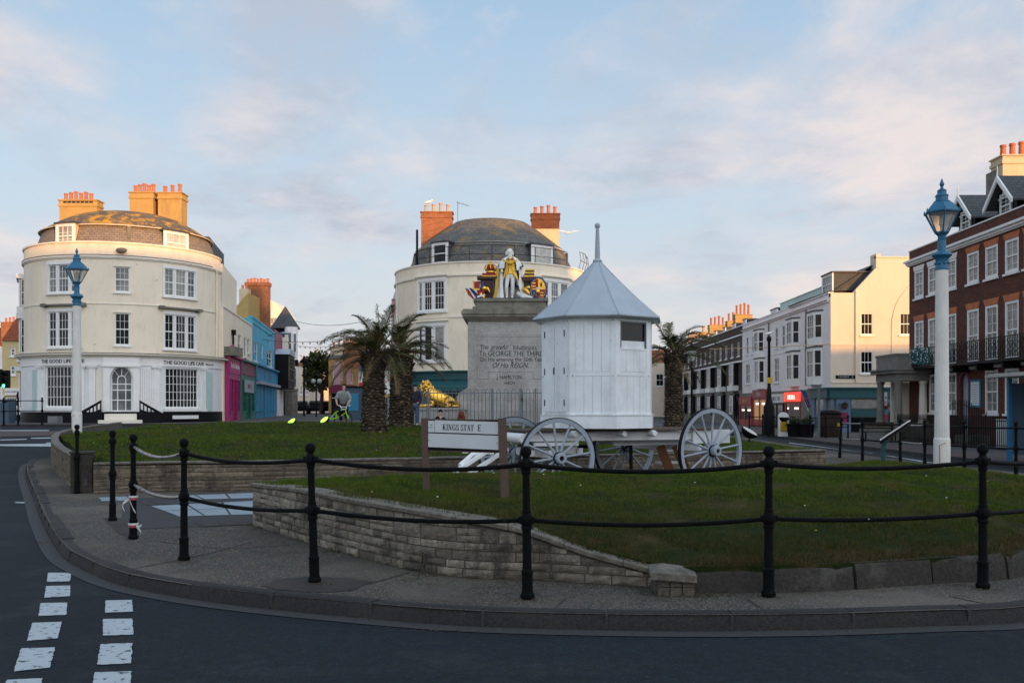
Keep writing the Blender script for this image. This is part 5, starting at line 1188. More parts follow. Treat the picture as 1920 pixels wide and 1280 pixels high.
b = MB(); b.fb(R, ua, ub+.12, 8.40, 8.50, 0, .24); b.fb(R, ua, ub+.1, 8.30, 8.40, 0, .14); b.fb(R, ua, ub+.06, 8.24, 8.30, 0, .07); b.fb(R, ua, ub+.05, 8.95, 9.0, -.25, .03); b.build('cornice', MT['trim_white'], U_)
# arched doorway
da, db = rp_(1815.5), rp_(1801)
b = MB(); b.archfill(R, da, db, 2.6, 3.0, -.1, -.003); b.build('door_arch', MT['brick_red'], U_)
b = MB(); b.fb(R, da, db, .5, 3.0, -.16, -.12); b.build('door', MT['wheel_grey'], U_)
b = MB(); b.arch(R, (da+db)/2, 2.62, (db-da)/2, .40, .12, .12, -.02, .02); b.build('door_arch_band', MT['shop_maroon'], U_)
t = thing('notice_board', 'dark blue notice board with a white sheet, by the arched door', 'sign', R.p(rp_(1830), .05, 2.2)); uu = rp_(1830.5); b = MB(); b.fb(R, uu-.42, uu+.42, 1.62, 2.72, .01, .05); b.build('board', MT['shop_blue'], t); b = MB(); b.fb(R, uu-.34, uu+.34, 1.70, 2.64, .05, .06); b.build('sheet', MT['sign_board_white'], t)
b = MB()
for k in range(9): b.fb(R, uu-.28+.02*(k % 3), uu+.26-.04*(k % 2), 1.78+k*.09, 1.80+k*.09, .06, .063)
b.build('print_lines', MT['letter_grey'], t)
# roof and gabled dormers
ridge_roof(R, ua, ub-.1, 8.9, 10.9, 7, 'slate', U_, ov=-.35, setb=.35)
for u in (39.6, 36.3, 33.0):
    b = MB(); w = .72
    b.fb(R, u-w, u+w, 8.9, 9.75, -3.2, -.55); b.build('dormer', MT['black_paint'], U_)
    sash(Fr(R.p(0, -.54, 0)[:2], R.u, R.n), u-.42, u+.42, 8.98, 9.95, 2, 3, U_, d=.0, sill=False, fw=.09)
    b = MB(); vs = [R.p(u-w-.3, -.2, 9.45), R.p(u, -.2, 10.55), R.p(u+w+.3, -.2, 9.45), R.p(u-w-.3, -3.6, 9.45), R.p(u, -3.6, 10.55), R.p(u+w+.3, -3.6, 9.45)]
    b.add(vs+[(x, y, z+.07) for x, y, z in vs], [(0, 1, 4, 3), (1, 2, 5, 4), (6, 7, 10, 9), (7, 8, 11, 10), (0, 6, 7, 1), (1, 7, 8, 2), (0, 3, 9, 6), (2, 5, 11, 8)]); b.build('dormer_roof', MT['slate'], U_)
    b = MB(); b.fb(R, u-.5, u+.5, 9.75, 9.80, -.56, -.45)
    for s_ in (-1, 1):
        b.extr([(u, 10.62), (u, 10.40), (u+s_*(w+.18), 9.52), (u+s_*(w+.38), 9.36), (u+s_*(w+.40), 9.52)], R, -.20, -.13)
        b.extr([(u, 10.35), (u+s_*.25, 10.0), (u+s_*.5, 9.75), (u+s_*.38, 9.62), (u+s_*.15, 9.95), (u, 10.05)], R, -.55, -.50)
    b.tube([R.p(u, -.17, 10.5), R.p(u, -.17, 11.0)], [.035, .012], 6); b.build('bargeboard', MT['trim_white'], U_)
chimney(U_, (22.7, 41.2), 2.6, 1.0, 9.6, 12.6, 'chimney_cream', 6, .62, rz=.0, pm='terracotta', potr=.14)
b = MB(); b.box((21.6, 41.6, 10.8), (.5, .9, 2.6)); b.build('chimney_flank', MT['stone_dark'], U_)
# balcony
ba, bb = 29.0, 42.0
b = MB(); b.fb(R, ba, bb, 3.30, 3.40, 0, .85)
for u in (30, 32, 34.2, 36.2, 38.2, 40.2): b.extr([(u-.06, 3.3), (u+.06, 3.3), (u+.06, 3.05), (u-.06, 3.05)], R, 0, .7)
b.build('balcony_floor', MT['black_paint'], U_)
b = MB(); b.fb(R, ba, bb, 3.16, 3.28, 0.0, .06); b.build('balcony_band', MT['trim_white'], U_)
b = MB()
for z in (3.46, 4.18): b.fb(R, ba, bb, z, z+.035, .78, .82)
n = int((bb-ba)/.17)
for k in range(n+1): u = ba+(bb-ba)*k/n; b.fb(R, u-.008, u+.008, 3.42, 4.30 if k % 6 == 0 else 4.18, .79, .81)
for k in range(int((bb-ba)/.34)):
    u = ba+.17+k*.34
    for zc, rr_ in ((3.62, .10), (3.82, .12), (4.04, .09)):
        b.tube([R.p(u+rr_*cos(a*pi/5), .80, zc+rr_*sin(a*pi/5)) for a in range(11)], .011, 4)
b.build('balcony_railing', MT['black_paint'], U_)
t = thing('banner', 'dark green leafy banner hung on the left end of the iron balcony', 'banner', R.p(41, .9, 3.4)); b = MB(); rb = random.Random(5)
nn = 18; vs = [R.p(40.0+2.0*i/nn, .86+.03*sin(i*1.7+j), 3.5+.72*j/6-.03*sin(i*.35)) for j in range(7) for i in range(nn+1)]; b.add(vs, [(j*(nn+1)+i, j*(nn+1)+i+1, (j+1)*(nn+1)+i+1, (j+1)*(nn+1)+i) for j in range(6) for i in range(nn)]); b.build('cloth', MT['shop_teal'], t)
b = MB()
for k in range(46): b.ball(R.p(rb.uniform(40.05, 41.95), .92, rb.uniform(3.55, 4.18)), .022, 5, 4)
b.build('white_dots', MT['trim_white'], t)
# stone portico at the corner
PX0, PX1, PY0, PY1 = 17.25, 18.72, 41.9, 44.25
b = MB(); b.box(((PX0+PX1)/2, (PY0+PY1)/2, 2.98), (PX1-PX0, PY1-PY0, .34)); b.box(((PX0+PX1)/2-.06, (PY0+PY1)/2, 3.22), (PX1-PX0+.28, PY1-PY0+.3, .14)); b.box(((PX0+PX1)/2-.09, (PY0+PY1)/2, 3.325), (PX1-PX0+.42, PY1-PY0+.44, .07)); b.box(((PX0+PX1)/2, (PY0+PY1)/2, 3.66), (PX1-PX0-.02, PY1-PY0-.02, .6)); b.box(((PX0+PX1)/2, (PY0+PY1)/2, 4.0), (PX1-PX0+.06, PY1-PY0+.06, .08))
P_ = thing('stone_portico', 'weathered stone portico with round columns at the red house corner', 'portico', (PX0, PY0, .9)); b.build('entablature', MT['portico_stone'], P_)
for x, y in ((PX0+.16, PY0+.16), (PX0+.16, PY1-.16), (PX1-.2, PY0+.16)):
    b = MB(); b.lathe([(.22, .9), (.22, .98), (.18, 1.0), (.175, 1.1), (.165, 2.0), (.145, 2.66), (.16, 2.68), (.19, 2.74), (.19, 2.80)], 18, (x, y, 0)); b.build('column', MT['portico_stone' if x < 18 else 'pale_render'], P_, smooth=40)
b = MB(); b.box((18.0, 43.1, .5), (2.2, 3.2, .8)); b.box((16.8, 43.1, .35), (.4, 3.0, .5)); b.build('steps', MT['stone_dark'], P_)
b = MB(); b.fb(Fr((18.9, 44.3), (1, 0), (0, -1)), -.9, .2, .9, 2.8, -.1, .0); b.build('pilaster', MT['pale_render'], P_)
t = thing('blue_door', 'bright blue double door seen between the portico columns', 'door', (17.6, 50, .5)); fr = Fr((X(1675, 55.6), 55.55), (1, 0), (0, -1)); b = MB(); b.fb(fr, 0, .95, .3, 1.95, 0, .06); b.fb(fr, 1.05, 2.0, .3, 1.95, 0, .06); b.build('leaves', MT['ornament'], t)
# railings in front of the red house with white basement wall
t = thing('area_railings', 'black spiked area railings in front of the red brick house', 'railing', (17.2, 35, .12)); fr = Fr((17.3, 0), (0, 1), (-1, 0))
b = MB(); n = 118
for k in range(n): y = 27.5+k*.125; b.fb(fr, y-.012, y+.012, .12, 1.22, -.012, .012); b.extr([(y-.025, 1.2), (y+.025, 1.2), (y, 1.33)], fr, -.01, .01)
for z in (.25, 1.12): b.fb(fr, 27.4, 42.3, z, z+.035, -.014, .014)
b.build('bars', MT['black_paint'], t)
b = MB(); b.box((17.75, 30.9, .66), (.12, 6.4, 1.08)); b.build('basement_wall', MT['trim_white'], U_); b = MB(); b.box((17.68, 32.1, .5), (.03, .7, .5)); b.build('basement_grille', MT['black_paint'], U_)
t = thing('entrance_railings', 'black spiked railings climbing the steps to the arched door', 'railing', (17.8, 36.5, .12)); b = MB()
for k in range(22): y = 35.2+k*.13; zt = 1.4+.45*sm(k/14); b.box((17.9, y, (zt+.1)/2), (.02, .02, zt-.1)); b.lathe([(.02, 0), (.001, .1)], 4, (17.9, y, zt))
b.tube([(17.9, 35.2, 1.3), (17.9, 36.2, 1.55), (17.9, 37.2, 1.78), (17.9, 38, 1.78)], .018, 5); b.build('bars', MT['black_paint'], t)
b = MB(); b.box((18.3, 37.1, .32), (.9, 1.2, .4)); b.build('door_steps', MT['stone_dark'], U_)
# ---------------------------------------------------------------- left side of the pedestrian street
Lf = Fr((-8.3, 0), (-.149, 1), (1, .149))
def lhouse(name, label, pxa, pxb, z1, mat, depth=8, wins=(), fasc=None, gb=.7, roof=None, zg=3.55):
    a, c = Lf.at(pxa), Lf.at(pxb); h = thing(name, label, 'building', Lf.p(a, 0, gb)); ops = []
    for (q0, q1, y0, y1, nx, ny, gm) in wins:
        ua_, ub_ = Lf.at(q0), Lf.at(q1); Dm = (ua_+ub_)/2; ops.append((ua_, ub_, Z(y1, Dm), Z(y0, Dm)))
    body(Lf, a+.02, c-.02, gb-.1, z1, depth, mat, h, ops)
    for o_, w_ in zip(ops, wins): sash(Lf, *o_, w_[4], w_[5], h, gm=w_[6], sill=w_[1]-w_[0] > 4)
    if roof: ridge_roof(Lf, a, c, z1, z1+roof[0], depth, roof[1], h)
    return h, a, c
h, a, c = lhouse('cream_house', 'narrow cream two-storey house with pink and green shops, beside the cafe', 418.5, 473, 7.15, 'cream_render', 6, ((446, 452, 628, 660, 1, 2, 'pane_grey'), (457.5, 462, 633, 669, 1, 2, 'pane'), (463.5, 468, 635, 662, 1, 2, 'pane_curtain')))
b = MB(); b.fb(Lf, a, c, 7.15, 7.25, -.3, .05); b.build('parapet', MT['pale_render'], h)
b = MB(); b.tube([Lf.p(Lf.at(434), .1, 4.3), Lf.p(Lf.at(434), .1, 6.0)], .06, 6); b.box(Lf.p(Lf.at(434), .12, 6.0), (.25, .25, .3)); b.build('downpipe', MT['black_paint'], h)
def lshop(par, pxa, pxb, zf0, zf1, mat, fm, txt, tm, gm='pane', ts=.25, pitch=0):
    a, c = Lf.at(pxa), Lf.at(pxb)
    b = MB(); b.fb(Lf, a+.02, c-.02, .65, zf0, 0, .20); b.fb(Lf, a+.02, c-.02, zf1, zf1+.12, 0, .45); b.fb(Lf, a+.02, a+.35, zf0, zf1, 0, .30); b.fb(Lf, c-.35, c-.02, zf0, zf1, 0, .30); b.build('shopfront', MT[mat], par)
    b = MB(); b.fb(Lf, a+.36, c-.36, zf0+.002, zf1-.002, 0, .24); o = b.build('fascia', MT[fm], par)
    letters(txt, ts, Lf, (a+c)/2, (zf0+zf1)/2, .245, MT[tm], o)
    n = 3
    for k in range(n):
        p0 = a+.4+(c-a-.8)*k/n+.12; p1 = a+.4+(c-a-.8)*(k+1)/n-.12; sash(Lf, p0, p1, .8 if k == 1 else 1.3, zf0-.3, 2, 3, par, fm=mat, gm=gm, d=.20, meet=False, sill=False, name='shop_window')
lshop(h, 421, 444.5, 3.55, 4.45, 'shop_pink', 'shop_pink', 'The Pink Cake Shop', 'letter_white', ts=.42)
lshop(h, 445.5, 472.5, 3.65, 4.45, 'shop_green', 'shop_maroon', '~9', 'letter_grey', ts=.55)
b = MB(); a2, c2 = Lf.at(450), Lf.at(468); b.fb(Lf, a2, c2, 2.55, 3.35, .26, .30); o = b.build('poster_panel', MT['wheel_grey'], h); letters('~8', .38, Lf, (a2+c2)/2, 2.95, .305, MT['shop_maroon'], o)
b = MB(); b.box(Lf.p(Lf.at(424), .35, 4.75), (.7, 1.6, .5)); b.build('roof_planter', MT['stone_dark'], h); b = MB(); b.ball(Lf.p(Lf.at(422), .4, 4.95), .16, 8, 6); b.build('pink_ball', MT['shop_pink'], h)
h, a, c = lhouse('blue_house', 'bright blue two-storey shop with blue shutters, in the row left of the street', 473.3, 514.5, 7.75, 'upper_blue', 8, ((475.5, 483, 641, 677, 2, 2, 'shop_blue'), (489, 493, 645, 680, 1, 2, 'shop_blue'), (501, 510, 656, 688, 2, 2, 'pane')))
b = MB(); b.fb(Lf, a, c, 7.75, 7.9, -.3, .04); b.fb(Lf, a, c, 7.4, 7.46, 0, .05)
for k in range(6): b.fb(Lf, a+1+k*2.3, a+1.4+k*2.3, 4.9, 5.2, 0, .05)
b.build('parapet', MT['upper_blue'], h)
lshop(h, 473.8, 514, 3.45, 4.5, 'shop_blue', 'shop_blue', '~8', 'bin_blue', 'shop_blue', ts=.95)
b = MB(); b.fb(Lf, a+.3, c-.3, 3.22, 3.42, .21, .55); b.build('roller_blind', MT['wheel_grey'], h)
# big brick chimney stack rising behind the cream house
t = thing('brick_gable_house', 'brick house behind the cream one, with sunlit chimney stack', 'building', (X(475, 66), 66, .7))
b = MB(); b.box((X(484, 80), 80, 9.4), (1.9, .9, 5.6)); b.box((X(484, 80), 80, 12.1), (2.05, 1.05, .3)); 
b.build('chimney', MT['brick_orange'], t); pots(t, [(X(484, 80)-.84+k*.28, 80) for k in range(7)], 12.2, .42, .125)
b = MB(); b.box((X(456, 78), 78.5, 9.2), (.75, .8, 4.6)); b.build('side_stack', MT['chimney_cream'], t); pots(t, [(X(452, 78), 78.5), (X(459, 78), 78.5)], 11.45, .45, .12)
b = MB(); b.extr([(-2.2, 5), (.0, 5), (.0, 10.9), (-1.5, 9.2), (-2.2, 9.2)], Fr((X(465, 76), 76), (1, 0), (0, -1)), -6, 0); b.build('wall', MT['chimney_render'], t)
b = MB(); b.extr([(-.2, 5), (-.2, 13), (.7, 12.5), (1.6, 11.3), (1.6, 5)], Fr((X(505, 98), 98), (1, 0), (0, -1)), -5, 0); b.build('rear_wing', MT['pale_render'], t)
frw = Fr((X(505, 98), 97.98), (1, 0), (0, -1)); sash(frw, .1, 1.2, 9.6, 11.0, 3, 3, t, gm='pane_curtain', d=.0, sill=False)
h, a, c = lhouse('dark_red_house', 'narrow dark red fronted house with black bay, between blue shop and turret', 515, 531, 8.2, 'shop_maroon', 8, ())
b = MB(); b.fb(Lf, a+.4, c-1, 3.2, 6.1, 0, 1.1); b.build('black_bay', MT['black_paint'], h); sash(Fr(Lf.p(0, 1.1, 0)[:2], Lf.u, Lf.n), a+.7, c-1.3, 3.9, 5.9, 4, 3, h, fm='stone_dark', d=.0, sill=False); b = MB(); a_, c_ = a+.3, c-.9; b.extr([(a_, 6.1), (c_, 6.1), (c_-1, 6.6), (a_+1, 6.6)], Lf, 0, 1.2); b.build('bay_roof', MT['lead_roof'], h)
b = MB(); b.fb(Lf, c-.9, c-.1, 4.0, 8.0, .0, .5); b.build('cream_pier', MT['pale_render'], h)
b = MB(); b.fb(Lf, a+.5, a+2, .7, 3.1, 0, .3); b.fb(Lf, a+3, a+4.5, .7, 3.1, 0, .3); b.build('shop_posts', MT['trim_white'], h)
# turret house
tx, ty = X(546, 90), 90.0
t = thing('turret_house', 'tall white bay-windowed house with pointed slate turret roof', 'building', (tx, ty, .7))
oct_ = lambda r, z, ph=22.5: [(tx+r*cos(radians(45*k+ph)), ty+r*sin(radians(45*k+ph)), z) for k in range(8)]
b = MB(); b.box((tx-.95, ty+.9, 5.0), (1.6, 1.4, 8.7)); b.build('wall', MT['black_paint'], t)
for z0, z1 in ((.7, 3.2), (3.3, 5.6), (6.1, 9.3)):
    b = MB(); b.prism([(x, y) for x, y, z in oct_(.62, 0)], z0, z1); b.build('bay', MT['white_render' if z0 > 1 else 'stone_dark'], t)
for z, h_ in ((3.15, .2), (5.55, .6)): b = MB(); b.prism([(x, y) for x, y, z_ in oct_(.70, 0)], z, z+h_); b.build('bay_band', MT['black_paint' if z > 5 else 'stone_dark'], t)
b = MB(); b.lathe([(1.45, 9.2), (1.40, 9.35), (.04, 11.4)], 8, (tx-.8, ty+1.0, 0), ph=radians(22.5)); b.build('turret_roof', MT['slate'], t)
for k in (6, 7):
    a0 = radians(45*k+22.5-45); a1 = radians(45*k+22.5); p0 = (tx+.62*cos(a0), ty+.62*sin(a0)); p1 = (tx+.62*cos(a1), ty+.62*sin(a1)); l = hypot(p1[0]-p0[0], p1[1]-p0[1]); fr = Fr(p0, ((p1[0]-p0[0])/l, (p1[1]-p0[1])/l), ((p0[0]+p1[0])/2-tx, (p0[1]+p1[1])/2-ty))
    for z0, z1 in ((3.45, 5.4), (6.8, 8.7)): sash(fr, .03, l-.03, z0, z1, 1, 2, t, d=.01, fw=.07, sill=False, gm='pane_grey')
# far houses: left, right of the street
def fhouse(name, label, pxa, pxb, D, ztop, mat, roofm, rh, wins, zg=.7, depth=8, shop=None, hip=0, ang=0.0):
    fr = Fr((X(pxa, D), D), (cos(ang), sin(ang)), (sin(ang), -cos(ang))); w = (X(pxb, D)-X(pxa, D))/cos(ang); h = thing(name, label, 'building', (X((pxa+pxb)/2, D), D, zg)); ops = []
    for q0, q1, y0, y1, gm in wins: k = (q0-pxa)/(pxb-pxa)*w; k2 = (q1-pxa)/(pxb-pxa)*w; ops.append((k, k2, Z(y1, D), Z(y0, D), gm))
    body(fr, 0, w, zg-.2, ztop, depth, mat, h, [o_[:4] for o_ in ops])
    for o_ in ops: sash(fr, *o_[:4], 2, 2, h, gm=o_[4], fw=.10)
    if rh: ridge_roof(fr, 0, w, ztop, ztop+rh, depth, roofm, h, hip=hip)
    if shop: b = MB(); b.fb(fr, .1, w-.1, 3.1, 3.8, 0, .3); b.build('fascia', MT[shop], h); b = MB(); b.fb(fr, .3, w-.3, .8, 3.0, 0, .05); b.build('shop_window', MT['pane'], h)
    return h, fr, w
fhouse('street_house', 'distant sunlit-topped house left of the church dome', 556, 584, 118, 6.8, 'gable_render', 'clay_tiles', 1.4, ((562, 567, 722, 740, 'pane'), (573, 578, 722, 740, 'pane')))
h, fr, w = fhouse('pink_house', 'tall narrow pink house hard against the building behind the monument', 734, 743, 64, 9.0, 'pink_render', 'slate', .5, ((736, 740, 590, 620, 'pane'),), depth=9)
h, fr, w = fhouse('street_house', 'white jettied house with dark roof and twin bays, behind the palm trunks', 672, 736, 84, 4.9, 'white_render', 'slate', 2.2, ((679, 684, 702, 724, 'pane'), (690, 697, 702, 722, 'pane'), (706, 713, 700, 724, 'pane_grey'), (720, 727, 700, 724, 'pane'), (679, 684, 736, 756, 'pane_grey'), (692, 698, 736, 756, 'pane')), shop='road_red')
chimney(h, (X(688, 88), 88.5), 2.2, 1, 5.5, 7.9, 'brick_orange', 4, .4); chimney(h, (X(668, 96), 94), 1.6, 1, 5.5, 8.0, 'brick_orange', 3, .4)
h, fr, w = fhouse('street_house', 'grey-brown four-storey house at the far right side of the pedestrian street', 616, 672, 96, 6.6, 'chimney_render', 'slate', .9, ((624, 629, 690, 712, 'pane'), (637, 642, 690, 712, 'pane'), (624, 629, 724, 745, 'pane_grey'), (637, 642, 724, 745, 'pane'), (655, 661, 700, 718, 'pane')), shop='shop_maroon')
b = MB(); b.fb(fr, .6, 1.3, 3.9, 6.3, 0, .3); b.fb(fr, 1.9, 2.3, 3.9, 6.0, 0, .3); b.build('bay', MT['pink_render'], h)
chimney(h, (X(634, 98), 98.5), 1.7, 1, 6.5, 7.9, 'chimney_cream', 3, .6); chimney(h, (X(660, 98), 98.5), 1.9, 1, 6.5, 8.3, 'brick_orange', 4, .6)
# far left: yellow house
h, fr, w = fhouse('yellow_house', 'yellow rendered house with orange tiled roof at the far left edge', 4, 56, 66, 6.3, 'yellow_render', 'clay_tiles', 3.6, ((19, 29, 652, 668, 'pane'), (19, 29, 685, 703, 'pane')), hip=0)
b = MB(); b.fb(fr, .3, w-.1, 2.45, 2.95, 0, .22); b.fb(fr, 1.55, 1.75, .9, 2.45, 0, .15); b.fb(fr, .02, .2, .9, 2.45, 0, .15); b.build('shopfront', MT['trim_white'], h); sash(fr, .35, 1.45, 1.2, 2.3, 6, 4, h, gm='pane_grey', d=.01, meet=False, name='shop_window')
letters('~12', .17, fr, .95, 2.7, .225, MT['letter_black'], h)
h, fr, w = fhouse('gabled_row', 'distant row with sunlit orange roofs and chimneys at the far left edge', -40, 30, 92, 7.6, 'white_render', 'clay_tiles', 2.2, ((-8, -3, 660, 675, 'pane'),))
chimney(h, (X(12, 92), 93), 1.6, 1, 8, 10.0, 'brick_orange', 4, .5); chimney(h, (X(38, 92), 95), 2.4, 1, 8, 10.4, 'brick_orange', 5, .5)
b = MB(); fg = Fr((X(8, 91.5), 91.5), (1, 0), (0, -1)); b.extr([(0, 6.6), (1.6, 6.6), (1.6, 7.6), (.8, 8.6), (0, 7.6)], fg, -2, 0); b.build('gabled_dormer', MT['trim_white'], h)
# church with cupola
cx_, cy_ = X(594, 150), 150.0
t = thing('church', 'distant church tower with open cupola, lit orange, at the end of the street', 'church', (cx_, cy_, .7))
b = MB(); b.box((cx_, cy_, 4.2), (4.6, 4.6, 7.2)); b.box((cx_, cy_, 7.9), (5.0, 5.0, .3)); b.build('tower', MT['gable_render'], t)
b = MB(); b.lathe([(1.9, 8), (1.9, 8.4), (1.75, 8.5)], 16, (cx_, cy_, 0)); b.lathe([(1.75, 11.0), (2.0, 11.2), (2.0, 11.4), (1.7, 11.5)], 16, (cx_, cy_, 0))
for k in range(8): a_ = pi/4*k; b.lathe([(.22, 8.4), (.18, 9.8), (.22, 11.05)], 8, (cx_+1.5*cos(a_), cy_+1.5*sin(a_), 0))
b.build('lantern', MT['gable_render'], t)
b = MB(); b.lathe([(1.75, 11.45), (1.6, 12.1), (1.2, 12.8), (.5, 13.3), (.18, 13.6), (.18, 14.2)], 16, (cx_, cy_, 0)); b.build('dome', MT['chimney_cream'], t, smooth=40)
b = MB(); b.ball((cx_, cy_, 14.5), .4, 10, 6); b.tube([(cx_, cy_, 14.8), (cx_, cy_, 15.7)], .06, 5); b.tube([(cx_-.3, cy_, 15.4), (cx_+.3, cy_, 15.4)], .05, 5); b.build('finial', MT['gold_leaf'], t); t.location.z -= 4.6
fhouse('street_house', 'distant cream street front below the church dome', 584, 622, 128, 6.0, 'gable_render', 'clay_tiles', 1.2, ((590, 594, 728, 742, 'pane'), (604, 608, 728, 742, 'pane')))
# ---------------------------------------------------------------- unseen row added behind the viewer, heights shaped to set the shadow lines
sxy = (sin(radians(31)), -cos(radians(31))); dxy = (cos(radians(31)), sin(radians(31)))
def back(u0, u1, zt, label, mat, s0=55.0):
    o = (s0*sxy[0]+u0*dxy[0], s0*sxy[1]+u0*dxy[1]); fr = Fr(o, dxy, (-sxy[0], -sxy[1])); w = u1-u0; h = thing('added_shadow_block', label, 'building', (o[0], o[1], 0)); n = max(1, int(w/3)); ops = []
    for k in range(n):
        for z in [1.2+3.1*j for j in range(int((zt-2)/3.1))]: ops.append((w*(k+.5)/n-.55, w*(k+.5)/n+.55, z, z+1.8))
    b = MB(); b.wall(fr, 0, w, 0, zt, ops, .2); b.fb(fr, 0, w, zt, zt+.15, -.4, .1); b.fb(fr, 0, w, 0, zt-.02, -10, -.25); b.build('wall', MT[mat], h)
for row in BACKROW: back(*row)
# ================================================================= BATHING MACHINE
BM = thing('bathing_machine', 'white octagonal wooden bathing hut on a four-wheeled cart with pointed grey roof', 'bathing machine', (1.52, 16.6, .12))
HC = (1.52, 16.6)
def ov(r, th, z, c=HC): a = radians(th); return (c[0]+r*sin(a), c[1]-r*cos(a), z)
PH = 12.4; ZB, ZT = 1.29, 3.16
def facet(k, r):
    a0 = radians(PH+45*k); a1 = radians(PH+45*(k+1)); p = (HC[0]+r*sin(a0), HC[1]-r*cos(a0)); q = (HC[0]+r*sin(a1), HC[1]-r*cos(a1)); l = hypot(q[0]-p[0], q[1]-p[1])
    return Fr(p, ((q[0]-p[0])/l, (q[1]-p[1])/l), ((p[0]+q[0])/2-HC[0], (p[1]+q[1])/2-HC[1])), l
for k in range(8):
    fr, l = facet(k, 1.02); b = MB()
    win = (k == 0); door = (k == -2 % 8)
    # corner posts, rails and boards with fine grooves
    b.fb(fr, 0.0, .095, ZB, ZT, -.05, .002); b.fb(fr, l-.095, l, ZB, ZT, -.05, .0021)
    b.fb(fr, .095, l-.095, ZT-.07, ZT, -.05, .001); b.fb(fr, .095, l-.095, 2.165, 2.235, -.05, .001)
    zt = 2.60 if win else ZT-.07; nb = 4; gap = .005
    for j in range(nb):
        a = .095+(l-.19)*j/nb+gap/2; c = .095+(l-.19)*(j+1)/nb-gap/2
        b.fb(fr, a, c, 1.52, 2.160, -.05, -.001); b.fb(fr, a, c, 2.240, zt, -.05, -.001)
    b.fb(fr, .095, l-.095, ZB, ZT-.4 if win else ZT-.07, -.06, -.022)
    if win: b.fb(fr, .095, l-.095, 2.605, 2.64, -.05, .002)
    o = b.build('wall_panel', MT['hut_white'], BM)
    if win:
        b = MB(); b.fb(fr, .09, l-.09, 2.64, ZT-.07, -.06, -.035); b.build('window_pane', MT['pane_black'], BM)
        b = MB(); b.fb(fr, .095, .115, 2.64, ZT-.075, -.034, .006); b.fb(fr, l-.115, l-.095, 2.64, ZT-.075, -.034, .006); b.fb(fr, .115, l-.115, ZT-.10, ZT-.075, -.034, .006); b.build('window_frame', MT['grey_steel'], BM)
    b = MB()
    for u in (.05, l-.05):
        for z in (1.5, 2.17, ZT-.06): b.lathe([(.009, 0), (.009, .004)], 8, fr.p(u, .012, z), Matrix.Rotation(atan2(fr.n[1], fr.n[0]), 3, 'Z') @ Matrix.Rotation(pi/2, 3, 'Y'))
    b.build('bolts', MT['pane_black'], o)
    # skirting
    fr2, l2 = facet(k, 1.05); b = MB(); b.fb(fr2, 0.0, l2, ZB-.01, 1.50, -.05, .0); b.fb(fr2, 0, l2, 1.50, 1.515, -.07, .012); b.build('skirting', MT['hut_white'], BM)
frd, ld = facet(-2, 1.02)
b = MB(); b.fb(frd, .10, ld/2-.006, 1.56, 3.02, .0, .022); b.fb(frd, ld/2+.006, ld-.10, 1.56, 3.02, .0, .022); b.build('door', MT['hut_white'], BM)
b = MB()
for z in (1.66, 2.20, 2.84):
    for u in (.105, ld-.125): b.fb(frd, u, u+.02, z, z+.11, .022, .03)
b.build('hinges', MT['black_paint'], BM)
b = MB(); b.fb(frd, ld/2-.02, ld/2+.0, 2.2, 2.32, .022, .034); b.build('door_latch', MT['black_paint'], BM)
# roof: eight-sided, slightly flared, with hip rolls and lipped eave
AP = 4.24; b = MB()
for k in range(8):
    t0, t1 = PH+45*k, PH+45*(k+1); m = 5
    for j in range(m):
        def q(t, s): return ov(1.16*(1-s)+.045*s, t, 3.19+(AP-3.19)*(s-.035*sin(pi*s)))
        s0, s1 = j/m, (j+1)/m; b.add([q(t0, s0), q(t1, s0), q(t1, s1), q(t0, s1)], [(0, 1, 2, 3)])
b.build('roof', MT['lead_roof'], BM, recalc=True)
b = MB()
for k in range(8):
    t0 = PH+45*k; b.tube([ov(1.165*(1-s)+.05*s, t0, 3.20+(AP-3.20)*(s-.035*sin(pi*s))) for s in [i/6 for i in range(7)]], .005, 6)
    b.tube([ov(1.165, t0, 3.175), ov(1.165, t0+45, 3.175)], .026, 8)
b.build('roof_rolls', MT['lead_roof'], BM, smooth=60)
b = MB(); b.prism([ov(1.15, PH+45*k, 0)[:2] for k in range(8)], 3.145, 3.17); b.build('eave', MT['hut_white'], BM)
b = MB(); b.lathe([(.075, 4.20), (.085, 4.235), (.07, 4.26), (.045, 4.28), (.048, 4.33), (.030, 4.78), (.034, 4.80), (.028, 4.815), (.046, 4.84), (.050, 4.865), (.046, 4.89), (.01, 4.915)], 16, (HC[0], HC[1], 0)); b.build('finial', MT['lead_roof'], BM, smooth=40)
# undercarriage
af = radians(19.5); ax, ay = cos(af), sin(af); bx, by = -sin(af), cos(af)
O0 = (.39, 16.2)
def L_(a, c, z): return (O0[0]+ax*a+bx*c, O0[1]+ay*a+by*c, z)
def lb(b, a0, a1, c0, c1, z0, z1): return b.box(L_((a0+a1)/2, (c0+c1)/2, (z0+z1)/2), (a1-a0, c1-c0, z1-z0), rz=af)
for c in (-.60, .52): b = MB(); lb(b, -.35, 3.25, c, c+.10, 1.07, 1.22); b.build('side_beam', MT['white_paint'], BM)
b = MB(); 
for i in range(7): lb(b, -.42+.01, 3.1, -.70+i*.20, -.70+i*.20+.19, 1.232, 1.262)
b.build('deck', MT['deck_wood'], BM)
for a in (.42, 1.32, 1.9): b = MB(); b.tube([L_(a, -.84, 1.19), L_(a, -.80, 1.19), L_(a, .82, 1.19)], [.045, .055, .055], 12); b.build('cross_beam', MT['white_paint'], BM, smooth=50)
b = MB(); b.tube([L_(-.42, -.63, 1.12), L_(-.40, -.1, 1.12), L_(-.38, .5, 1.12)], .085, 14); b.build('front_roller', MT['white_paint'], BM, smooth=50)
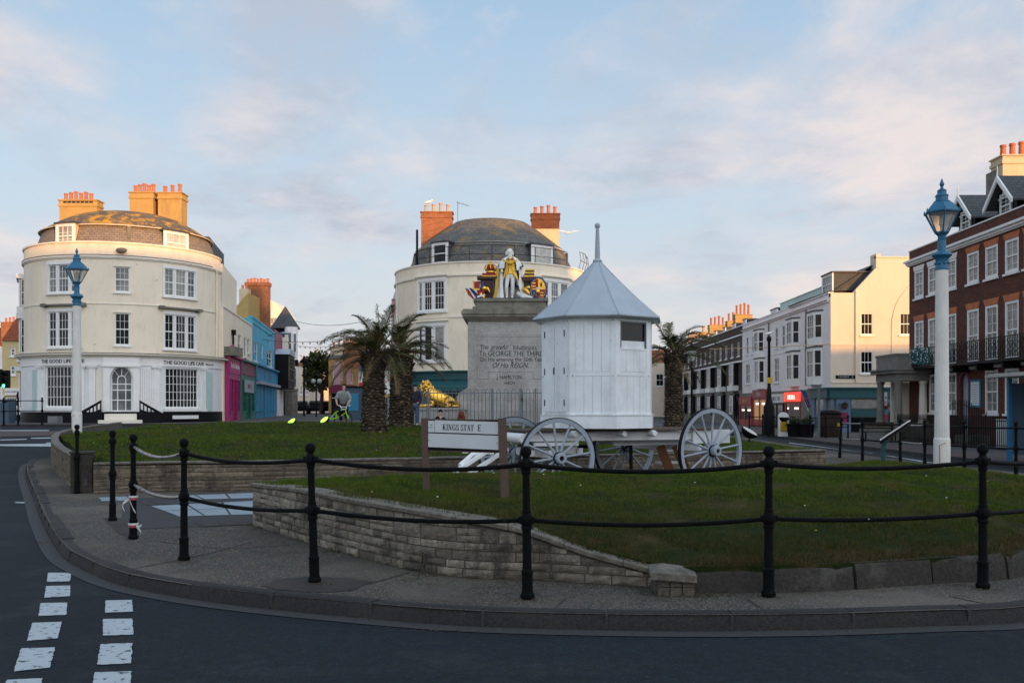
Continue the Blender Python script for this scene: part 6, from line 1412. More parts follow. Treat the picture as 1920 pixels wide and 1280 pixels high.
b = MB(); lb(b, -.25, .55, -.66, -.58, .99, 1.05); lb(b, -.25, .55, .50, .58, .99, 1.05); b.build('turntable_plate', MT['white_paint'], BM)
b = MB(); lb(b, -.10, .62, -.42, -.34, .84, .96); b.lathe([(.055, 0), (.055, .10)], 12, L_(-.22, -.45, .82)); b.lathe([(.055, 0), (.055, .10)], 12, L_(.66, -.45, .84)); b.build('fore_carriage', MT['white_paint'], BM)
b = MB(); b.lathe([(.30, .955), (.32, .965), (.32, .985), (.30, .99)], 24, L_(0.05, 0, 0)); b.build('turntable_ring', MT['black_paint'], BM)
b = MB(); lb(b, 1.35, 2.9, -.35, -.27, .97, 1.07); lb(b, 1.35, 2.9, .27, .35, .97, 1.07); b.build('rear_bearer', MT['white_paint'], BM)
for c in (-.66, .62): b = MB(); lb(b, 2.75, 3.5, c, c+.05, 1.0, 1.24); b.build('tail_board', MT['white_paint'], BM)
# wheels
def wheel(hub, R_, pa, nsp, toward=1):
    th = radians(pa); M = Matrix(((cos(th), 0, sin(th)), (sin(th), 0, -cos(th)), (0, 1, 0)))   # local x,y in wheel plane, z out towards viewer
    b = MB(); b.lathe([(R_-.012, -.032), (R_-.012, .032), (R_-.085, .028), (R_-.085, -.028), (R_-.012, -.032)], 48, hub, M, cap=False)
    o = b.build('wheel', MT['wheel_grey'], BM, smooth=40)
    b = MB(); b.lathe([(R_, -.034), (R_, .034), (R_-.013, .034), (R_-.013, -.034), (R_, -.034)], 48, hub, M, cap=False); b.build('tyre', MT['tyre_black'], o, smooth=40)
    b = MB(); b.lathe([(.05, -.16), (.075, -.15), (.085, -.06), (.10, -.03), (.10, .05), (.088, .055), (.085, .09), (.095, .12), (.092, .16), (.075, .175), (.042, .176), (.038, .12), (.002, .12)], 24, hub, M); b.build('hub', MT['wheel_grey'], o, smooth=35)
    b = MB(); b.lathe([(.101, .048), (.106, .052), (.106, .066), (.098, .07)], 24, hub, M); b.lathe([(.037, .121), (.037, .15), (.01, .15)], 12, hub, M); b.build('hub_band', MT['black_paint'], o)
    for k in range(nsp):
        a = 2*pi*k/nsp+.13; d = Vector((cos(a), sin(a), 0)); p0 = Vector(hub)+M @ (d*.085+Vector((0, 0, .012))); p1 = Vector(hub)+M @ (d*(R_*.55)+Vector((0, 0, -.006))); p2 = Vector(hub)+M @ (d*(R_-.08)+Vector((0, 0, 0)))
        b = MB(); b.tube([p0, p1, p2], [.024, .018, .020], 8); b.build('spoke', MT['wheel_grey'], o, smooth=60)
ZG = .14
HN, HFar = (X(1046, 15.35), 15.35, ZG+.665), (X(963, 17.0), 17.0, ZG+.665)
RN, RF = (X(1333, 16.2), 16.2, ZG+.745), (X(1171, 18.0), 18.0, ZG+.745)
wheel(HN, .665, 20, 12); wheel(HFar, .665, 20, 12); wheel(RN, .745, 33, 14); wheel(RF, .745, 33, 14)
b = MB(); b.tube([HN, HFar], .03, 8); b.bar(Vector(HN).lerp(Vector(HFar), .12)+Vector((0, 0, .05)), Vector(HN).lerp(Vector(HFar), .88)+Vector((0, 0, .05)), .10, .12); b.build('front_axle', MT['white_paint'], BM)
b = MB(); b.tube([RN, RF], .03, 8); b.bar(Vector(RN).lerp(Vector(RF), .12)+Vector((0, 0, .04)), Vector(RN).lerp(Vector(RF), .88)+Vector((0, 0, .04)), .09, .11); b.build('rear_axle', MT['white_paint'], BM)
# shafts resting on the ground at the front
for s0, s1 in ((P(925, 838, 15.3), P(852, 885, 14.6)), (P(950, 842, 15.6), P(880, 888, 14.75))):
    b = MB(); b.bar(s0, s1, .075, .05); b.build('shaft', MT['white_paint'], BM)
b = MB(); b.tube([P(862, 872, 14.75), P(885, 852, 15.0), P(905, 846, 15.15), P(925, 850, 15.2)], .035, 8); b.build('shaft_brace', MT['white_paint'], BM)
b = MB()
for i in range(4): b.bar(P(884+i*14, 836, 15.5+i*.05), P(872+i*16, 848, 15.1+i*.05), .09, .02)
b.build('shaft_boards', MT['white_paint'], BM)
b = MB(); b.bar(P(965, 840, 15.7), P(962, 868, 15.4), .03); b.bar(P(955, 850, 15.6), P(985, 880, 15.6), .03, .03); b.build('stay', MT['grey_steel'], BM)
# steps at the rear
st = MB()
sa = L_(2.55, -.1, 0); 
for i in range(3): st.box(L_(2.5+i*.10, -.15+i*.02, .86-i*.22), (.5, .26, .03), rz=af)
st.build('step_treads', MT['white_paint'], BM)
st = MB(); st.bar(L_(2.30, -.28, .95), L_(2.62, -.30, .20), .03, .16); st.bar(L_(2.62, -.28, .95), L_(2.95, -.30, .20), .03, .16); st.build('step_string', MT['orange_wood'], BM)
b = MB(); b.bar(L_(1.75, -.2, 1.05), L_(1.77, -.2, .15), .06); b.tube([L_(1.62, -.2, .9), L_(1.7, -.2, .95), L_(1.76, -.2, 1.0)], .02, 6); b.build('prop', MT['black_paint'], BM)
b = MB(); b.lathe([(.11, 0), (.13, .03), (.12, .06)], 16, L_(.9, -.1, .92)); b.tube([L_(.95, -.35, .98), L_(1.0, -.35, .8), L_(.98, -.3, .68)], .018, 6); b.build('coupling', MT['black_paint'], BM)
# ================================================================= PLACE-NAME SIGN
sA, sB = (X(798, 11.3), 11.3), (X(943, 10.85), 10.85); l = hypot(sB[0]-sA[0], sB[1]-sA[1]); un = ((sB[0]-sA[0])/l, (sB[1]-sA[1])/l); Sf = Fr(sA, un, (un[1], -un[0]))
SG = thing('name_sign', 'brown-posted wooden sign with white boards and one missing letter, on the near lawn', 'sign', (sA[0], sA[1], .6))
b = MB(); b.bar(Sf.p(-.015, 0, 1.51), Sf.p(.012, 0, .52), .078, .075, up=(0, 1, 0)); b.build('post', MT['sign_brown'], SG)
b = MB(); b.bar(Sf.p(l-.012, 0, 1.515), Sf.p(l+.035, 0, .45), .098, .085, up=(0, 1, 0)); b.build('post', MT['sign_brown'], SG)
b = MB(); b.fb(Sf, .02, l-.04, 1.11, 1.500, -.02, .006); b.build('frame_board', MT['sign_brown'], SG)
b = MB(); b.fb(Sf, .045, l-.05, 1.125, 1.49, .006, .010); b.build('black_backing', MT['black_paint'], SG)
def tiltq(u0, u1, za, zb, d0, d1, mt, nm, par, slope=-.018):
    b = MB(); b.extr([(u0, za+u0*slope), (u1, za+u1*slope), (u1, zb+u1*slope), (u0, zb+u0*slope)], Sf, d0, d1); return b.build(nm, MT[mt], par)
u1 = tiltq(.048, .135, 1.345, 1.482, .010, .020, 'sign_white', 'badge_plank', SG); u2 = tiltq(.142, l-.052, 1.345, 1.490, .010, .021, 'sign_white', 'name_plank', SG); tiltq(.048, l-.048, 1.165, 1.330, .010, .021, 'sign_white', 'blank_plank', SG)
def serif(txt, fr, u, z, h, d, mat, parent, tilt=0.0):     # book-face capitals: thick stems, thin arms, slab serifs
    T, t = .15, .05
    def st(x0, y0, x1, y1, w): return [(x0-w/2, y0), (x0+w/2, y0), (x1+w/2, y1), (x1-w/2, y1)]
    def sf(x, y, w=.30): return [(x-w/2, y), (x+w/2, y), (x+w/2, y+.04), (x-w/2, y+.04)]
    def arc(cx, cy, rx, ry, a0, a1, w0, w1, n=10):
        o = []
        for k in range(n):
            p, q = radians(a0+(a1-a0)*k/n), radians(a0+(a1-a0)*(k+1)/n); wp = w0+(w1-w0)*sin(pi*k/n); wq = w0+(w1-w0)*sin(pi*(k+1)/n)
            o.append([(cx+(rx-wp/2)*cos(p), cy+(ry-wp*.25)*sin(p)), (cx+(rx+wp/2)*cos(p), cy+(ry+wp*.25)*sin(p)), (cx+(rx+wq/2)*cos(q), cy+(ry+wq*.25)*sin(q)), (cx+(rx-wq/2)*cos(q), cy+(ry-wq*.25)*sin(q))])
        return o
    Gl = {'K': (.80, [st(.15, 0, .15, 1, T), sf(.15, 0), sf(.15, .96), st(.22, .40, .60, 1, t), st(.30, .55, .64, 0, T), sf(.60, .96), sf(.64, 0)]), 'I': (.34, [st(.17, 0, .17, 1, T), sf(.17, 0), sf(.17, .96)]),
          'N': (.84, [st(.14, 0, .14, 1, t), st(.14, 1, .64, 0, T), st(.64, 0, .64, 1, t), sf(.12, 0), sf(.10, .96, .22), sf(.64, .96)]), 'T': (.66, [st(.32, 0, .32, 1, T), sf(.32, 0), [(.02, .94), (.62, .94), (.62, 1), (.02, 1)], st(.04, .80, .04, .96, t), st(.60, .80, .60, .96, t)]),
          'A': (.76, [st(.10, 0, .37, 1, t), st(.64, 0, .39, 1, T), [(.19, .32), (.55, .32), (.55, .37), (.19, .37)], sf(.10, 0, .22), sf(.64, 0)]), 'E': (.66, [st(.15, 0, .15, 1, T), sf(.15, 0, .26), [(.1, .95), (.56, .95), (.56, 1), (.1, 1)], [(.1, 0), (.58, 0), (.58, .05), (.1, .05)], [(.15, .48), (.44, .48), (.44, .53), (.15, .53)], st(.55, .80, .55, 1, t), st(.57, 0, .57, .2, t), st(.43, .40, .43, .62, t)]),
          'G': (.82, arc(.38, .5, .29, .49, 35, 325, .06, T)+[st(.64, .06, .64, .42, T*.8), sf(.62, .42, .26), st(.62, .70, .62, .95, t)]), 'S': (.58, arc(.28, .745, .19, .235, 30, 270, .05, T*.8)+arc(.28, .255, .21, .255, 90, -150, .05, T*.9)+[st(.46, .72, .46, .95, t), st(.07, .05, .07, .28, t)]), ' ': (.30, [])}
    b = MB(); x = 0
    for ch in txt:
        w, ps = Gl[ch]
        for i, p in enumerate(ps): b.extr([(u+(x+q[0])*h*.86, z+q[1]*h+(x+q[0])*h*.86*tilt) for q in p], fr, d, d+.003+.0001*i)
        x += w+.07
    return b.build('lettering', MT[mat], parent)
serif('KINGS STAT', Sf, .25, 1.372, .070, .0215, 'letter_black', u2, -.018)
serif('E', Sf, .725, 1.364, .074, .0215, 'letter_black', u2, -.018)
letters('W', .030, Sf, .092, 1.425, .021, MT['letter_grey'], u1, th=.003); letters('~8', .016, Sf, .092, 1.398, .021, MT['letter_grey'], u1, th=.003)
b = MB(); [b.ball(Sf.p(u, .022, z), .007, 8, 5) for u, z in ((.062, 1.245), (l-.065, 1.225))]; b.build('screws', MT['stone_dark'], SG)
# ================================================================= VICTORIAN LAMPS
def lamp(label, base, H0):
    t = thing('street_lamp', label, 'street lamp', base, group='old fluted lamp posts'); x, y, z = base
    def zz(v): return z+v*H0/5.52
    b = MB(); n = 20; prof = [(.152, -.3), (.152, .55), (.148, .58), (.138, .60), (.136, .66), (.130, 1.2), (.116, 4.0)]
    vs = []; k2 = 40
    for r, h in prof:
        for k in range(k2): a = 2*pi*k/k2; rr = r*(1-.055*(k % 2)) if h > .59 else r*(1 if k % 5 else .985); vs.append((x+rr*cos(a), y+rr*sin(a), zz(h)))
    b.add(vs, [(i*k2+k, i*k2+(k+1) % k2, (i+1)*k2+(k+1) % k2, (i+1)*k2+k) for i in range(len(prof)-1) for k in range(k2)]); b.build('column', MT['column_white'], t, smooth=25)
    b = MB(); b.tube([(x-.10, y-.122, zz(.02)), (x-.10, y-.122, zz(.46)), (x-.02, y-.155, zz(.5)), (x+.13, y-.09, zz(.5))], .008, 5); b.build('access_panel_edge', MT['terracotta'], t)
    b = MB(); b.lathe([(.125, zz(3.97)), (.13, zz(4.0)), (.118, zz(4.03)), (.118, zz(4.18)), (.13, zz(4.2)), (.15, zz(4.22)), (.185, zz(4.26)), (.175, zz(4.30)), (.12, zz(4.33)), (.085, zz(4.36)), (.078, zz(4.40)), (.075, zz(4.57)), (.085, zz(4.585)), (.070, zz(4.60)), (.08, zz(4.66)), (.12, zz(4.70))], 20, (x, y, 0)); o = b.build('collar', MT['lamp_blue'], t, smooth=35)
    for k in range(8): a = 2*pi*k/8; b = MB(); b.ball((x+.12*cos(a), y+.12*sin(a), zz(4.10)), .028, 8, 6); b.build('rosette', MT['lamp_blue'], o)
    nl = 6; ph = radians(15)
    L0, L1, R0, R1 = 4.72, 5.12, .125, .315
    b = MB()
    for k in range(nl):
        a = 2*pi*k/nl+ph; a2 = a+2*pi/nl; p0 = (x+R0*cos(a), y+R0*sin(a), zz(L0)); p1 = (x+R1*cos(a), y+R1*sin(a), zz(L1)); q0 = (x+R0*cos(a2), y+R0*sin(a2), zz(L0)); q1 = (x+R1*cos(a2), y+R1*sin(a2), zz(L1))
        b.tube([p0, p1], .014, 6); b.tube([p1, q1], .020, 6); b.tube([p0, q0], .016, 6); b.lathe([(.012, -.02), (.02, .02), (.006, .07)], 6, (x+(R1+.015)*cos(a), y+(R1+.015)*sin(a), zz(L1)))
    b.build('lantern_frame', MT['lamp_blue'], t, smooth=50)
    b = MB(); b.lathe([(R0-.005, zz(L0)), (R1-.01, zz(L1))], nl, (x, y, 0), ph=ph, cap=False); b.build('lantern_glass', LG, t)
    b = MB(); b.lathe([(.03, zz(4.72)), (.035, zz(4.85)), (.06, zz(4.88)), (.055, zz(5.0)), (.02, zz(5.04))], 10, (x, y, 0)); b.build('lamp_burner', MT['pane_white'], t)
    b = MB(); b.lathe([(.335, zz(5.11)), (.335, zz(5.14)), (.315, zz(5.16)), (.20, zz(5.30)), (.15, zz(5.335)), (.04, zz(5.34))], nl, (x, y, 0), ph=ph); b.lathe([(.15, zz(5.33)), (.15, zz(5.345)), (.115, zz(5.36)), (.11, zz(5.44)), (.125, zz(5.45)), (.115, zz(5.47)), (.085, zz(5.50)), (.08, zz(5.55)), (.09, zz(5.56)), (.04, zz(5.60)), (.02, zz(5.63)), (.035, zz(5.66)), (.045, zz(5.69)), (.03, zz(5.73)), (.008, zz(5.80))], 16, (x, y, 0)); b.build('lantern_roof', MT['lamp_blue'], t, smooth=30)
_t = NT('lantern_glass'); _t.b.inputs['Transmission Weight'].default_value = .82; _t.b.inputs['IOR'].default_value = 1.1; LG = _t.out((.80, .80, .74), .18, 0)
lamp('tall white fluted lamp post with blue lantern at the right lawn edge', (X(1766, 18.0), 18.0, .47), 5.30)
lamp('white fluted lamp post with blue lantern at the left, in front of the cafe', (X(144, 28.4), 28.4, .90), 5.30)
# ================================================================= PALMS
def palm(label, base, ht, rt, fronds, seed, flen, lean=(0, 0), wind=(0, 0)):
    rnd = random.Random(seed); t = thing('palm_tree', label, 'palm tree', base, group='date palms on the lawns'); x, y, z = base; b = MB(); tint = []
    def ctr(s): return (x+lean[0]*s, y+lean[1]*s, z-.1+(ht+.1)*s)
    prof = [(rt*1.06, 0), (rt*1.03, .1), (rt*.95, .4), (rt*.86, .75), (rt*.9, 1.0)]
    def rad(s):
        for (r0, s0), (r1, s1) in zip(prof, prof[1:]):
            if s <= s1: return r0+(r1-r0)*(s-s0)/(s1-s0)
        return prof[-1][0]
    vs = []; n = 20; m = 14
    for i in range(m+1):
        c = ctr(i/m); r = rad(i/m)*.93
        for k in range(n): a = 2*pi*k/n; vs.append((c[0]+r*cos(a), c[1]+r*sin(a), c[2]))
    b.add(vs, [(i*n+k, i*n+(k+1) % n, (i+1)*n+(k+1) % n, (i+1)*n+k) for i in range(m) for k in range(n)]); tint += [.1]*(m*n)
    rows = int(ht/.078); nn = 13
    for i in range(rows):
        s = (i+.5)/rows; c = ctr(s); r = rad(s)
        for k in range(nn):
            a = 2*pi*(k+.5*(i % 2)+rnd.uniform(-.2, .2))/nn+i*.05; c = ctr(min(1, s+rnd.uniform(-.012, .012))); w = 2*pi*r/nn*.50; h = .062*rnd.uniform(.65, 1.45); out = .055*rnd.uniform(.6, 1.4)
            ca, sa = cos(a), sin(a); tx, ty = -sa, ca
            def q(u, d, zz): return (c[0]+ca*(r*.93+d)+tx*u, c[1]+sa*(r*.93+d)+ty*u, c[2]+zz)
            b.add([q(-w, .0, -h*.2), q(w, .0, -h*.2), q(w*.45, out, h*.60), q(-w*.45, out, h*.60), q(0, 0, -h*1.2), q(-w*.6, .0, h*1.0), q(w*.6, .0, h*1.0)], [(0, 1, 2, 3), (0, 4, 1), (3, 2, 6, 5)])
            tv = min(1, max(0, rnd.gauss(.5, .25))); tint += [tv, tv*.6, min(1, tv+.2)]
    b.tint = tint; b.build('trunk', MT['palm_trunk'], t, recalc=False)
    # boot: stubs of cut fronds below the crown
    top = ctr(1.0); b = MB()
    for k in range(70):
        a = rnd.uniform(0, 2*pi); zz = rnd.uniform(-.45, .10); r = rad(1)*(.85+.1*rnd.random()); p0 = Vector((top[0]+r*cos(a)*.9, top[1]+r*sin(a)*.9, top[2]+zz)); d = Vector((cos(a)*.6, sin(a)*.6, .9)); b.tube([p0, p0+d*rnd.uniform(.12, .28)], [.035, .015], 5)
    b.build('frond_stubs', MT['palm_trunk'], t)
    gm, dm = MB(), MB(); rc = {0: MB(), 1: MB()}
    for i in range(fronds):
        f = i/fronds; az = i*2.39996+rnd.uniform(-.25, .25); el = radians(70-f*76+rnd.uniform(-8, 8)); L = flen*(.80+.35*rnd.random())*(.85+.25*min(1, f*2)); dry = f > .80
        if dry: L *= .85
        p = Vector((top[0], top[1], top[2]+.10-.12*f)); d = Vector((cos(az)*cos(el), sin(az)*cos(el), sin(el))); N_ = 18; pts = [p.copy()]; ds = [d.copy()]
        g = rnd.uniform(.085, .13)*(1.0 if not dry else 1.25)
        for k in range(N_):
            d = d+Vector((wind[0]*.035, wind[1]*.035, -g*(.3+k/N_))); d.normalize(); p = p+d*(L/N_); pts.append(p.copy()); ds.append(d.copy())
        rc[int(dry)].tube(pts, [.020*(1-k/(N_+1))+.004 for k in range(N_+1)], 5)
        B_ = dm if dry else gm; nl = 54
        side0 = ds[0].cross(Vector((0, 0, 1)));
        if side0.length < .1: side0 = Vector((-sin(az), cos(az), 0))
        side0.normalize()
        for j in range(nl):
            s = .14+.86*j/nl; kk = s*N_; k0 = min(N_-1, int(kk)); q = pts[k0].lerp(pts[k0+1], kk-k0); dd = ds[k0]
            sd_ = dd.cross(Vector((0, 0, 1)));
            if sd_.length < .15: sd_ = side0.copy()
            sd_.normalize(); upv = sd_.cross(dd).normalized(); ll = L*.235*(sin(pi*min(1, .12+s*.86))**.55)*rnd.uniform(.8, 1.12)*(.8 if dry else 1)
            for sg in (-1, 1):
                v = (sd_*sg*.75+dd*.75+upv*rnd.uniform(.10, .55)).normalized(); m1 = q+v*ll*.5; e1 = q+v*ll+Vector((0, 0, -ll*rnd.uniform(.10, .38))); wv = dd.cross(v).cross(v)
                w_ = (dd*.9+upv*.3).normalized()*.0125*L
                B_.add([q-w_*.5, q+w_*.5, m1+w_*.55, m1-w_*.55, e1], [(0, 1, 2, 3), (3, 2, 4)])
    gm.build('crown', MT['palm_green'], t, recalc=False); dm.build('dead_fronds', MT['palm_dry'], t, recalc=False); rc[0].build('frond_ribs', MT['palm_dry'], t); rc[1].build('dead_frond_ribs', MT['palm_dry'], t)
palm('thick-trunked palm with wide ragged crown, nearer of the left pair', P(701, 808, 25.3), 2.02, .345, 27, 5, 1.58, wind=(-1.0, 0))
palm('thick-trunked palm behind its left neighbour, its fronds reaching towards the monument', (X(752, 28.3), 28.3, .97), 2.25, .39, 22, 19, 1.62, wind=(1.3, 0))
palm('slimmer palm standing alone behind the bathing machine at right', (X(1263, 29.2), 29.2, .78), 2.45, .30, 18, 8, 1.70, lean=(.03, 0), wind=(1.2, 0))
# ================================================================= MONUMENT
MX, MY = -.05, 43.0
MO = thing('stone_monument', 'tall grey stone pedestal with carved dedication and heavy cornice', 'monument', (MX, MY, .84))
mf = Fr((MX, 41.1), (1, 0), (0, -1))
def blk(b, hw, hd, z0, z1, cx=MX): b.box((cx, MY, (z0+z1)/2), (2*hw, 2*hd, z1-z0))
b = MB(); blk(b, 1.90, 1.90, 2.45, 5.38); b.build('die', MT['ashlar'], MO)
b = MB(); blk(b, 2.35, 2.35, .7, 2.12); blk(b, 2.30, 2.30, 2.12, 2.22)
for i in range(5): blk(b, 2.26-.075*i, 2.26-.075*i, 2.22+i*.05, 2.22+(i+1)*.05)
b.build('base', MT['ashlar'], MO)
b = MB(); prof = [(1.93, 5.38, 5.44), (1.98, 5.44, 5.50), (2.04, 5.50, 5.58), (2.12, 5.58, 5.70), (2.17, 5.70, 5.86), (2.10, 5.86, 5.93)]
for w, z0, z1 in prof: blk(b, w, w, z0, z1)
b.build('cornice', MT['stone_dark'], MO)
b = MB(); blk(b, 1.70, 1.70, 5.93, 6.08); blk(b, 1.58, 1.58, 6.08, 6.32); blk(b, 1.66, 1.66, 6.32, 6.44); b.build('upper_step', MT['stone_dark'], MO)
mz = lambda py: Z(py, 41.1)
for txt, py, sz, sh, ux in (('The', 651, .27, 0, -1.17), ('grateful', 651, .27, .35, -.52), ('Inhabitants', 652, .27, 0, .62), ('To GEORGE THE THIRD', 663, .30, 0, .03), ('On His entering the 50th Year', 674, .255, 0, .04), ('Of His REIGN.', 685, .30, .35, -.03), ('J. HAMILTON.', 707, .21, 0, -.05), ("ARCH.", 718, .19, .35, -.05)):
    letters(txt, sz*1.04, mf, ux, mz(py), .002, MT['letter_stone'], MO, shear=sh, xs=.86, th=.01)
b = MB()
for u0, u1_, z0, z1 in ((-1.5, 1.5, 4.72, 4.735), (-1.5, -1.485, 2.86, 4.72), (1.485, 1.5, 2.86, 4.72), (-1.5, -1.0, 2.86, 2.875), (1.0, 1.5, 2.86, 2.875), (-1.0, 1.0, 3.16, 3.175), (-1.0, -.985, 2.86, 3.16), (.985, 1.0, 2.86, 3.16)): b.fb(mf, u0, u1_, z0, z1, -.01, .006)
b.build('panel_line', MT['stone_dark'], MO)
# figure (painted statue)
def skel(name, pts, edges, mat, parent, sub=2, off=(0, 0, 0), sc=1.0, mirror=None):
    me = bpy.data.meshes.new(name); o3 = WL.get(parent.name, Vector()) if parent else Vector()
    me.from_pydata([Vector((p[0]*sc+off[0], p[1]*sc+off[1], p[2]*sc+off[2]))-o3 for p in pts], edges, [])
    o = bpy.data.objects.new(name, me); COL.objects.link(o); o.parent = parent
    md = o.modifiers.new('skin', 'SKIN'); md.use_smooth_shade = True
    for i, p in enumerate(pts): 
        r = p[3]*sc; ry = (p[4]*sc if len(p) > 4 else r); me.skin_vertices[0].data[i].radius = (r, ry)
    me.skin_vertices[0].data[0].use_root = True
    s = o.modifiers.new('sub', 'SUBSURF'); s.levels = sub; s.render_levels = sub
    dg = bpy.context.evaluated_depsgraph_get(); dg.update(); m2 = bpy.data.meshes.new_from_object(o.evaluated_get(dg)); m2.name = name
    for md in list(o.modifiers): o.modifiers.remove(md)
    o.data = m2; m2.materials.clear(); m2.materials.append(MT[mat]); m2.shade_smooth(); WL[o.name] = o3.copy(); return o
def chain(ch): # list of chains sharing named points -> pts, edges
    names, pts, ed = {}, [], []
    for c in ch:
        prev = None
        for nm, *v in c:
            if nm not in names: names[nm] = len(pts); pts.append(tuple(v))
            if prev is not None: ed.append((prev, names[nm]))
            prev = names[nm]
    return pts, ed
def loftm(b, rings, n=28):
    """rings: (cx, cy, z, rx, ry, a0, a1, fold, nf) partial ellipse shells; angle 0 = +x, 270 = viewer side"""
    vs = []
    for cx, cy, z, rx, ry, a0, a1, fo, nf in rings:
        for k in range(n+1): a = radians(a0+(a1-a0)*k/n); m = 1+fo*sin(nf*a+z*3); vs.append((cx+rx*m*cos(a), cy+ry*m*sin(a), z))
    N2 = n+1; b.add(vs, [(i*N2+k, i*N2+k+1, (i+1)*N2+k+1, (i+1)*N2+k) for i in range(len(rings)-1) for k in range(n)])
SB = (MX-.03, MY-.25, 6.50); Hs = 2.40
ST = thing('king_statue', 'painted statue of a robed man with white wig and gold waistcoat, on the monument', 'statue', SB)
WX = 1.22
def sp_(x, y, z): return (SB[0]+x*Hs*WX, SB[1]+y*Hs, SB[2]+z*Hs)
pts, ed = chain([[('pel', 0, 0, .50, .072, .058), ('wai', 0, 0, .60, .066, .052), ('che', 0, 0, .72, .080, .058), ('nk', 0, 0, .825, .036), ('jaw', -.008, -.012, .878, .044, .048), ('skull', -.010, -.006, .935, .052, .058), ('crn', -.010, -.002, .965, .032)],
    [('pel',), ('hl', -.050, 0, .47, .058), ('kl', -.062, -.035, .27, .038), ('cl', -.060, -.005, .17, .036), ('al', -.055, 0, .05, .022), ('tl', -.065, -.07, .018, .020)],
    [('pel',), ('hr', .048, 0, .47, .058), ('kr', .040, -.025, .27, .038), ('cr', .038, .0, .17, .036), ('ar', .030, .01, .05, .022), ('tr', .045, -.055, .018, .020)],
    [('che',), ('sl', -.10, 0, .78, .040), ('el', -.165, -.01, .64, .032), ('hwl', -.130, -.08, .555, .022), ('hdl', -.120, -.10, .515, .024)],
    [('che',), ('sr', .10, 0, .78, .040), ('er', .175, -.01, .645, .032), ('hwr', .125, -.10, .585, .022), ('hdr', .095, -.12, .56, .024)]])
pts = [p if len(p) else p for p in pts]
def fixchain(ch):
    flat = {}
    for c in ch:
        for q in c:
            if len(q) > 1: flat[q[0]] = q[1:]
    return [[(q[0], *flat[q[0]]) for q in c] for c in ch]
def mk(ch): return chain(fixchain(ch))
def figure_skel(name, ch, mat, parent, base, sc, sub=2): pts, ed = mk(ch); return skel(name, pts, ed, mat, parent, sub, base, sc)
body_ch = [[('pel', 0, 0, .50, .072, .058), ('wai', 0, 0, .60, .066, .052), ('che', 0, 0, .72, .080, .058), ('nk', 0, 0, .825, .034), ('jaw', -.008, -.012, .876, .042, .046), ('skull', -.010, -.006, .935, .050, .056), ('crn', -.010, -.002, .962, .030)],
    [('pel',), ('hl', -.050, 0, .47, .056), ('kl', -.062, -.035, .27, .038), ('cl', -.060, -.005, .17, .036), ('al', -.055, 0, .05, .022), ('tl', -.065, -.07, .018, .018)],
    [('pel',), ('hr', .048, 0, .47, .056), ('kr', .040, -.025, .27, .038), ('cr', .038, .0, .17, .036), ('ar', .030, .01, .05, .022), ('tr', .045, -.055, .018, .018)],
    [('che',), ('sl', -.10, 0, .78, .040), ('el', -.165, -.01, .64, .032), ('hwl', -.130, -.08, .555, .022), ('hdl', -.120, -.10, .515, .024)],
    [('che',), ('sr', .10, 0, .78, .040), ('er', .175, -.01, .645, .032), ('hwr', .125, -.10, .585, .022), ('hdr', .095, -.12, .56, .024)]]
body_ch = [[(q if len(q) == 1 else (q[0], q[1]*WX, q[2], q[3])+tuple(v*1.1 for v in q[4:])) for q in c] for c in body_ch]
figure_skel('figure', body_ch, 'statue_white', ST, SB, Hs)
b = MB()
for fx in (-.060, .040): b.ball(sp_(fx-.003, -.055, .017), .052, 10, 6, (1, 1.9, .8))
b.build('shoes', MT['statue_brown'], ST, smooth=60)
b = MB(); b.ball(sp_(-.010, .010, .945), .135, 14, 10, (1, .95, .9))
for s_ in (-1, 1):
    for k in range(3): b.ball(sp_(-.010+s_*.050, -.002, .925-k*.022), .045, 8, 6)
b.build('wig', MT['statue_white'], ST, smooth=60)
b = MB(); b.ball(sp_(-.010, -.058, .912), .022, 8, 6, (.8, 1.2, 1.4)); b.build('nose', MT['statue_white'], ST, smooth=60)
b = MB(); [b.ball(sp_(-.010+s_*.020, -.053, .928), .010, 6, 4) for s_ in (-1, 1)]; b.box(sp_(-.010, -.058, .893), (.045, .02, .008)); b.build('face_lines', MT['stone_dark'], ST)
# waistcoat and coat skirts in gold
b = MB(); q = []
for z, rx, ry in ((.50, .088, .075), (.56, .080, .068), (.62, .076, .064), (.70, .086, .070), (.78, .080, .066), (.83, .045, .045)): q.append((SB[0], SB[1], SB[2]+z*Hs, rx*Hs*WX, ry*Hs, 190, 350, .03, 9))
loftm(b, q, 24); b.build('waistcoat', MT['gold_paint'], ST, smooth=60)
b = MB()
for s_ in (-1, 1):
    vs = []
    for z, x0, x1 in ((.78, .035, .075), (.62, .030, .075), (.50, .045, .100), (.38, .085, .130), (.28, .115, .150)): vs += [sp_(s_*x0, -.078+.02*(z < .5), z), sp_(s_*x1, -.060, z)]
    b.add(vs, [(2*i, 2*i+1, 2*i+3, 2*i+2) for i in range(4)])
b.build('coat_edging', MT['gold_paint'], ST)
b = MB(); q = []
for z, rx, ry, a0, a1 in ((.27, .150, .110, -50, 230), (.38, .135, .10, -52, 232), (.52, .115, .085, -55, 235), (.66, .105, .078, -55, 235), (.80, .095, .070, -50, 230)): q.append((SB[0], SB[1], SB[2]+z*Hs, rx*Hs*WX, ry*Hs, a0, a1, .03, 7))
loftm(b, q, 30); b.build('coat', MT['statue_blue'], ST, smooth=60)
b = MB(); b.tube([sp_(-.105, 0, .77), sp_(-.172, -.01, .645), sp_(-.14, -.065, .575)], [.105, .09, .062], 10); b.tube([sp_(.105, 0, .77), sp_(.182, -.01, .65), sp_(.14, -.085, .60)], [.105, .09, .062], 10); b.build('sleeves', MT['statue_blue'], ST, smooth=60)
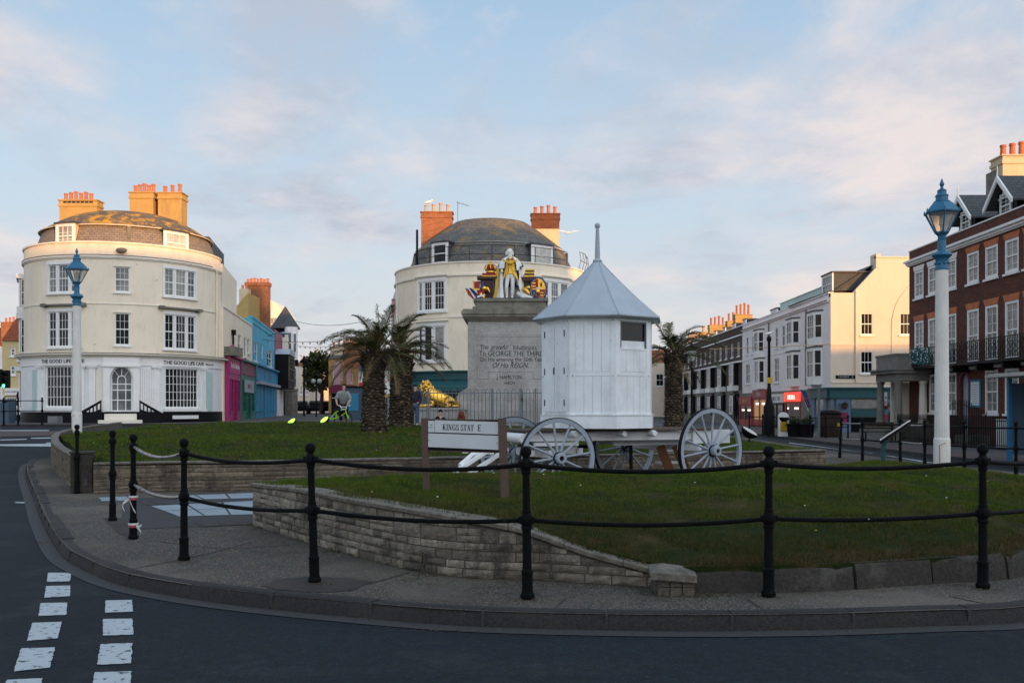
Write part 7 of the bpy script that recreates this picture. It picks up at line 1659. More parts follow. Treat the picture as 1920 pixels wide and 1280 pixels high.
b = MB(); b.lathe([(.062, -.03), (.07, 0), (.062, .03)], 10, sp_(-.135, -.075, .565)); b.lathe([(.062, -.03), (.07, 0), (.062, .03)], 10, sp_(.13, -.092, .592)); b.build('cuffs', MT['gold_paint'], ST)
# ermine robe: back shell to the ground with train, plus shoulder cape
b = MB(); q = []
for z, rx, ry, cx, cy, a0, a1, fo in ((.0, .30, .20, .07, .03, -58, 238, .07), (.06, .26, .18, .04, .03, -56, 236, .08), (.15, .215, .15, .02, .02, -52, 232, .08), (.30, .195, .14, .01, .02, -48, 228, .07), (.50, .185, .13, .008, .02, -45, 225, .06), (.66, .170, .115, .005, .01, -48, 228, .04), (.78, .125, .085, 0, .005, -50, 230, .02)): q.append((SB[0]+cx*Hs, SB[1]+cy*Hs, SB[2]+z*Hs, rx*Hs*WX, ry*Hs, a0, a1, fo, 13))
loftm(b, q, 60); b.build('robe', MT['statue_white'], ST, smooth=60)
b = MB()
for s_ in (0, 1):
    q = []
    for z, rx, ry in ((.60, .20, .125), (.66, .195, .12), (.73, .170, .11), (.79, .125, .09), (.835, .060, .055)): q.append((SB[0], SB[1], SB[2]+z*Hs, rx*Hs*WX, ry*Hs, (-62, 90)[s_], (90, 242)[s_], .02, 9))
    loftm(b, q, 24)
b.build('ermine_cape', MT['statue_white'], ST, smooth=60)
b = MB(); b.tube([sp_(-.12, -.05, .79), sp_(-.085, -.095, .74), sp_(-.03, -.10, .70), sp_(.03, -.10, .70), sp_(.085, -.095, .74), sp_(.12, -.05, .79)], .032, 8); b.ball(sp_(0, -.098, .695), .075, 10, 8); b.build('chain_collar', MT['gold_paint'], ST, smooth=50)
b = MB(); b.ball(sp_(-.025, -.09, .775), .04, 8, 6, (1.6, .6, .7)); b.ball(sp_(.025, -.09, .775), .04, 8, 6, (1.6, .6, .7)); b.build('bow', MT['statue_blue'], ST)
vs = []
b = MB()
for z, x0, x1 in ((.02, -.285, -.235), (.12, -.250, -.205), (.30, -.235, -.190), (.50, -.225, -.182), (.60, -.215, -.175)): vs += [sp_(x0, -.03, z), sp_(x1, -.06, z), sp_(x1, -.04, z), sp_(x0, -.01, z)]
b.add(vs, [(4*i+j, 4*i+(j+1) % 4, 4*i+4+(j+1) % 4, 4*i+4+j) for i in range(4) for j in range(4)]); b.build('robe_edging', MT['gold_paint'], ST)
b = MB(); b.box(sp_(-.262, -.0, .30), (.05, .12, 1.35)); b.build('robe_lining', MT['statue_blue'], ST)
b = MB(); b.tube([sp_(.20, -.05, .10), sp_(.26, -.10, .055), sp_(.33, -.14, .03), sp_(.42, -.16, .015)], [.13, .12, .10, .04], 8); b.tube([sp_(.12, -.02, .14), sp_(.20, -.08, .06), sp_(.28, -.10, .02)], [.12, .12, .05], 8); b.build('robe_train', MT['statue_white'], ST, smooth=60)
b = MB(); b.box((MX-.02, MY-.1, 6.475), (3.1, 2.4, .07)); b.build('plinth_slab', MT['dark_lead'], ST)
# regalia either side
def mp(px, py, D=42.7): return P(px, py, D)
t = thing('crown_table', 'dark pedestal with gilt supports bearing a red and gold crown, left of the statue', 'regalia', mp(912, 562)); c0 = mp(914, 562)
b = MB(); b.box((c0[0]+.10, 43.0, 6.95), (.85, .5, .95)); b.build('pedestal', MT['statue_brown'], t)
b = MB(); b.box((c0[0]+.0, 42.95, 7.55), (.95, .62, .13)); b.build('table_top', MT['statue_brown'], t)
b = MB(); b.tube([mp(905, 545, 42.6), mp(901, 552, 42.5), mp(908, 558, 42.5), mp(905, 563, 42.5)], [.10, .08, .06, .07], 8); b.tube([mp(905, 540, 42.6), mp(914, 541, 42.6), mp(918, 548, 42.6)], [.12, .10, .05], 8); b.ball(mp(908, 541, 42.5), .14, 10, 7); b.build('gilt_support', MT['gold_leaf'], t, smooth=60)
b = MB(); b.box((mp(917, 523)[0], 42.85, 7.68), (.62, .44, .13)); b.build('cushion', MT['statue_red'], t); b = MB(); b.box((mp(917, 523)[0], 42.85, 7.61), (.66, .47, .045)); b.build('cushion_braid', MT['gold_paint'], t)
kx, ky, kz = mp(920, 520)[0], 42.8, 7.76
b = MB(); b.lathe([(.20, 0), (.22, .03), (.20, .07), (.21, .10)], 16, (kx, ky, kz)); 
for k in range(8): a = pi/4*k; b.tube([(kx+.21*cos(a)*s_, ky+.21*sin(a)*s_, kz+z_) for s_, z_ in ((1, .08), (1.35, .22), (1.1, .36), (.45, .40), (.1, .36))], .022, 6)
b.ball((kx, ky, kz+.42), .055, 8, 6); b.tube([(kx, ky, kz+.45), (kx, ky, kz+.58)], .022, 5); b.tube([(kx-.06, ky, kz+.53), (kx+.06, ky, kz+.53)], .02, 5); b.build('crown', MT['gold_leaf'], t, smooth=60)
b = MB(); b.ball((kx, ky, kz+.22), .24, 12, 8, (1, 1, .75)); b.build('crown_velvet', MT['statue_red'], t, smooth=60)
t = thing('painted_flags', 'painted carved flags in red, white and blue, left end of the monument top', 'flags', mp(890, 560))
def flagq(name, pa, mt, D=42.5, th=.05):
    b = MB(); vs = [P(px, py, D) for px, py in pa]; vs2 = [(x, y+th, z) for x, y, z in vs]; n = len(vs); b.add(vs+vs2, [tuple(range(n)), tuple(range(2*n-1, n-1, -1))]+[(i, (i+1) % n, n+(i+1) % n, n+i) for i in range(n)]); return b.build(name, MT[mt], t)
flagq('flag_field', [(872, 540), (884, 540), (897, 552), (910, 556), (910, 562), (889, 562), (878, 553)], 'statue_blue', 42.55); flagq('flag_stripe', [(873, 539), (880, 541), (892, 558), (886, 561), (877, 549)], 'statue_white', 42.52); flagq('flag_stripe', [(873.5, 540), (878, 542), (889, 559), (886, 560), (877, 548)], 'statue_red', 42.50)
flagq('flag_fly', [(893, 541), (908, 541), (909, 556), (897, 557)], 'statue_red', 42.45); flagq('flag_stripe', [(894, 555), (909, 551), (910, 554), (895, 558)], 'statue_white', 42.43); flagq('flag_hoist', [(899, 541), (904, 527), (908, 527), (908, 541)], 'statue_blue', 42.4)
flagq('banner_cloth', [(888, 528), (901, 527), (899, 541), (888, 540)], 'statue_red', 42.38); flagq('banner_fringe', [(886, 526), (889, 526), (889, 541), (887, 543)], 'gold_paint', 42.36); flagq('banner_fringe', [(887, 540), (900, 541), (899, 544), (887, 543)], 'gold_paint', 42.34)
flagq('flag_tip', [(871, 544), (876, 547), (874, 551)], 'gold_leaf', 42.36)
t = thing('book_stand', 'stack of gilt-edged books on a dark pedestal with gilt lion support, right of the statue', 'regalia', mp(985, 560)); c0 = mp(987, 560)
b = MB(); b.box((c0[0]+.05, 43.0, 6.95), (.75, .5, .95)); b.box((c0[0]+.05, 42.95, 7.48), (.85, .6, .18)); b.build('pedestal', MT['statue_brown'], t)
for k, (w, z, m) in enumerate(((.50, 7.62, 'gold_paint'), (.46, 7.70, 'statue_brown'), (.44, 7.77, 'gold_paint'), (.40, 7.84, 'statue_brown'), (.42, 7.90, 'gold_paint'))): b = MB(); b.box((c0[0]+.12+.01*k, 42.9, z), (w, .4, .068)); b.build('book', MT[m], t)
b = MB(); b.tube([mp(980, 540, 42.6), mp(988, 545, 42.5), mp(994, 553, 42.5), mp(992, 561, 42.5)], [.07, .13, .12, .08], 8); b.ball(mp(991, 540, 42.5), .15, 10, 7, (1, 1, .9)); b.build('gilt_support', MT['gold_leaf'], t, smooth=60)
SH = thing('oval_shield', 'oval painted shield with quartered red and gold arms, right of the statue', 'shield', mp(1008, 562)); sc_ = mp(1009, 543, 42.3)
Sh = Fr((sc_[0], sc_[1]), (.97, -.2), (-.2, -1))
def oval(a, c, d0, d1, mt, nm, a0=0, a1=2*pi, uc=0, zc=0):
    b = MB(); n = 28; b.extr([(uc+a*cos(a0+(a1-a0)*k/n), sc_[2]+zc+c*sin(a0+(a1-a0)*k/n)) for k in range(n+(0 if a1-a0 > 6 else 1))]+([(uc, sc_[2]+zc)] if a1-a0 < 6 else []), Sh, d0, d1); return b.build(nm, MT[mt], SH)
oval(.41, .585, -.06, .0, 'statue_blue', 'garter'); oval(.345, .51, 0, .012, 'gold_leaf', 'garter_edge')
for a0, m in ((0, 'gold_leaf'), (pi/2, 'statue_red'), (pi, 'statue_blue'), (1.5*pi, 'statue_red')): oval(.33, .49, .012, .03, m, 'quarter', a0+.01, a0+pi/2-.01)
b = MB()
for u, z in ((-.2, .3), (-.2, .16), (-.19, .03), (.17, -.14), (.17, -.26), (.15, -.38)): b.fb(Sh, u-.09, u+.09, sc_[2]+z-.03, sc_[2]+z+.02, .03, .05); b.ball(Sh.p(u-.07, .05, sc_[2]+z+.015), .03, 6, 5)
b.tube([Sh.p(-.16, .04, sc_[2]-.12), Sh.p(-.22, .04, sc_[2]-.3), Sh.p(-.06, .04, sc_[2]-.28), Sh.p(-.12, .04, sc_[2]-.14)], .022, 5); b.build('charges', MT['gold_leaf'], SH)
b = MB(); b.ball(Sh.p(.15, .04, sc_[2]+.22), .07, 8, 6, (.7, .5, 1.4)); b.build('red_lion', MT['statue_red'], SH)
b = MB(); b.fb(Sh, -.1, .1, sc_[2]+.03, sc_[2]+.10, .035, .06); b.build('small_coronet', MT['statue_white'], SH); b = MB(); b.ball(Sh.p(0, .04, sc_[2]-.08), .10, 10, 6, (1, .4, 1.1)); b.build('inescutcheon', MT['gold_leaf'], SH)
# ================================================================= LION
LP = (X(823, 40.6), 40.6); zl = 1.60
t = thing('lion_plinth', 'low stone plinth beneath the golden lion', 'plinth', (LP[0], LP[1]+.1, .84)); b = MB(); b.box((LP[0]+.05, LP[1]+.25, 1.16), (2.2, 1.1, .72)); b.box((LP[0]+.05, LP[1]+.25, 1.555), (2.35, 1.2, .09)); b.build('stone', MT['ashlar'], t)
LI = thing('golden_lion', 'gilded reclining lion statue left of the monument, facing left', 'lion statue', (LP[0], LP[1], zl))
Lc = [[('rump', .72, .12, .27, .25, .26), ('mid', .25, .12, .30, .21, .23), ('che', -.25, .10, .40, .25, .28), ('nk', -.50, .05, .68, .20, .20), ('hd', -.60, -.04, .86, .155, .155), ('mz', -.72, -.12, .80, .085, .08)],
      [('rump',), ('th', .55, -.12, .22, .20, .20), ('kn', .30, -.20, .14, .09), ('ft', .55, -.24, .065, .055), ('toe', .30, -.26, .06, .05)],
      [('che',), ('sh', -.35, -.10, .28, .13), ('elb', -.20, -.14, .10, .075), ('paw', -.72, -.16, .065, .065), ('pt', -.84, -.16, .06, .07)],
      [('che',), ('sh2', -.40, .25, .26, .11), ('elb2', -.30, .28, .10, .07), ('paw2', -.80, .26, .065, .065)],
      [('rump',), ('t1', .95, .15, .12, .04), ('t2', .85, -.22, .07, .035), ('t3', .60, -.33, .06, .04)]]
Lc = [[(q if len(q) == 1 else (q[0], q[1], q[2], q[3]*1.08)+tuple(v*1.38 for v in q[4:])) for q in c] for c in Lc]
figure_skel('body', Lc, 'gold_leaf', LI, (LP[0], LP[1], zl), 1.0)
b = MB(); rb = random.Random(3)
for k in range(190):
    a = rb.uniform(0, 2*pi); s = rb.random(); c = Vector((-.60+.28*s, .0+.08*s, .98-.50*s)); r = .20+.09*s; v = Vector((rb.gauss(0, 1), rb.gauss(0, 1), rb.gauss(0, 1))).normalized(); p = c+v*r
    if (p-Vector((-.74, -.20, .86))).length < .20: continue
    q = Vector((LP[0], LP[1], zl))+p; b.ball(q, rb.uniform(.05, .075), 7, 5, (.8, .8, 1.5))
b.build('mane', MT['gold_leaf'], LI, smooth=80)
b = MB(); lp = lambda x, y, z: (LP[0]+x, LP[1]+y, zl+z)
for s_ in (-.07, .07): b.ball(lp(-.66+.25*s_, -.14+s_*.3, .90), .022, 6, 5); b.ball(lp(-.52, -.02+s_*1.6, 1.0), .05, 8, 6, (.6, 1, 1))
b.ball(lp(-.80, -.16, .83), .04, 8, 6); b.build('face', MT['gold_leaf'], LI, smooth=60)
# ================================================================= BOW-TOP RAILINGS ROUND THE MONUMENT
t = thing('bow_top_railing', 'grey bow-topped railing with gate posts in front of the monument', 'railing', (-1, 39, .84))
def bow(fr, L, zb=.86, zt=2.28, gates=()):
    b = MB(); n = int(L/.155); 
    for k in range(n+1):
        u = k*.155; b.tube([fr.p(u, 0, zb), fr.p(u, 0, zt)], .012, 4)
        if k % 2 == 0: b.tube([fr.p(u+.0775-.0775*cos(a*pi/6), 0, zt+.10*sin(a*pi/6)) for a in range(7)], .012, 4)
    for z in (zb+.1, zt-.06): b.fb(fr, 0, L, z-.02, z+.02, -.016, .016)
    return b.build('bars', MT['grey_steel'], t)
bw = Fr((-4.05, 39.1), (1, 0), (0, -1)); bow(bw, 7.6)
bow(Fr((-4.05, 39.1), (0, 1), (-1, 0)), 6.5); bow(Fr((3.55, 39.1), (0, 1), (1, 0)), 6.5)
for px, w in ((923, .11), (977, .11), (803, .06), (1004, .06)): x = X(px, 39.08); b = MB(); b.box((x, 39.06, 1.60), (w, w, 1.6)); b.build('post', MT['grey_steel'], t)
b = MB(); x = X(977, 39); b.box((x+.05, 38.98, 1.95), (.05, .05, .16)); b.build('gate_latch', MT['black_paint'], t)
# ================================================================= PEOPLE
def person(label, base, sc, ch, cloth, rot=0, extra=None, name='person', head=None, hairm='hair_dark', face=-1):
    t = thing(name, label, 'person', base)
    fc = fixchain(ch); flat = {q[0]: q[1:] for c in fc for q in c}
    figure_skel('body', ch, 'skin', t, base, sc)
    for nm, mat, chains, grow in cloth:
        cc = []
        for c in chains: cc.append([(q if isinstance(q, str) else q[0],)+tuple(flat[q if isinstance(q, str) else q[0]][:3])+tuple((v*1.12+grow) for v in flat[q if isinstance(q, str) else q[0]][3:]) for q in c])
        figure_skel(nm, cc, mat, t, base, sc)
    hd = flat['skull']; b = MB(); hx, hy, hz_ = base[0]+hd[0]*sc, base[1]+hd[1]*sc, base[2]+hd[2]*sc
    b.ball((hx, hy+.030, hz_+.040), .094, 12, 8, (.90, 1.0, .95)); b.build('hair', MT[hairm], t, smooth=60)
    b = MB(); b.ball((hx, hy+face*.088, hz_-.045), .016, 6, 5, (.8, 1, 1.4)); b.build('nose', MT['skin'], t, smooth=60)
    b = MB(); [b.ball((hx+s_*.03, hy+face*.078, hz_-.02), .008, 5, 4) for s_ in (-1, 1)]; b.build('eyes', MT['hair_dark'], t)
    return t
def std(arm=None, lean=0, hx=0, stride=0):
    return [[('pel', 0, 0, .52, .078, .060), ('wai', 0, lean*.3, .62, .070, .052), ('che', 0, lean*.7, .74, .088, .062), ('nk', 0, lean, .835, .030), ('jaw', hx, lean-.012, .885, .036, .040), ('skull', hx, lean-.008, .935, .044, .050), ('crn', hx, lean, .965, .028)],
            [('pel',), ('hl', -.052, 0, .49, .055), ('kl', -.056, -.02+stride, .28, .036), ('al', -.056, stride*1.5, .05, .024), ('tl', -.062, -.07+stride*1.5, .018, .020)],
            [('pel',), ('hr', .052, 0, .49, .055), ('kr', .056, -.02-stride, .28, .036), ('ar', .056, -stride, .05, .024), ('tr', .062, -.07-stride, .018, .020)]]
# standing man
bs = (X(778, 38.4), 38.4, .86)
ch = std(hx=.012)+[[('che',), ('sl', -.105, 0, .79, .036), ('el', -.125, .0, .63, .028), ('wl', -.10, -.07, .52, .018), ('hdl', -.085, -.09, .49, .022)], [('che',), ('sr', .105, 0, .79, .036), ('er', .13, -.01, .63, .028), ('wr', .085, -.085, .56, .018), ('hdr', .06, -.10, .54, .022)]]
man = person('standing man in dark jacket and blue jeans beside the golden lion', bs, 1.70, ch, [('jacket', 'cloth_navy', [['pel', 'wai', 'che', 'nk'], ['che', 'sl', 'el', 'wl'], ['che', 'sr', 'er', 'wr']], .020), ('jeans', 'denim', [['pel', 'hl', 'kl', 'al'], ['pel', 'hr', 'kr', 'ar']], .008)])
b = MB(); [b.ball((bs[0]+s_*.10, bs[1]-.07, bs[2]+.04), .055, 8, 6, (.9, 2.0, .7)) for s_ in (-1, 1)]; b.build('shoes', MT['shoe_white'], man, smooth=60)
# cyclist leaning over handlebars
bs = (X(644, 41.0), 41.0, .84)
ch = [[('pel', 0, .05, .50, .078, .060), ('wai', 0, -.02, .60, .072, .052), ('che', .02, -.10, .72, .076, .054), ('nk', .03, -.13, .83, .032), ('jaw', .04, -.15, .88, .038, .042), ('skull', .035, -.14, .935, .046, .052), ('crn', .035, -.13, .965, .028)],
      [('pel',), ('hl', -.052, .05, .47, .055), ('kl', -.07, -.06, .29, .038), ('al', -.062, .05, .10, .024), ('tl', -.066, -.03, .07, .020)], [('pel',), ('hr', .052, .05, .47, .055), ('kr', .08, -.08, .33, .038), ('ar', .07, .0, .16, .024), ('tr', .074, -.08, .13, .020)],
      [('che',), ('sl', -.10, -.10, .77, .038), ('el', -.16, -.10, .62, .029), ('wl', -.12, -.18, .50, .019), ('hdl', -.10, -.20, .48, .022)], [('che',), ('sr', .13, -.10, .77, .038), ('er', .19, -.10, .62, .029), ('wr', .13, -.18, .50, .019), ('hdr', .11, -.20, .48, .022)]]
cy = person('man in grey T-shirt leaning on the handlebars of a green bicycle', bs, 1.80, ch, [('t_shirt', 'cloth_grey', [['pel', 'wai', 'che', 'nk'], ['che', 'sl', 'el'], ['che', 'sr', 'er']], .016), ('trousers', 'cloth_black', [['pel', 'hl', 'kl', 'al'], ['pel', 'hr', 'kr', 'ar']], .010)])
b = MB(); b.ball((bs[0]-.115, bs[1]-.0, bs[2]+.14), .05, 8, 6, (.9, 1.9, .7)); b.ball((bs[0]+.13, bs[1]-.07, bs[2]+.25), .05, 8, 6, (.9, 1.9, .7)); b.build('shoes', MT['cloth_black'], cy, smooth=60)
t = thing('bicycle', 'small lime green bicycle with white handlebars, under the man in grey', 'bicycle', (bs[0]-.1, bs[1]-.15, .84)); g0 = .84
def bp(x, y, z): return (bs[0]+x, bs[1]+y, g0+z)
def bwheel(c, R_, ang): 
    b = MB(); M = Matrix.Rotation(ang, 3, 'Z') @ Matrix.Rotation(pi/2, 3, 'X'); b.lathe([(R_, -.02), (R_+.012, 0), (R_, .02), (R_-.03, 0), (R_, -.02)], 24, c, M, cap=False)
    for k in range(8): a = pi/4*k; b.tube([c, Vector(c)+M @ Vector((cos(a)*R_, sin(a)*R_, 0))], .004, 3)
    o = b.build('wheel', MT['tyre_black'], t)
bwheel(bp(-.62, .12, .26), .25, -.25); bwheel(bp(.30, -.28, .26), .25, -.9)
b = MB(); FR_ = [(-.30, .02, .30), (.12, -.24, .70), (.17, -.26, .55), (-.62, .12, .26), (-.34, .03, .58)]
for i, j in ((0, 2), (4, 1), (4, 0), (0, 3), (4, 3), (1, 2)): b.tube([bp(*FR_[i]), bp(*FR_[j])], .024, 6)
b.tube([bp(.17, -.26, .55), bp(.26, -.30, .26)], .022, 6); b.tube([bp(.15, -.22, .55), bp(.32, -.24, .26)], .018, 6); b.build('frame', MT['lime'], t)
b = MB(); b.tube([bp(-.22, -.30, .86), bp(-.10, -.30, .86), bp(-.02, -.28, .70), bp(.16, -.28, .70), bp(.22, -.30, .86), bp(.34, -.30, .86)], .02, 6); b.tube([bp(-.06, -.29, .80), bp(.19, -.29, .80)], .014, 5); b.build('handlebars', MT['trim_white'], t)
b = MB(); b.ball(bp(-.36, .04, .66), .06, 8, 6, (2, 1, .6)); b.build('saddle', MT['black_paint'], t)
# two people seated on the ground before the railing
for i, (px, py, lab, jac, hair) in enumerate(((826, 767, 'seated person in dark top with brown hair, left of the seated pair before the railing', 'cloth_black', 'hair_dark'), (865, 771, 'seated person with long auburn hair and pale top, right of the seated pair', 'tape_white', 'hair_auburn'))):
    D = 37.6; zt = Z(py, D); bs = (X(px, D), D, zt-.88)
    ch = [[('pel', 0, 0, .10, .11, .09), ('wai', 0, .02, .28, .095, .075), ('che', 0, 0, .46, .115, .08), ('nk', 0, -.02, .60, .045), ('jaw', 0, -.03, .68, .055), ('skull', 0, -.02, .76, .070), ('crn', 0, -.02, .81, .04)],
          [('pel',), ('kl', -.22, -.38, .34, .055), ('al', -.20, -.62, .05, .04), ('tl', -.20, -.75, .04, .035)], [('pel',), ('kr', .20, -.38, .34, .055), ('ar', .18, -.62, .05, .04), ('tr', .18, -.75, .04, .035)],
          [('che',), ('sl', -.16, 0, .52, .05), ('el', -.22, -.18, .34, .04), ('hl', -.12, -.36, .36, .032)], [('che',), ('sr', .16, 0, .52, .05), ('er', .22, -.18, .34, .04), ('hr', .12, -.36, .36, .032)]]
    t = person(lab, bs, 1.0, ch, [('top', jac, [['pel', 'wai', 'che', 'nk'], ['che', 'sl', 'el', 'hl']], .02), ('sleeve', jac, [['che', 'sr', 'er', 'hr']], .015), ('trousers', 'denim', [['pel', 'kl', 'al'], ['pel', 'kr', 'ar']], .015)], hairm=hair)
    if i:
        b = MB(); b.ball((bs[0], bs[1]-.02, bs[2]+.74), .13, 12, 8, (1, .9, 1.2)); b.ball((bs[0]+.08, bs[1]-.03, bs[2]+.60), .09, 8, 6, (1, .8, 1.4)); b.ball((bs[0]-.08, bs[1]-.03, bs[2]+.60), .09, 8, 6, (1, .8, 1.4)); b.build('long_hair', MT['hair_auburn'], t, smooth=60)
# ================================================================= STREET FURNITURE
t = thing('traffic_sign_post', 'grey post with red-ringed no-vehicles sign and plates, between the two left palms', 'sign', (X(724, 34), 34, .84)); D = 34
b = MB(); b.tube([(X(722, D), D, .8), (X(722, D), D, Z(690, D))], .04, 8); b.build('post', MT['grey_steel'], t); b = MB(); b.tube([(X(727, D), D+.1, .8), (X(728, D), D+.1, Z(700, D))], .035, 8); b.build('post', MT['wheel_grey'], t)
sf = Fr((X(723.5, D), D-.05), (1, 0), (0, -1)); w = .17
b = MB(); b.fb(sf, -w, w, Z(718.5, D), Z(696, D), 0, .012); b.build('upper_plate', MT['sign_board_white'], t); b = MB(); b.arch(sf, 0, Z(709, D), .105, .105, .028, .028, .012, .018, 0, 2*pi, 24); b.build('red_ring', MT['road_red'], t)
letters('~11', .045, sf, 0, Z(700, D), .013, MT['letter_black'], t, th=.004); letters('~9', .045, sf, 0, Z(716.8, D), .013, MT['letter_black'], t, th=.004)
b = MB(); b.fb(sf, -w, w, Z(738, D), Z(719, D), 0, .012); b.build('lower_plate', MT['sign_board_white'], t); b = MB(); b.box(sf.p(0, .016, Z(729, D)), (.15, .008, .05)); b.box(sf.p(.02, .016, Z(726.5, D)), (.08, .008, .03)); b.build('lorry_symbol', MT['letter_black'], t)
letters('~8', .045, sf, 0, Z(722.5, D), .013, MT['letter_black'], t, th=.004); letters('~7', .045, sf, 0, Z(734.5, D), .013, MT['letter_black'], t, th=.004)
b = MB(); b.fb(sf, -w+.02, w-.04, Z(745.5, D), Z(739, D), 0, .012); b.build('amber_plate', MT['amber_panel'], t); b = MB(); b.lathe([(.045, 0), (.045, .01)], 12, sf.p(-.05, .015, Z(742, D)), Matrix.Rotation(pi/2, 3, 'X')); b.build('roundel', MT['sign_board_white'], t)
# floodlights in the lawn
def flood(px, py, D, label, lit, s=.95, face=(-.6, -.8)):
    z = Z(py, D)+.07; t = thing('floodlight', label, 'floodlight', (X(px, D), D, z-.1)); x, y = X(px, D), D
    M = Matrix.Rotation(radians(-35 if lit else 30), 3, 'Y') @ Matrix.Rotation(radians(38 if lit else 20), 3, 'X')
    b = MB(); b.lathe([(.03, -.12*s), (.10*s, -.08*s), (.15*s, 0), (.15*s, .03)], 16, (x, y, z), M, sx=1.15, sy=.8); b.build('housing', MT['black_paint'], t, smooth=50)
    b = MB(); b.lathe([(.135*s, .031), (.135*s, .036), (.01, .037)], 16, (x, y, z), M, sx=1.12, sy=.78); b.build('lens', MT['lit_flood' if lit else 'pane_white'], t)
    b = MB(); b.tube([(x, y, z-.25), (x, y, z-.05)], .02, 6); b.build('bracket', MT['black_paint'], t)
flood(547, 796, 27.6, 'lit yellow-green floodlight in the lawn, left of the two', True); flood(609, 792, 29.0, 'lit yellow-green floodlight in the lawn, right of the two, by the cyclist', True); flood(1405, 815, 22.8, 'unlit square-faced floodlight at the right tip of the upper lawn', False, 1.3)
# information lectern
D = 19.2; t = thing('information_lectern', 'teal posted information board with sloping white panel, left of the right lamp', 'information board', (X(1657, D), D, .5))
b = MB(); b.tube([(X(1656, D), D, .35), (X(1656, D), D, Z(838, D)), (X(1658, D), D-.02, Z(829, D)), (X(1664, D), D-.03, Z(822, D))], .045, 10); b.build('post', MT['shop_teal'], t, smooth=50)
pa, pb = Vector(P(1650, 823, D-.15)), Vector(P(1702, 789, D+.1)); b = MB(); off = Vector((.25, .45, .02)); ring = [pa, pb, pb+off, pa+off]; dn = Vector((.0, 0, -.03)); b.add([*ring, *[v+dn for v in ring]], [(0, 1, 2, 3), (4, 5, 6, 7), (0, 1, 5, 4), (1, 2, 6, 5), (2, 3, 7, 6), (3, 0, 4, 7)]); b.build('panel', MT['sign_board_white'], t)
b = MB(); dn2 = Vector((0, 0, -.035)); b.add([*[v+dn2 for v in ring], *[v+dn2*3 for v in ring]], [(0, 1, 2, 3), (4, 5, 6, 7), (0, 1, 5, 4), (1, 2, 6, 5), (2, 3, 7, 6), (3, 0, 4, 7)]); b.build('panel_frame', MT['black_paint'], t)
# right-hand railing along the island
t = thing('post_and_rail_fence', 'black railing with ball finials along the far right edge of the island', 'fence', (10.2, 23, .12)); RP = [(1574, 26.5, -.055), (1617, 25.3, 0), (1688, 23.9, 0), (1734, 22.6, 0), (1808, 21.2, 0), (1905, 20.0, 0)]
RP = [(X(p, D), D, .12, ln) for p, D, ln in RP]+[(11.15, 18.2, .12, 0)]
for x, y, z, ln in RP: make_post(t, (x, y, z), True, 1.2, lean=(-ln, 0))
for a, c in zip(RP, RP[1:]):
    for z in (1.07, .63): b = MB(); b.tube([(a[0]-a[3]*z, a[1], .12+z), ((a[0]+c[0])/2, (a[1]+c[1])/2, .12+z-.015), (c[0]-c[3]*z, c[1], .12+z)], .019, 8); b.build('rail', MT['bare_metal' if a is RP[0] or a is RP[2] else 'post_black'], t, smooth=60)
# left railing at the cafe corner
t = thing('post_and_rail_fence', 'black railing on the far pavement corner at left, in front of the cafe', 'fence', (-20, 41, .7)); LP_ = [(X(px, D), D, H(X(px, D), D)+.12) for px, D in ((-75, 38.3), (-35, 39.0), (7, 39.8), (34, 40.4), (79, 41.2))]
for p in LP_: make_post(t, p, True, .4)
for a, c in zip(LP_, LP_[1:]):
    for z in (1.07, .63): b = MB(); b.tube([(a[0], a[1], a[2]+z), (c[0], c[1], c[2]+z)], .019, 6); b.build('rail', MT['post_black'], t)
# traffic signal at the left edge
D = 33; x0 = X(12, D); t = thing('traffic_light', 'traffic light showing green at the far left edge', 'traffic light', (x0, D, .5)); b = MB(); b.tube([(x0-.28, D, .4), (x0-.28, D, 3.0)], .055, 8); b.build('pole', MT['grey_steel'], t)
b = MB(); b.box((x0, D, 2.62), (.21, .16, .62)); b.build('signal_head', MT['black_paint'], t, ); b = MB(); b.lathe([(.075, 0), (.07, .02), (.01, .03)], 16, (x0-.01, D-.08, 2.38), Matrix.Rotation(pi/2, 3, 'X')); b.build('green_lamp', MT['lit_green'], t)
b = MB(); b.box((x0-.27, D+.02, 2.66), (.18, .16, .62)); b.build('signal_head', MT['black_paint'], t); b = MB(); [b.lathe([(.08, 0), (.08, .05), (.06, .12)], 12, (x0-.01, D-.08, z), Matrix.Rotation(pi/2, 3, 'X'), cap=False) for z in (2.38, 2.60, 2.82)]; b.build('hoods', MT['black_paint'], t)
for px, D, lb_ in ((20, 55, 'left'), (8, 46, 'front')):
    g = H(X(px, D), D)+.12; t = thing('litter_bin', 'blue-grey square litter bin in front of the yellow house, %s one' % ('farther' if lb_ == 'left' else 'nearer'), 'bin', (X(px, D), D, g)); b = MB(); b.box((X(px, D), D, g+.5), (.75, .6, 1.0)); b.build('body', MT['bin_blue'], t); b = MB(); b.box((X(px, D), D, g+1.14), (.8, .65, .06)); [b.box((X(px, D)+s_*.36, D, g+1.06), (.06, .6, .12)) for s_ in (-1, 1)]; b.build('lid', MT['bin_blue'], t)
D = 52; g = H(X(35, D), D)+.12; t = thing('bollard', 'black bollard with white band near the yellow house', 'bollard', (X(35, D), D, g)); b = MB(); b.lathe([(.11, 0), (.11, 1.5), (.06, 1.62)], 12, (X(35, D), D, g)); b.build('post', MT['black_paint'], t, smooth=40); b = MB(); [b.lathe([(.115, z), (.115, z+.12)], 12, (X(35, D), D, g), cap=False) for z in (.75, 1.1)]; b.build('band', MT['trim_white'], t)
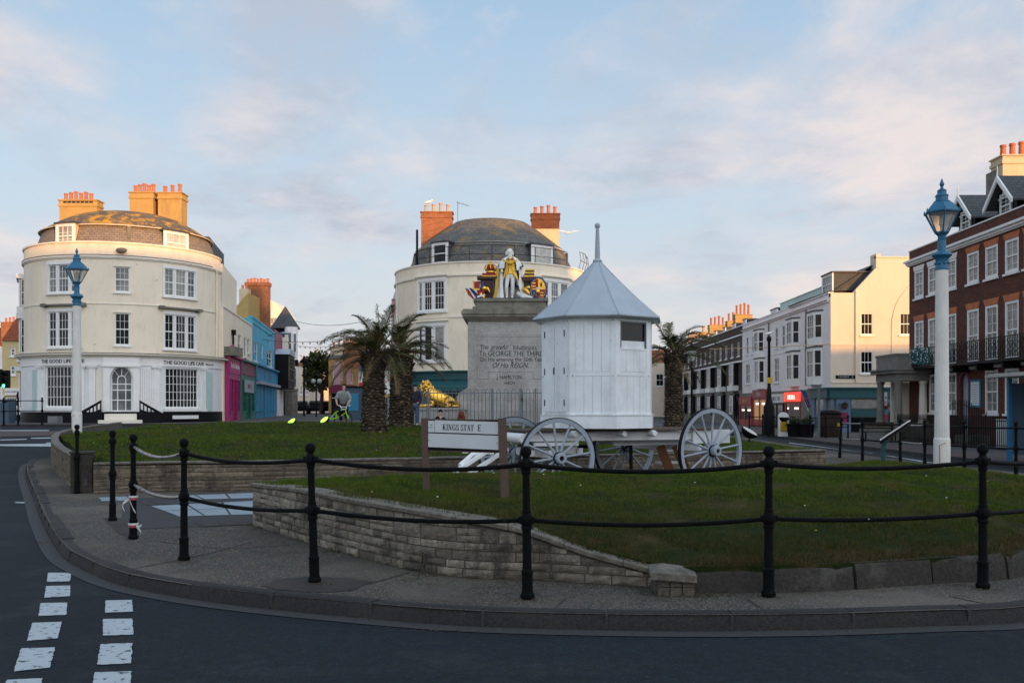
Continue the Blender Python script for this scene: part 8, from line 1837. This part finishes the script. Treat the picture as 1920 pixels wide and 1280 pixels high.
# bus shelter at the right edge
t = thing('bus_shelter', 'blue framed glass bus shelter at the right edge, in front of the red brick house', 'bus shelter', (14.6, 25, .12)); D0 = 26.2; sx0 = X(1893, D0)
b = MB(); [b.box((sx0, D0-k, 1.28), (.10, .10, 2.34)) for k in (0, 2.2)]; [b.box((sx0+1.4, D0-k, 1.28), (.10, .10, 2.34)) for k in (0, 2.2)]; b.build('frame', MT['bus_blue'], t); b = MB(); b.box((sx0+.6, D0-1.1, 2.50), (2.1, 3.2, .06)); b.box((sx0+.6, D0-1.1, 2.55), (2.0, 3.0, .05)); b.build('canopy', MT['canopy_grey'], t)
b = MB(); b.box((sx0+.7, D0+.0, 1.3), (1.3, .02, 2.0)); b.build('side_glass', MT['bin_blue'], t); b = MB(); b.box((sx0+1.4, D0-1.1, 1.3), (.02, 2.1, 2.0)); b.build('back_glass', MT['pane'], t)
# pub-side furniture
def right(px, D): return X(px, D)
x, D = right(1556, 47), 47; t = thing('litter_bin', 'large round black litter bin with domed lid, before the teal pub', 'bin', (x, D, .12)); b = MB(); b.lathe([(.50, .12), (.53, .16), (.55, 1.25), (.52, 1.27)], 22, (x, D, 0)); b.build('drum', MT['dark_wood'], t, smooth=40); b = MB(); b.lathe([(.60, 1.27), (.62, 1.32), (.55, 1.42), (.3, 1.5), (.02, 1.52)], 22, (x, D, 0)); b.build('lid', MT['black_paint'], t, smooth=40); b = MB(); b.box((x+.25, D-.53, .75), (.12, .03, .16)); b.build('badge', MT['gold_paint'], t)
for i, (px, D) in enumerate(((1490, 47), (1512, 46.5), (1477, 49))):
    x = X(px, D); t = thing('planter', ('round dark planter with clipped green shrub, middle of three outside the shops', 'round dark planter with clipped green shrub, nearest the teal pub', 'round dark planter with clipped green shrub, nearest the lamp column')[i], 'planter', (x, D, .12), group='planters outside the shops'); b = MB(); b.lathe([(.32, .12), (.40, .75), (.43, .78), (.38, .8)], 16, (x, D, 0)); b.build('tub', MT['black_paint'], t, smooth=40); b = MB(); rb = random.Random(i)
    for k in range(160): c = (x+rb.gauss(0, .2), D+rb.gauss(0, .2), .92+rb.gauss(0, .10)); b.box(c, (.08, .06, .02), M=Matrix.Rotation(rb.uniform(0, 3), 3, Vector((rb.random(), rb.random(), .5)).normalized()))
    b.build('shrub', MT['foliage_dark'], t)
x, D = X(1469, 48), 48; t = thing('bollard', 'white and yellow illuminated keep-left bollard by the planters', 'bollard', (x, D, .12)); b = MB(); b.prism([(x-.26, D-.12), (x+.26, D-.12), (x+.26, D+.12), (x-.26, D+.12)], .12, 1.1); b.lathe([(.26, -.12), (.26, .12)], 16, (x, D, 1.1), Matrix.Rotation(pi/2, 3, 'X')); b.build('body', MT['trim_white'], t); b = MB(); b.box((x, D-.13, .62), (.40, .03, .5)); b.build('yellow_panel', MT['amber_panel'], t)
x, D = X(1442, 50), 50; t = thing('lamp_column', 'tall black cast street column with yellow notice in front of the shops', 'lamp post', (x, D, .12)); b = MB(); b.lathe([(.30, .12), (.30, 1.6), (.24, 1.75), (.13, 2.1), (.12, 2.6), (.09, 2.7), (.07, 5.1), (.10, 5.15), (.14, 5.25), (.10, 5.38), (.03, 5.45)], 14, (x, D, 0)); b.build('column', MT['black_paint'], t, smooth=40); b = MB(); b.box((x, D-.15, 3.05), (.28, .05, .3)); b.build('yellow_notice', MT['gold_paint'], t)
t = thing('seagull', 'gull perched on top of the black street column', 'gull', (x, D, 5.45))
def gull(t, c, wings=False, s=1.0):
    x, y, z = c; b = MB(); b.lathe([(.01, -.24*s), (.05*s, -.16*s), (.085*s, 0), (.07*s, .10*s), (.03*s, .17*s)], 10, (x, y, z+.12*s), Matrix.Rotation(radians(75), 3, 'Y')); b.ball((x+.19*s, y, z+.22*s), .05*s, 8, 6); b.lathe([(.015*s, 0), (.003, .06*s)], 6, (x+.23*s, y, z+.22*s), Matrix.Rotation(pi/2, 3, 'Y'))
    if wings:
        for sg in (-1, 1): b.add([(x+.08, y+sg*.05, z+.15), (x-.10, y+sg*.05, z+.15), (x-.05, y+sg*.45, z+.26), (x+.10, y+sg*.40, z+.27), (x-.12, y+sg*.85, z+.18)], [(0, 1, 2, 3), (3, 2, 4)])
    b.build('body', MT['trim_white'], t, smooth=60)
    if not wings: b = MB(); [b.tube([(x, y+q, z), (x, y+q, z+.08)], .008, 4) for q in (-.03, .03)]; b.build('legs', MT['gold_paint'], t)
gull(t, (x, D, 5.45))
gp = P(1066, 436, 60); t = thing('seagull', 'white gull flying in the sky to the right of the building behind the monument', 'gull', gp); b = MB(); b.lathe([(.01, -.25), (.07, -.1), (.08, .05), (.03, .2)], 8, gp, Matrix.Rotation(radians(85), 3, 'Y')); vs = [(gp[0]-.05, gp[1], gp[2]+.03), (gp[0]+.08, gp[1]-.1, gp[2]+.03), (gp[0]-.75, gp[1]-.1, gp[2]+.10), (gp[0]+.75, gp[1]-.1, gp[2]+.06), (gp[0]-.4, gp[1]+.05, gp[2]+.16), (gp[0]+.4, gp[1]+.05, gp[2]+.14), (gp[0]-.1, gp[1]+.12, gp[2]+.04), (gp[0]+.1, gp[1]+.12, gp[2]+.04)]
b.add(vs, [(0, 6, 4), (0, 4, 2), (1, 7, 5), (1, 5, 3)]); b.build('body', MT['trim_white'], t)
cp_ = Vector(P(803, 377, 59.2)); 
t = thing('seagull', 'gull perched on the first pot of the left brick chimney', 'gull', (X(803, 59.2), 59.2, 14.45)); gull(t, (X(803, 59.2), 59.2, 14.46), s=1.2)
x, D = X(1417, 56), 56; t = thing('street_lamp', 'small black heritage street lamp seen just left of the rear wheel', 'street lamp', (X(1297, 47), 47, .12)); x, D = X(1297, 47), 47; b = MB(); b.lathe([(.16, .12), (.14, .6), (.07, .8), (.05, 3.9), (.08, 3.95)], 12, (x, D, 0)); b.build('column', MT['black_paint'], t, smooth=40); b = MB(); b.lathe([(.12, 3.95), (.24, 4.45)], 6, (x, D, 0)); b.build('lantern', MT['pane_white'], t); b = MB(); b.lathe([(.27, 4.45), (.14, 4.7), (.03, 4.85), (.01, 5.0)], 6, (x, D, 0)); b.build('lantern_roof', MT['black_paint'], t)
x, D = X(1535.5, 44), 44; t = thing('sign_pole', 'plain grey-blue pole standing in front of the teal pub corner', 'pole', (x, D, .12)); b = MB(); b.tube([(x, D, .1), (x, D, 2.65)], .06, 10); b.build('pole', MT['grey_steel'], t, smooth=60); b = MB(); b.lathe([(.065, 0), (.065, .03)], 10, (x, D, 2.65)); b.build('cap', MT['grey_steel'], t)
# pub railings, bench, estate sign
t = thing('pub_barrier', 'low black post and rail barrier outside the teal pub', 'fence', (17, 50, .12)); b = MB(); q = [(X(px, D), D) for px, D in ((1405, 49), (1430, 48.8), (1450, 48.6), (1463, 48.5))]+[(X(px, D), D) for px, D in ((1519, 46), (1548, 45.5), (1590, 45))]
for x, y in q: b.lathe([(.06, .12), (.04, .3), (.04, 1.1), (.06, 1.2), (.01, 1.26)], 8, (x, y, 0))
b.build('posts', MT['black_paint'], t); b = MB()
for a, c in zip(q, q[1:]):
    if a is q[3]: continue
    for z in (.65, 1.1): b.tube([(*a, z), (*c, z)], .025, 6)
b.build('bars', MT['black_paint'], t)
x, D = X(1648, 41), 41; t = thing('bench', 'dark slatted bench between the round bin and the portico', 'bench', (x, D, .12)); b = MB(); [b.box((x, D-.2+k*.11, .55), (1.5, .08, .04)) for k in range(4)]; b.build('seat', MT['dark_wood'], t); b = MB(); [b.box((x, D+.22+k*.03, .70+k*.11), (1.5, .03, .08)) for k in range(3)]; b.build('backrest', MT['dark_wood'], t)
for s_ in (-.65, .65): b = MB(); b.box((x+s_, D-.18, .33), (.05, .05, .42)); b.box((x+s_, D+.2, .52), (.05, .05, .8)); b.box((x+s_, D, .52), (.05, .4, .04)); b.build('leg', MT['black_paint'], t)
x, D = X(1655, 48), 48; t = thing('board_sign', 'small white and pink board sign on a post, left of the portico columns', 'sign', (x, D, .12)); b = MB(); b.box((x, D, 1.1), (.06, .06, 2.0)); b.build('post', MT['grey_steel'], t); b = MB(); b.box((x, D-.05, 2.05), (.42, .03, .68)); b.build('panel', MT['sign_board_white'], t); b = MB(); b.box((x, D-.069, 1.86), (.38, .01, .17)); b.build('pink_strip', MT['pink_render'], t); ff = Fr((x, D-.07), (1, 0), (0, -1)); letters('~4', .16, ff, 0, 2.12, .0, MT['letter_black'], t)
D = 53; x = X(1506, D); t = thing('flag', 'small union flag hanging at the left corner of the teal pub', 'flag', (x, D, 2.2)); b = MB(); b.tube([(x-.25, D, 2.75), (x+.3, D, 1.4)], .015, 5); b.build('staff', MT['trim_white'], t)
fl = [(x-.2, D-.01, 2.65), (x+.25, D-.01, 1.55), (x+.42, D-.06, 1.65), (x+.15, D-.06, 2.5)]; b = MB(); b.add(fl+[(p[0], p[1]+.02, p[2]) for p in fl], [(0, 1, 2, 3), (4, 5, 6, 7), (0, 1, 5, 4), (1, 2, 6, 5), (2, 3, 7, 6), (3, 0, 4, 7)]); b.build('cloth', MT['statue_blue'], t); b = MB(); b.bar((x-.12, D-.06, 2.5), (x+.3, D-.07, 1.65), .05, .02); b.bar((x-.05, D-.07, 2.0), (x+.28, D-.08, 2.15), .05, .02); b.build('cross', MT['road_red'], t)
# festoon lamps across the pedestrian street
def festoon(a, c, sag, label, bulbs=18):
    t = thing('festoon_lights', label, 'string lights', a, group='strings of festoon lights over the street'); a, c = Vector(a), Vector(c)
    def q(s): return a.lerp(c, s)-Vector((0, 0, sag*4*s*(1-s)))
    b = MB(); b.tube([q(k/16) for k in range(17)], .016, 4); b.build('wire', MT['black_paint'], t)
    for k in range(bulbs): p = q((k+.5)/bulbs); b = MB(); b.lathe([(.02, .0), (.035, -.04), (.055, -.12), (.01, -.17)], 6, p); b.build('bulb', MT['stone_dark'], t)
festoon(P(484, 635, 70), P(735, 614, 62), .55, 'highest festoon string, from the blue house across the street')
festoon(P(558, 648, 88), P(700, 628, 80), .5, 'second festoon string, just above the palm fronds', 14)
festoon(P(560, 665, 95), P(690, 655, 90), .7, 'third festoon string, lower down the street', 14)
festoon(P(562, 672, 105), P(640, 680, 100), .6, 'lowest and farthest festoon string, before the church', 10)
t = thing('street_cable', 'thin cable across the sky above the turret house', 'cable', P(556, 601, 92)); b = MB(); a, c = Vector(P(555, 602, 92)), Vector(P(700, 598, 70)); b.tube([a.lerp(c, k/12)-Vector((0, 0, .45*4*k/12*(1-k/12))) for k in range(13)], .02, 4); b.build('wire', MT['black_paint'], t)
t = thing('street_cable', 'thin sunlit cable strung across the front of the right-hand terraces', 'cable', P(1335, 654, 60)); b = MB(); b.tube([P(1330, 654.5, 60), P(1440, 651, 56), P(1556, 645, 55.5)], .022, 4); b.build('wire', MT['pot_buff'], t)
x, D = Lf.at(503), 0; p = Lf.p(x, 0, 0); t = thing('street_lamp', 'grey street lamp arm reaching out from the blue house', 'street lamp', (p[0], p[1], 7)); b = MB(); b.tube([(p[0], p[1], 7.25), (p[0]+.8, p[1]-.3, 7.45), (p[0]+1.2, p[1]-.4, 7.45)], .04, 6); b.build('arm', MT['grey_steel'], t); b = MB(); b.ball((p[0]+1.5, p[1]-.5, 7.42), .32, 10, 6, (1.5, .6, .35)); b.build('head', MT['wheel_grey'], t, smooth=60)
t = thing('street_lamp', 'dark twin-arm lamp post far down the pedestrian street', 'street lamp', (X(570, 80), 80, .84)); x, y = X(570, 80), 80; b = MB(); b.tube([(x, y, .8), (x, y, 5.6)], .09, 8); b.build('column', MT['black_paint'], t); b = MB(); b.box((x, y, 5.5), (.7, .12, .2)); b.lathe([(.2, 5.6), (.05, 6.0)], 6, (x, y, 0)); b.build('lantern', MT['black_paint'], t)
t = thing('globe_lamp', 'low twin-globe lamp in front of the street tree', 'street lamp', (X(593, 74), 74, .84)); x, y = X(593, 74), 74; b = MB(); b.tube([(x, y, .8), (x, y, 3.5)], .06, 8); b.tube([(x-.25, y, 3.4), (x+.25, y, 3.4)], .04, 6); b.build('column', MT['black_paint'], t)
for s_ in (-.25, .25): b = MB(); b.ball((x+s_, y, 3.65), .20, 10, 7); b.build('globe', MT['pane_white'], t, smooth=60)
# ================================================================= STREET TREE
def tree(label, base, ht, cr, seed, n=2600, leaf=.22):
    rnd = random.Random(seed); t = thing('street_tree', label, 'tree', base); x, y, z = base; b = MB(); b.tube([(x, y, z), (x+.1, y, z+ht*.35), (x, y, z+ht*.6)], [.25, .18, .10], 8); cl = []
    for k in range(9):
        a = rnd.uniform(0, 6.28); e = Vector((x+cos(a)*cr*rnd.uniform(.3, .75), y+sin(a)*cr*rnd.uniform(.3, .75), z+ht*rnd.uniform(.45, .95))); b.tube([(x, y, z+ht*.35), e], [.08, .03], 5); cl.append((e, rnd.uniform(.35, .6)*cr))
    b.build('trunk', MT['dark_wood'], t); b = MB()
    for k in range(n):
        e, r = cl[k % 9]; v = Vector((rnd.gauss(0, 1), rnd.gauss(0, 1), rnd.gauss(0, 1))); v = v/(v.length or 1)*r*rnd.random()**.45; p = e+v; a = Vector((rnd.gauss(0, 1), rnd.gauss(0, 1), rnd.gauss(0, 1))).normalized()*leaf; c = a.cross(Vector((rnd.gauss(0, 1), rnd.gauss(0, 1), 1))).normalized()*leaf*.6
        b.add([p-a, p+c, p+a, p-c], [(0, 1, 2, 3)])
    b.build('crown', MT['tree_leaf'], t, recalc=False)
tree('dark leafy tree in the middle of the pedestrian street', (X(602, 100), 100, .7), 6.6, 2.3, 4, 3000, .18)
tree('leafy tree behind the street tree, beside the church tower', (X(626, 115), 115, .7), 7.2, 2.4, 9, 2200, .2)
# ================================================================= PARKED CARS
def car(loc, rz, label):
    t = thing('parked_car', label, 'car', loc, group='dark cars parked far down the street', rz=rz)
    sec = [(-2.1, .45, .75, .62), (-2.0, .35, .95, .80), (-1.2, .30, 1.0, .84), (-.6, .3, 1.42, .82), (.5, .3, 1.46, .80), (1.2, .3, 1.0, .84), (1.95, .32, .88, .80), (2.1, .42, .7, .64)]
    b = MB(); vs = []
    for xx, z0, z1, w in sec: vs += [(xx, -w, z0), (xx, -w, min(z1, .92)), (xx, -w*.72, z1), (xx, w*.72, z1), (xx, w, min(z1, .92)), (xx, w, z0)]
    b.add(vs, [(6*i+j, 6*i+(j+1) % 6, 6*i+6+(j+1) % 6, 6*i+6+j) for i in range(7) for j in range(6)]+[tuple(range(6)), tuple(range(42, 48))]); b.build('body', MT['black_paint'], t, world=False, smooth=50)
    for xx in (-1.3, 1.3):
        for s_ in (-1, 1): b = MB(); b.lathe([(.32, -.1), (.32, .1), (.2, .11), (.02, .08)], 16, (xx, s_*.78, .32), Matrix.Rotation(-s_*pi/2, 3, 'X')); b.build('wheel', MT['tyre_black'], t, world=False)
    b = MB(); b.box((-1.0, 0, 1.2), (.04, 1.25, .34), M=Matrix.Rotation(radians(-35), 3, 'Y')); b.build('windscreen', MT['pane_grey'], t, world=False)
    for s_ in (-1, 1): b = MB(); b.ball((-2.06, s_*.5, .72), .09, 8, 6, (.5, 1.4, .8)); b.build('headlight', MT['pane_white'], t, world=False)
    return t
c1 = car((X(592, 102), 102, .84), radians(97), 'dark parked car left of the three below the street tree')
for px, D, lab in ((566, 106, 'dark parked car, leftmost and farthest beside the shops'), (618, 104, 'dark parked car just left of the cyclist')):
    c = copy_tree(c1); c.location = (X(px, D), D, .84); c['label'] = lab
c1['label'] = 'dark parked car, middle of the three below the street tree'
t = thing('street_kiosk', 'small blue-grey poster kiosk behind the nearer left palm', 'kiosk', (X(664, 60), 60, .84)); x, y = X(665, 60), 60; b = MB(); b.box((x, y, 1.85), (1.25, .8, 2.0)); b.build('body', MT['bin_blue'], t); b = MB(); b.box((x, y, 2.9), (1.4, .95, .1)); b.build('roof', MT['black_paint'], t); b = MB(); b.box((x-.05, y-.41, 1.95), (.7, .02, 1.1)); b.build('poster', MT['shop_blue'], t)
# ================================================================= SKY, SUN, CAMERA
SUN_AZ, SUN_EL = 31.0, 4.0                                # azimuth measured from -Y (behind the viewer) towards +X
sd = Vector((sin(radians(SUN_AZ))*cos(radians(SUN_EL)), -cos(radians(SUN_AZ))*cos(radians(SUN_EL)), sin(radians(SUN_EL))))
w = bpy.data.worlds.new('World'); SC.world = w; w.use_nodes = True; nt = w.node_tree; N = nt.nodes; L = nt.links
bg = N['Background']; sky = N.new('ShaderNodeTexSky'); sky.sky_type = 'NISHITA'; sky.sun_disc = False
sky.sun_elevation = radians(SUN_EL+3); sky.sun_rotation = atan2(sd.x, sd.y); sky.altitude = 0; sky.air_density = 1.0; sky.dust_density = 1.6; sky.ozone_density = 1.0
tc = N.new('ShaderNodeTexCoord'); sp = N.new('ShaderNodeSeparateXYZ'); L.new(tc.outputs['Generated'], sp.inputs[0])
def mth(op, a, b=0.0, c=None):
    n = N.new('ShaderNodeMath'); n.operation = op
    for i, v in enumerate((a, b)):
        if isinstance(v, (int, float)): n.inputs[i].default_value = v
        else: L.new(v, n.inputs[i])
    return n.outputs[0]
zz = mth('MAXIMUM', sp.outputs[2], 0.0); den = mth('ADD', zz, .16)
cv = N.new('ShaderNodeCombineXYZ'); L.new(mth('DIVIDE', sp.outputs[0], den), cv.inputs[0]); L.new(mth('DIVIDE', sp.outputs[1], den), cv.inputs[1]); cv.inputs[2].default_value = 3.7
def nz(sc, loc, det, ro, dist=0.0):
    mp = N.new('ShaderNodeMapping'); mp.inputs['Scale'].default_value = sc; mp.inputs['Location'].default_value = loc; L.new(cv.outputs[0], mp.inputs[0])
    n = N.new('ShaderNodeTexNoise'); n.inputs['Scale'].default_value = 1; n.inputs['Detail'].default_value = det; n.inputs['Roughness'].default_value = ro; n.inputs['Distortion'].default_value = dist
    L.new(mp.outputs[0], n.inputs['Vector']); return n.outputs['Fac']
def rmp(f, st):
    n = N.new('ShaderNodeValToRGB'); e = n.color_ramp.elements
    while len(e) < len(st): e.new(.5)
    for i, (p, c) in enumerate(st): e[i].position = p; e[i].color = (*c, 1) if isinstance(c, tuple) else (c, c, c, 1)
    L.new(f, n.inputs[0]); return n.outputs[0]
def mx(f, a, b):
    n = N.new('ShaderNodeMix'); n.data_type = 'RGBA'
    for s, v in ((n.inputs[0], f), (n.inputs[6], a), (n.inputs[7], b)):
        if isinstance(v, tuple): s.default_value = (*v, 1)
        elif isinstance(v, (int, float)): s.default_value = v
        else: L.new(v, s)
    return n.outputs[2]
SS = .10
skyc = N.new('ShaderNodeVectorMath'); skyc.operation = 'SCALE'; L.new(sky.outputs[0], skyc.inputs[0]); skyc.inputs[3].default_value = 1.0
hz = rmp(zz, [(.0, .85), (.12, .62), (.26, .22), (.45, .10), (1.0, .05)])      # thin high haze, thicker towards the horizon
K = 1/SS
hazec = rmp(zz, [(0, (.52, .48, .46)), (.08, (.47, .485, .515)), (.22, (.39, .48, .57)), (.42, (.27, .39, .53)), (1, (.19, .32, .48))])
hs = N.new('ShaderNodeVectorMath'); hs.operation = 'SCALE'; L.new(hazec, hs.inputs[0]); hs.inputs[3].default_value = K
base = mx(.86, skyc.outputs[0], hs.outputs[0])
cloud1 = rmp(nz((.95, .80, 1), (CLX, CLY, 0), 7, .60, .35), [(.45, 0.0), (.58, .85)])
cloud2 = rmp(nz((1.6, 1.3, 1), (5.2, 1.4, 0), 6, .62, .5), [(.47, 0.0), (.68, .6)])
cm = mth('MAXIMUM', cloud1, cloud2)
shade = rmp(nz((1.9, 1.7, 1), (2.2, 8.1, 0), 6, .6, .2), [(.40, (.34, .365, .42)), (.50, (.45, .44, .47)), (.62, (.58, .51, .49))])
cs = N.new('ShaderNodeVectorMath'); cs.operation = 'SCALE'; L.new(shade, cs.inputs[0]); cs.inputs[3].default_value = K
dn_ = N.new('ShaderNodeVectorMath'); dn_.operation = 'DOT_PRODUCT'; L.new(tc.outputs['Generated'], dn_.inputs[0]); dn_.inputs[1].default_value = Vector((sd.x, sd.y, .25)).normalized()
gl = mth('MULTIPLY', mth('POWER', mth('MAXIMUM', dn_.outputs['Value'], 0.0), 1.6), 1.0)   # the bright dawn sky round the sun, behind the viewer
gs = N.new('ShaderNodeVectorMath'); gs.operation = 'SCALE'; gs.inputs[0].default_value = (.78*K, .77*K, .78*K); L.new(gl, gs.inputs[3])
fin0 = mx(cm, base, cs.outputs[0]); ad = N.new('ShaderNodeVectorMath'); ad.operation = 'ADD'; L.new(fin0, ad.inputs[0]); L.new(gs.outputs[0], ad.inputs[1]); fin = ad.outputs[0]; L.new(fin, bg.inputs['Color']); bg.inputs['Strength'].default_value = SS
sl = bpy.data.lights.new('sun', 'SUN'); sl.energy = 3.5; sl.angle = radians(.5); sl.color = (1.0, .49, .15)
so = bpy.data.objects.new('sun', sl); COL.objects.link(so); so.rotation_euler = (-sd).to_track_quat('-Z', 'Y').to_euler()
so.location = (30, -30, 30)
cam = bpy.data.cameras.new('camera'); co = bpy.data.objects.new('camera', cam); COL.objects.link(co); SC.camera = co
co.location = (0, 0, EYE); co.rotation_euler = (pi/2, 0, 0); cam.lens = 36*F/1920; cam.sensor_width = 36; cam.shift_y = (HY-640)/1920; cam.clip_end = 5000; cam.clip_start = .1
vs_ = SC.view_settings; vs_.view_transform = 'Standard'; vs_.look = 'None'; vs_.exposure = EXPO; vs_.gamma = 1; vs_.use_curve_mapping = False
SC.render.resolution_x = 1024; SC.render.resolution_y = 682
SC.cycles.max_bounces = 6; SC.cycles.use_denoising = True
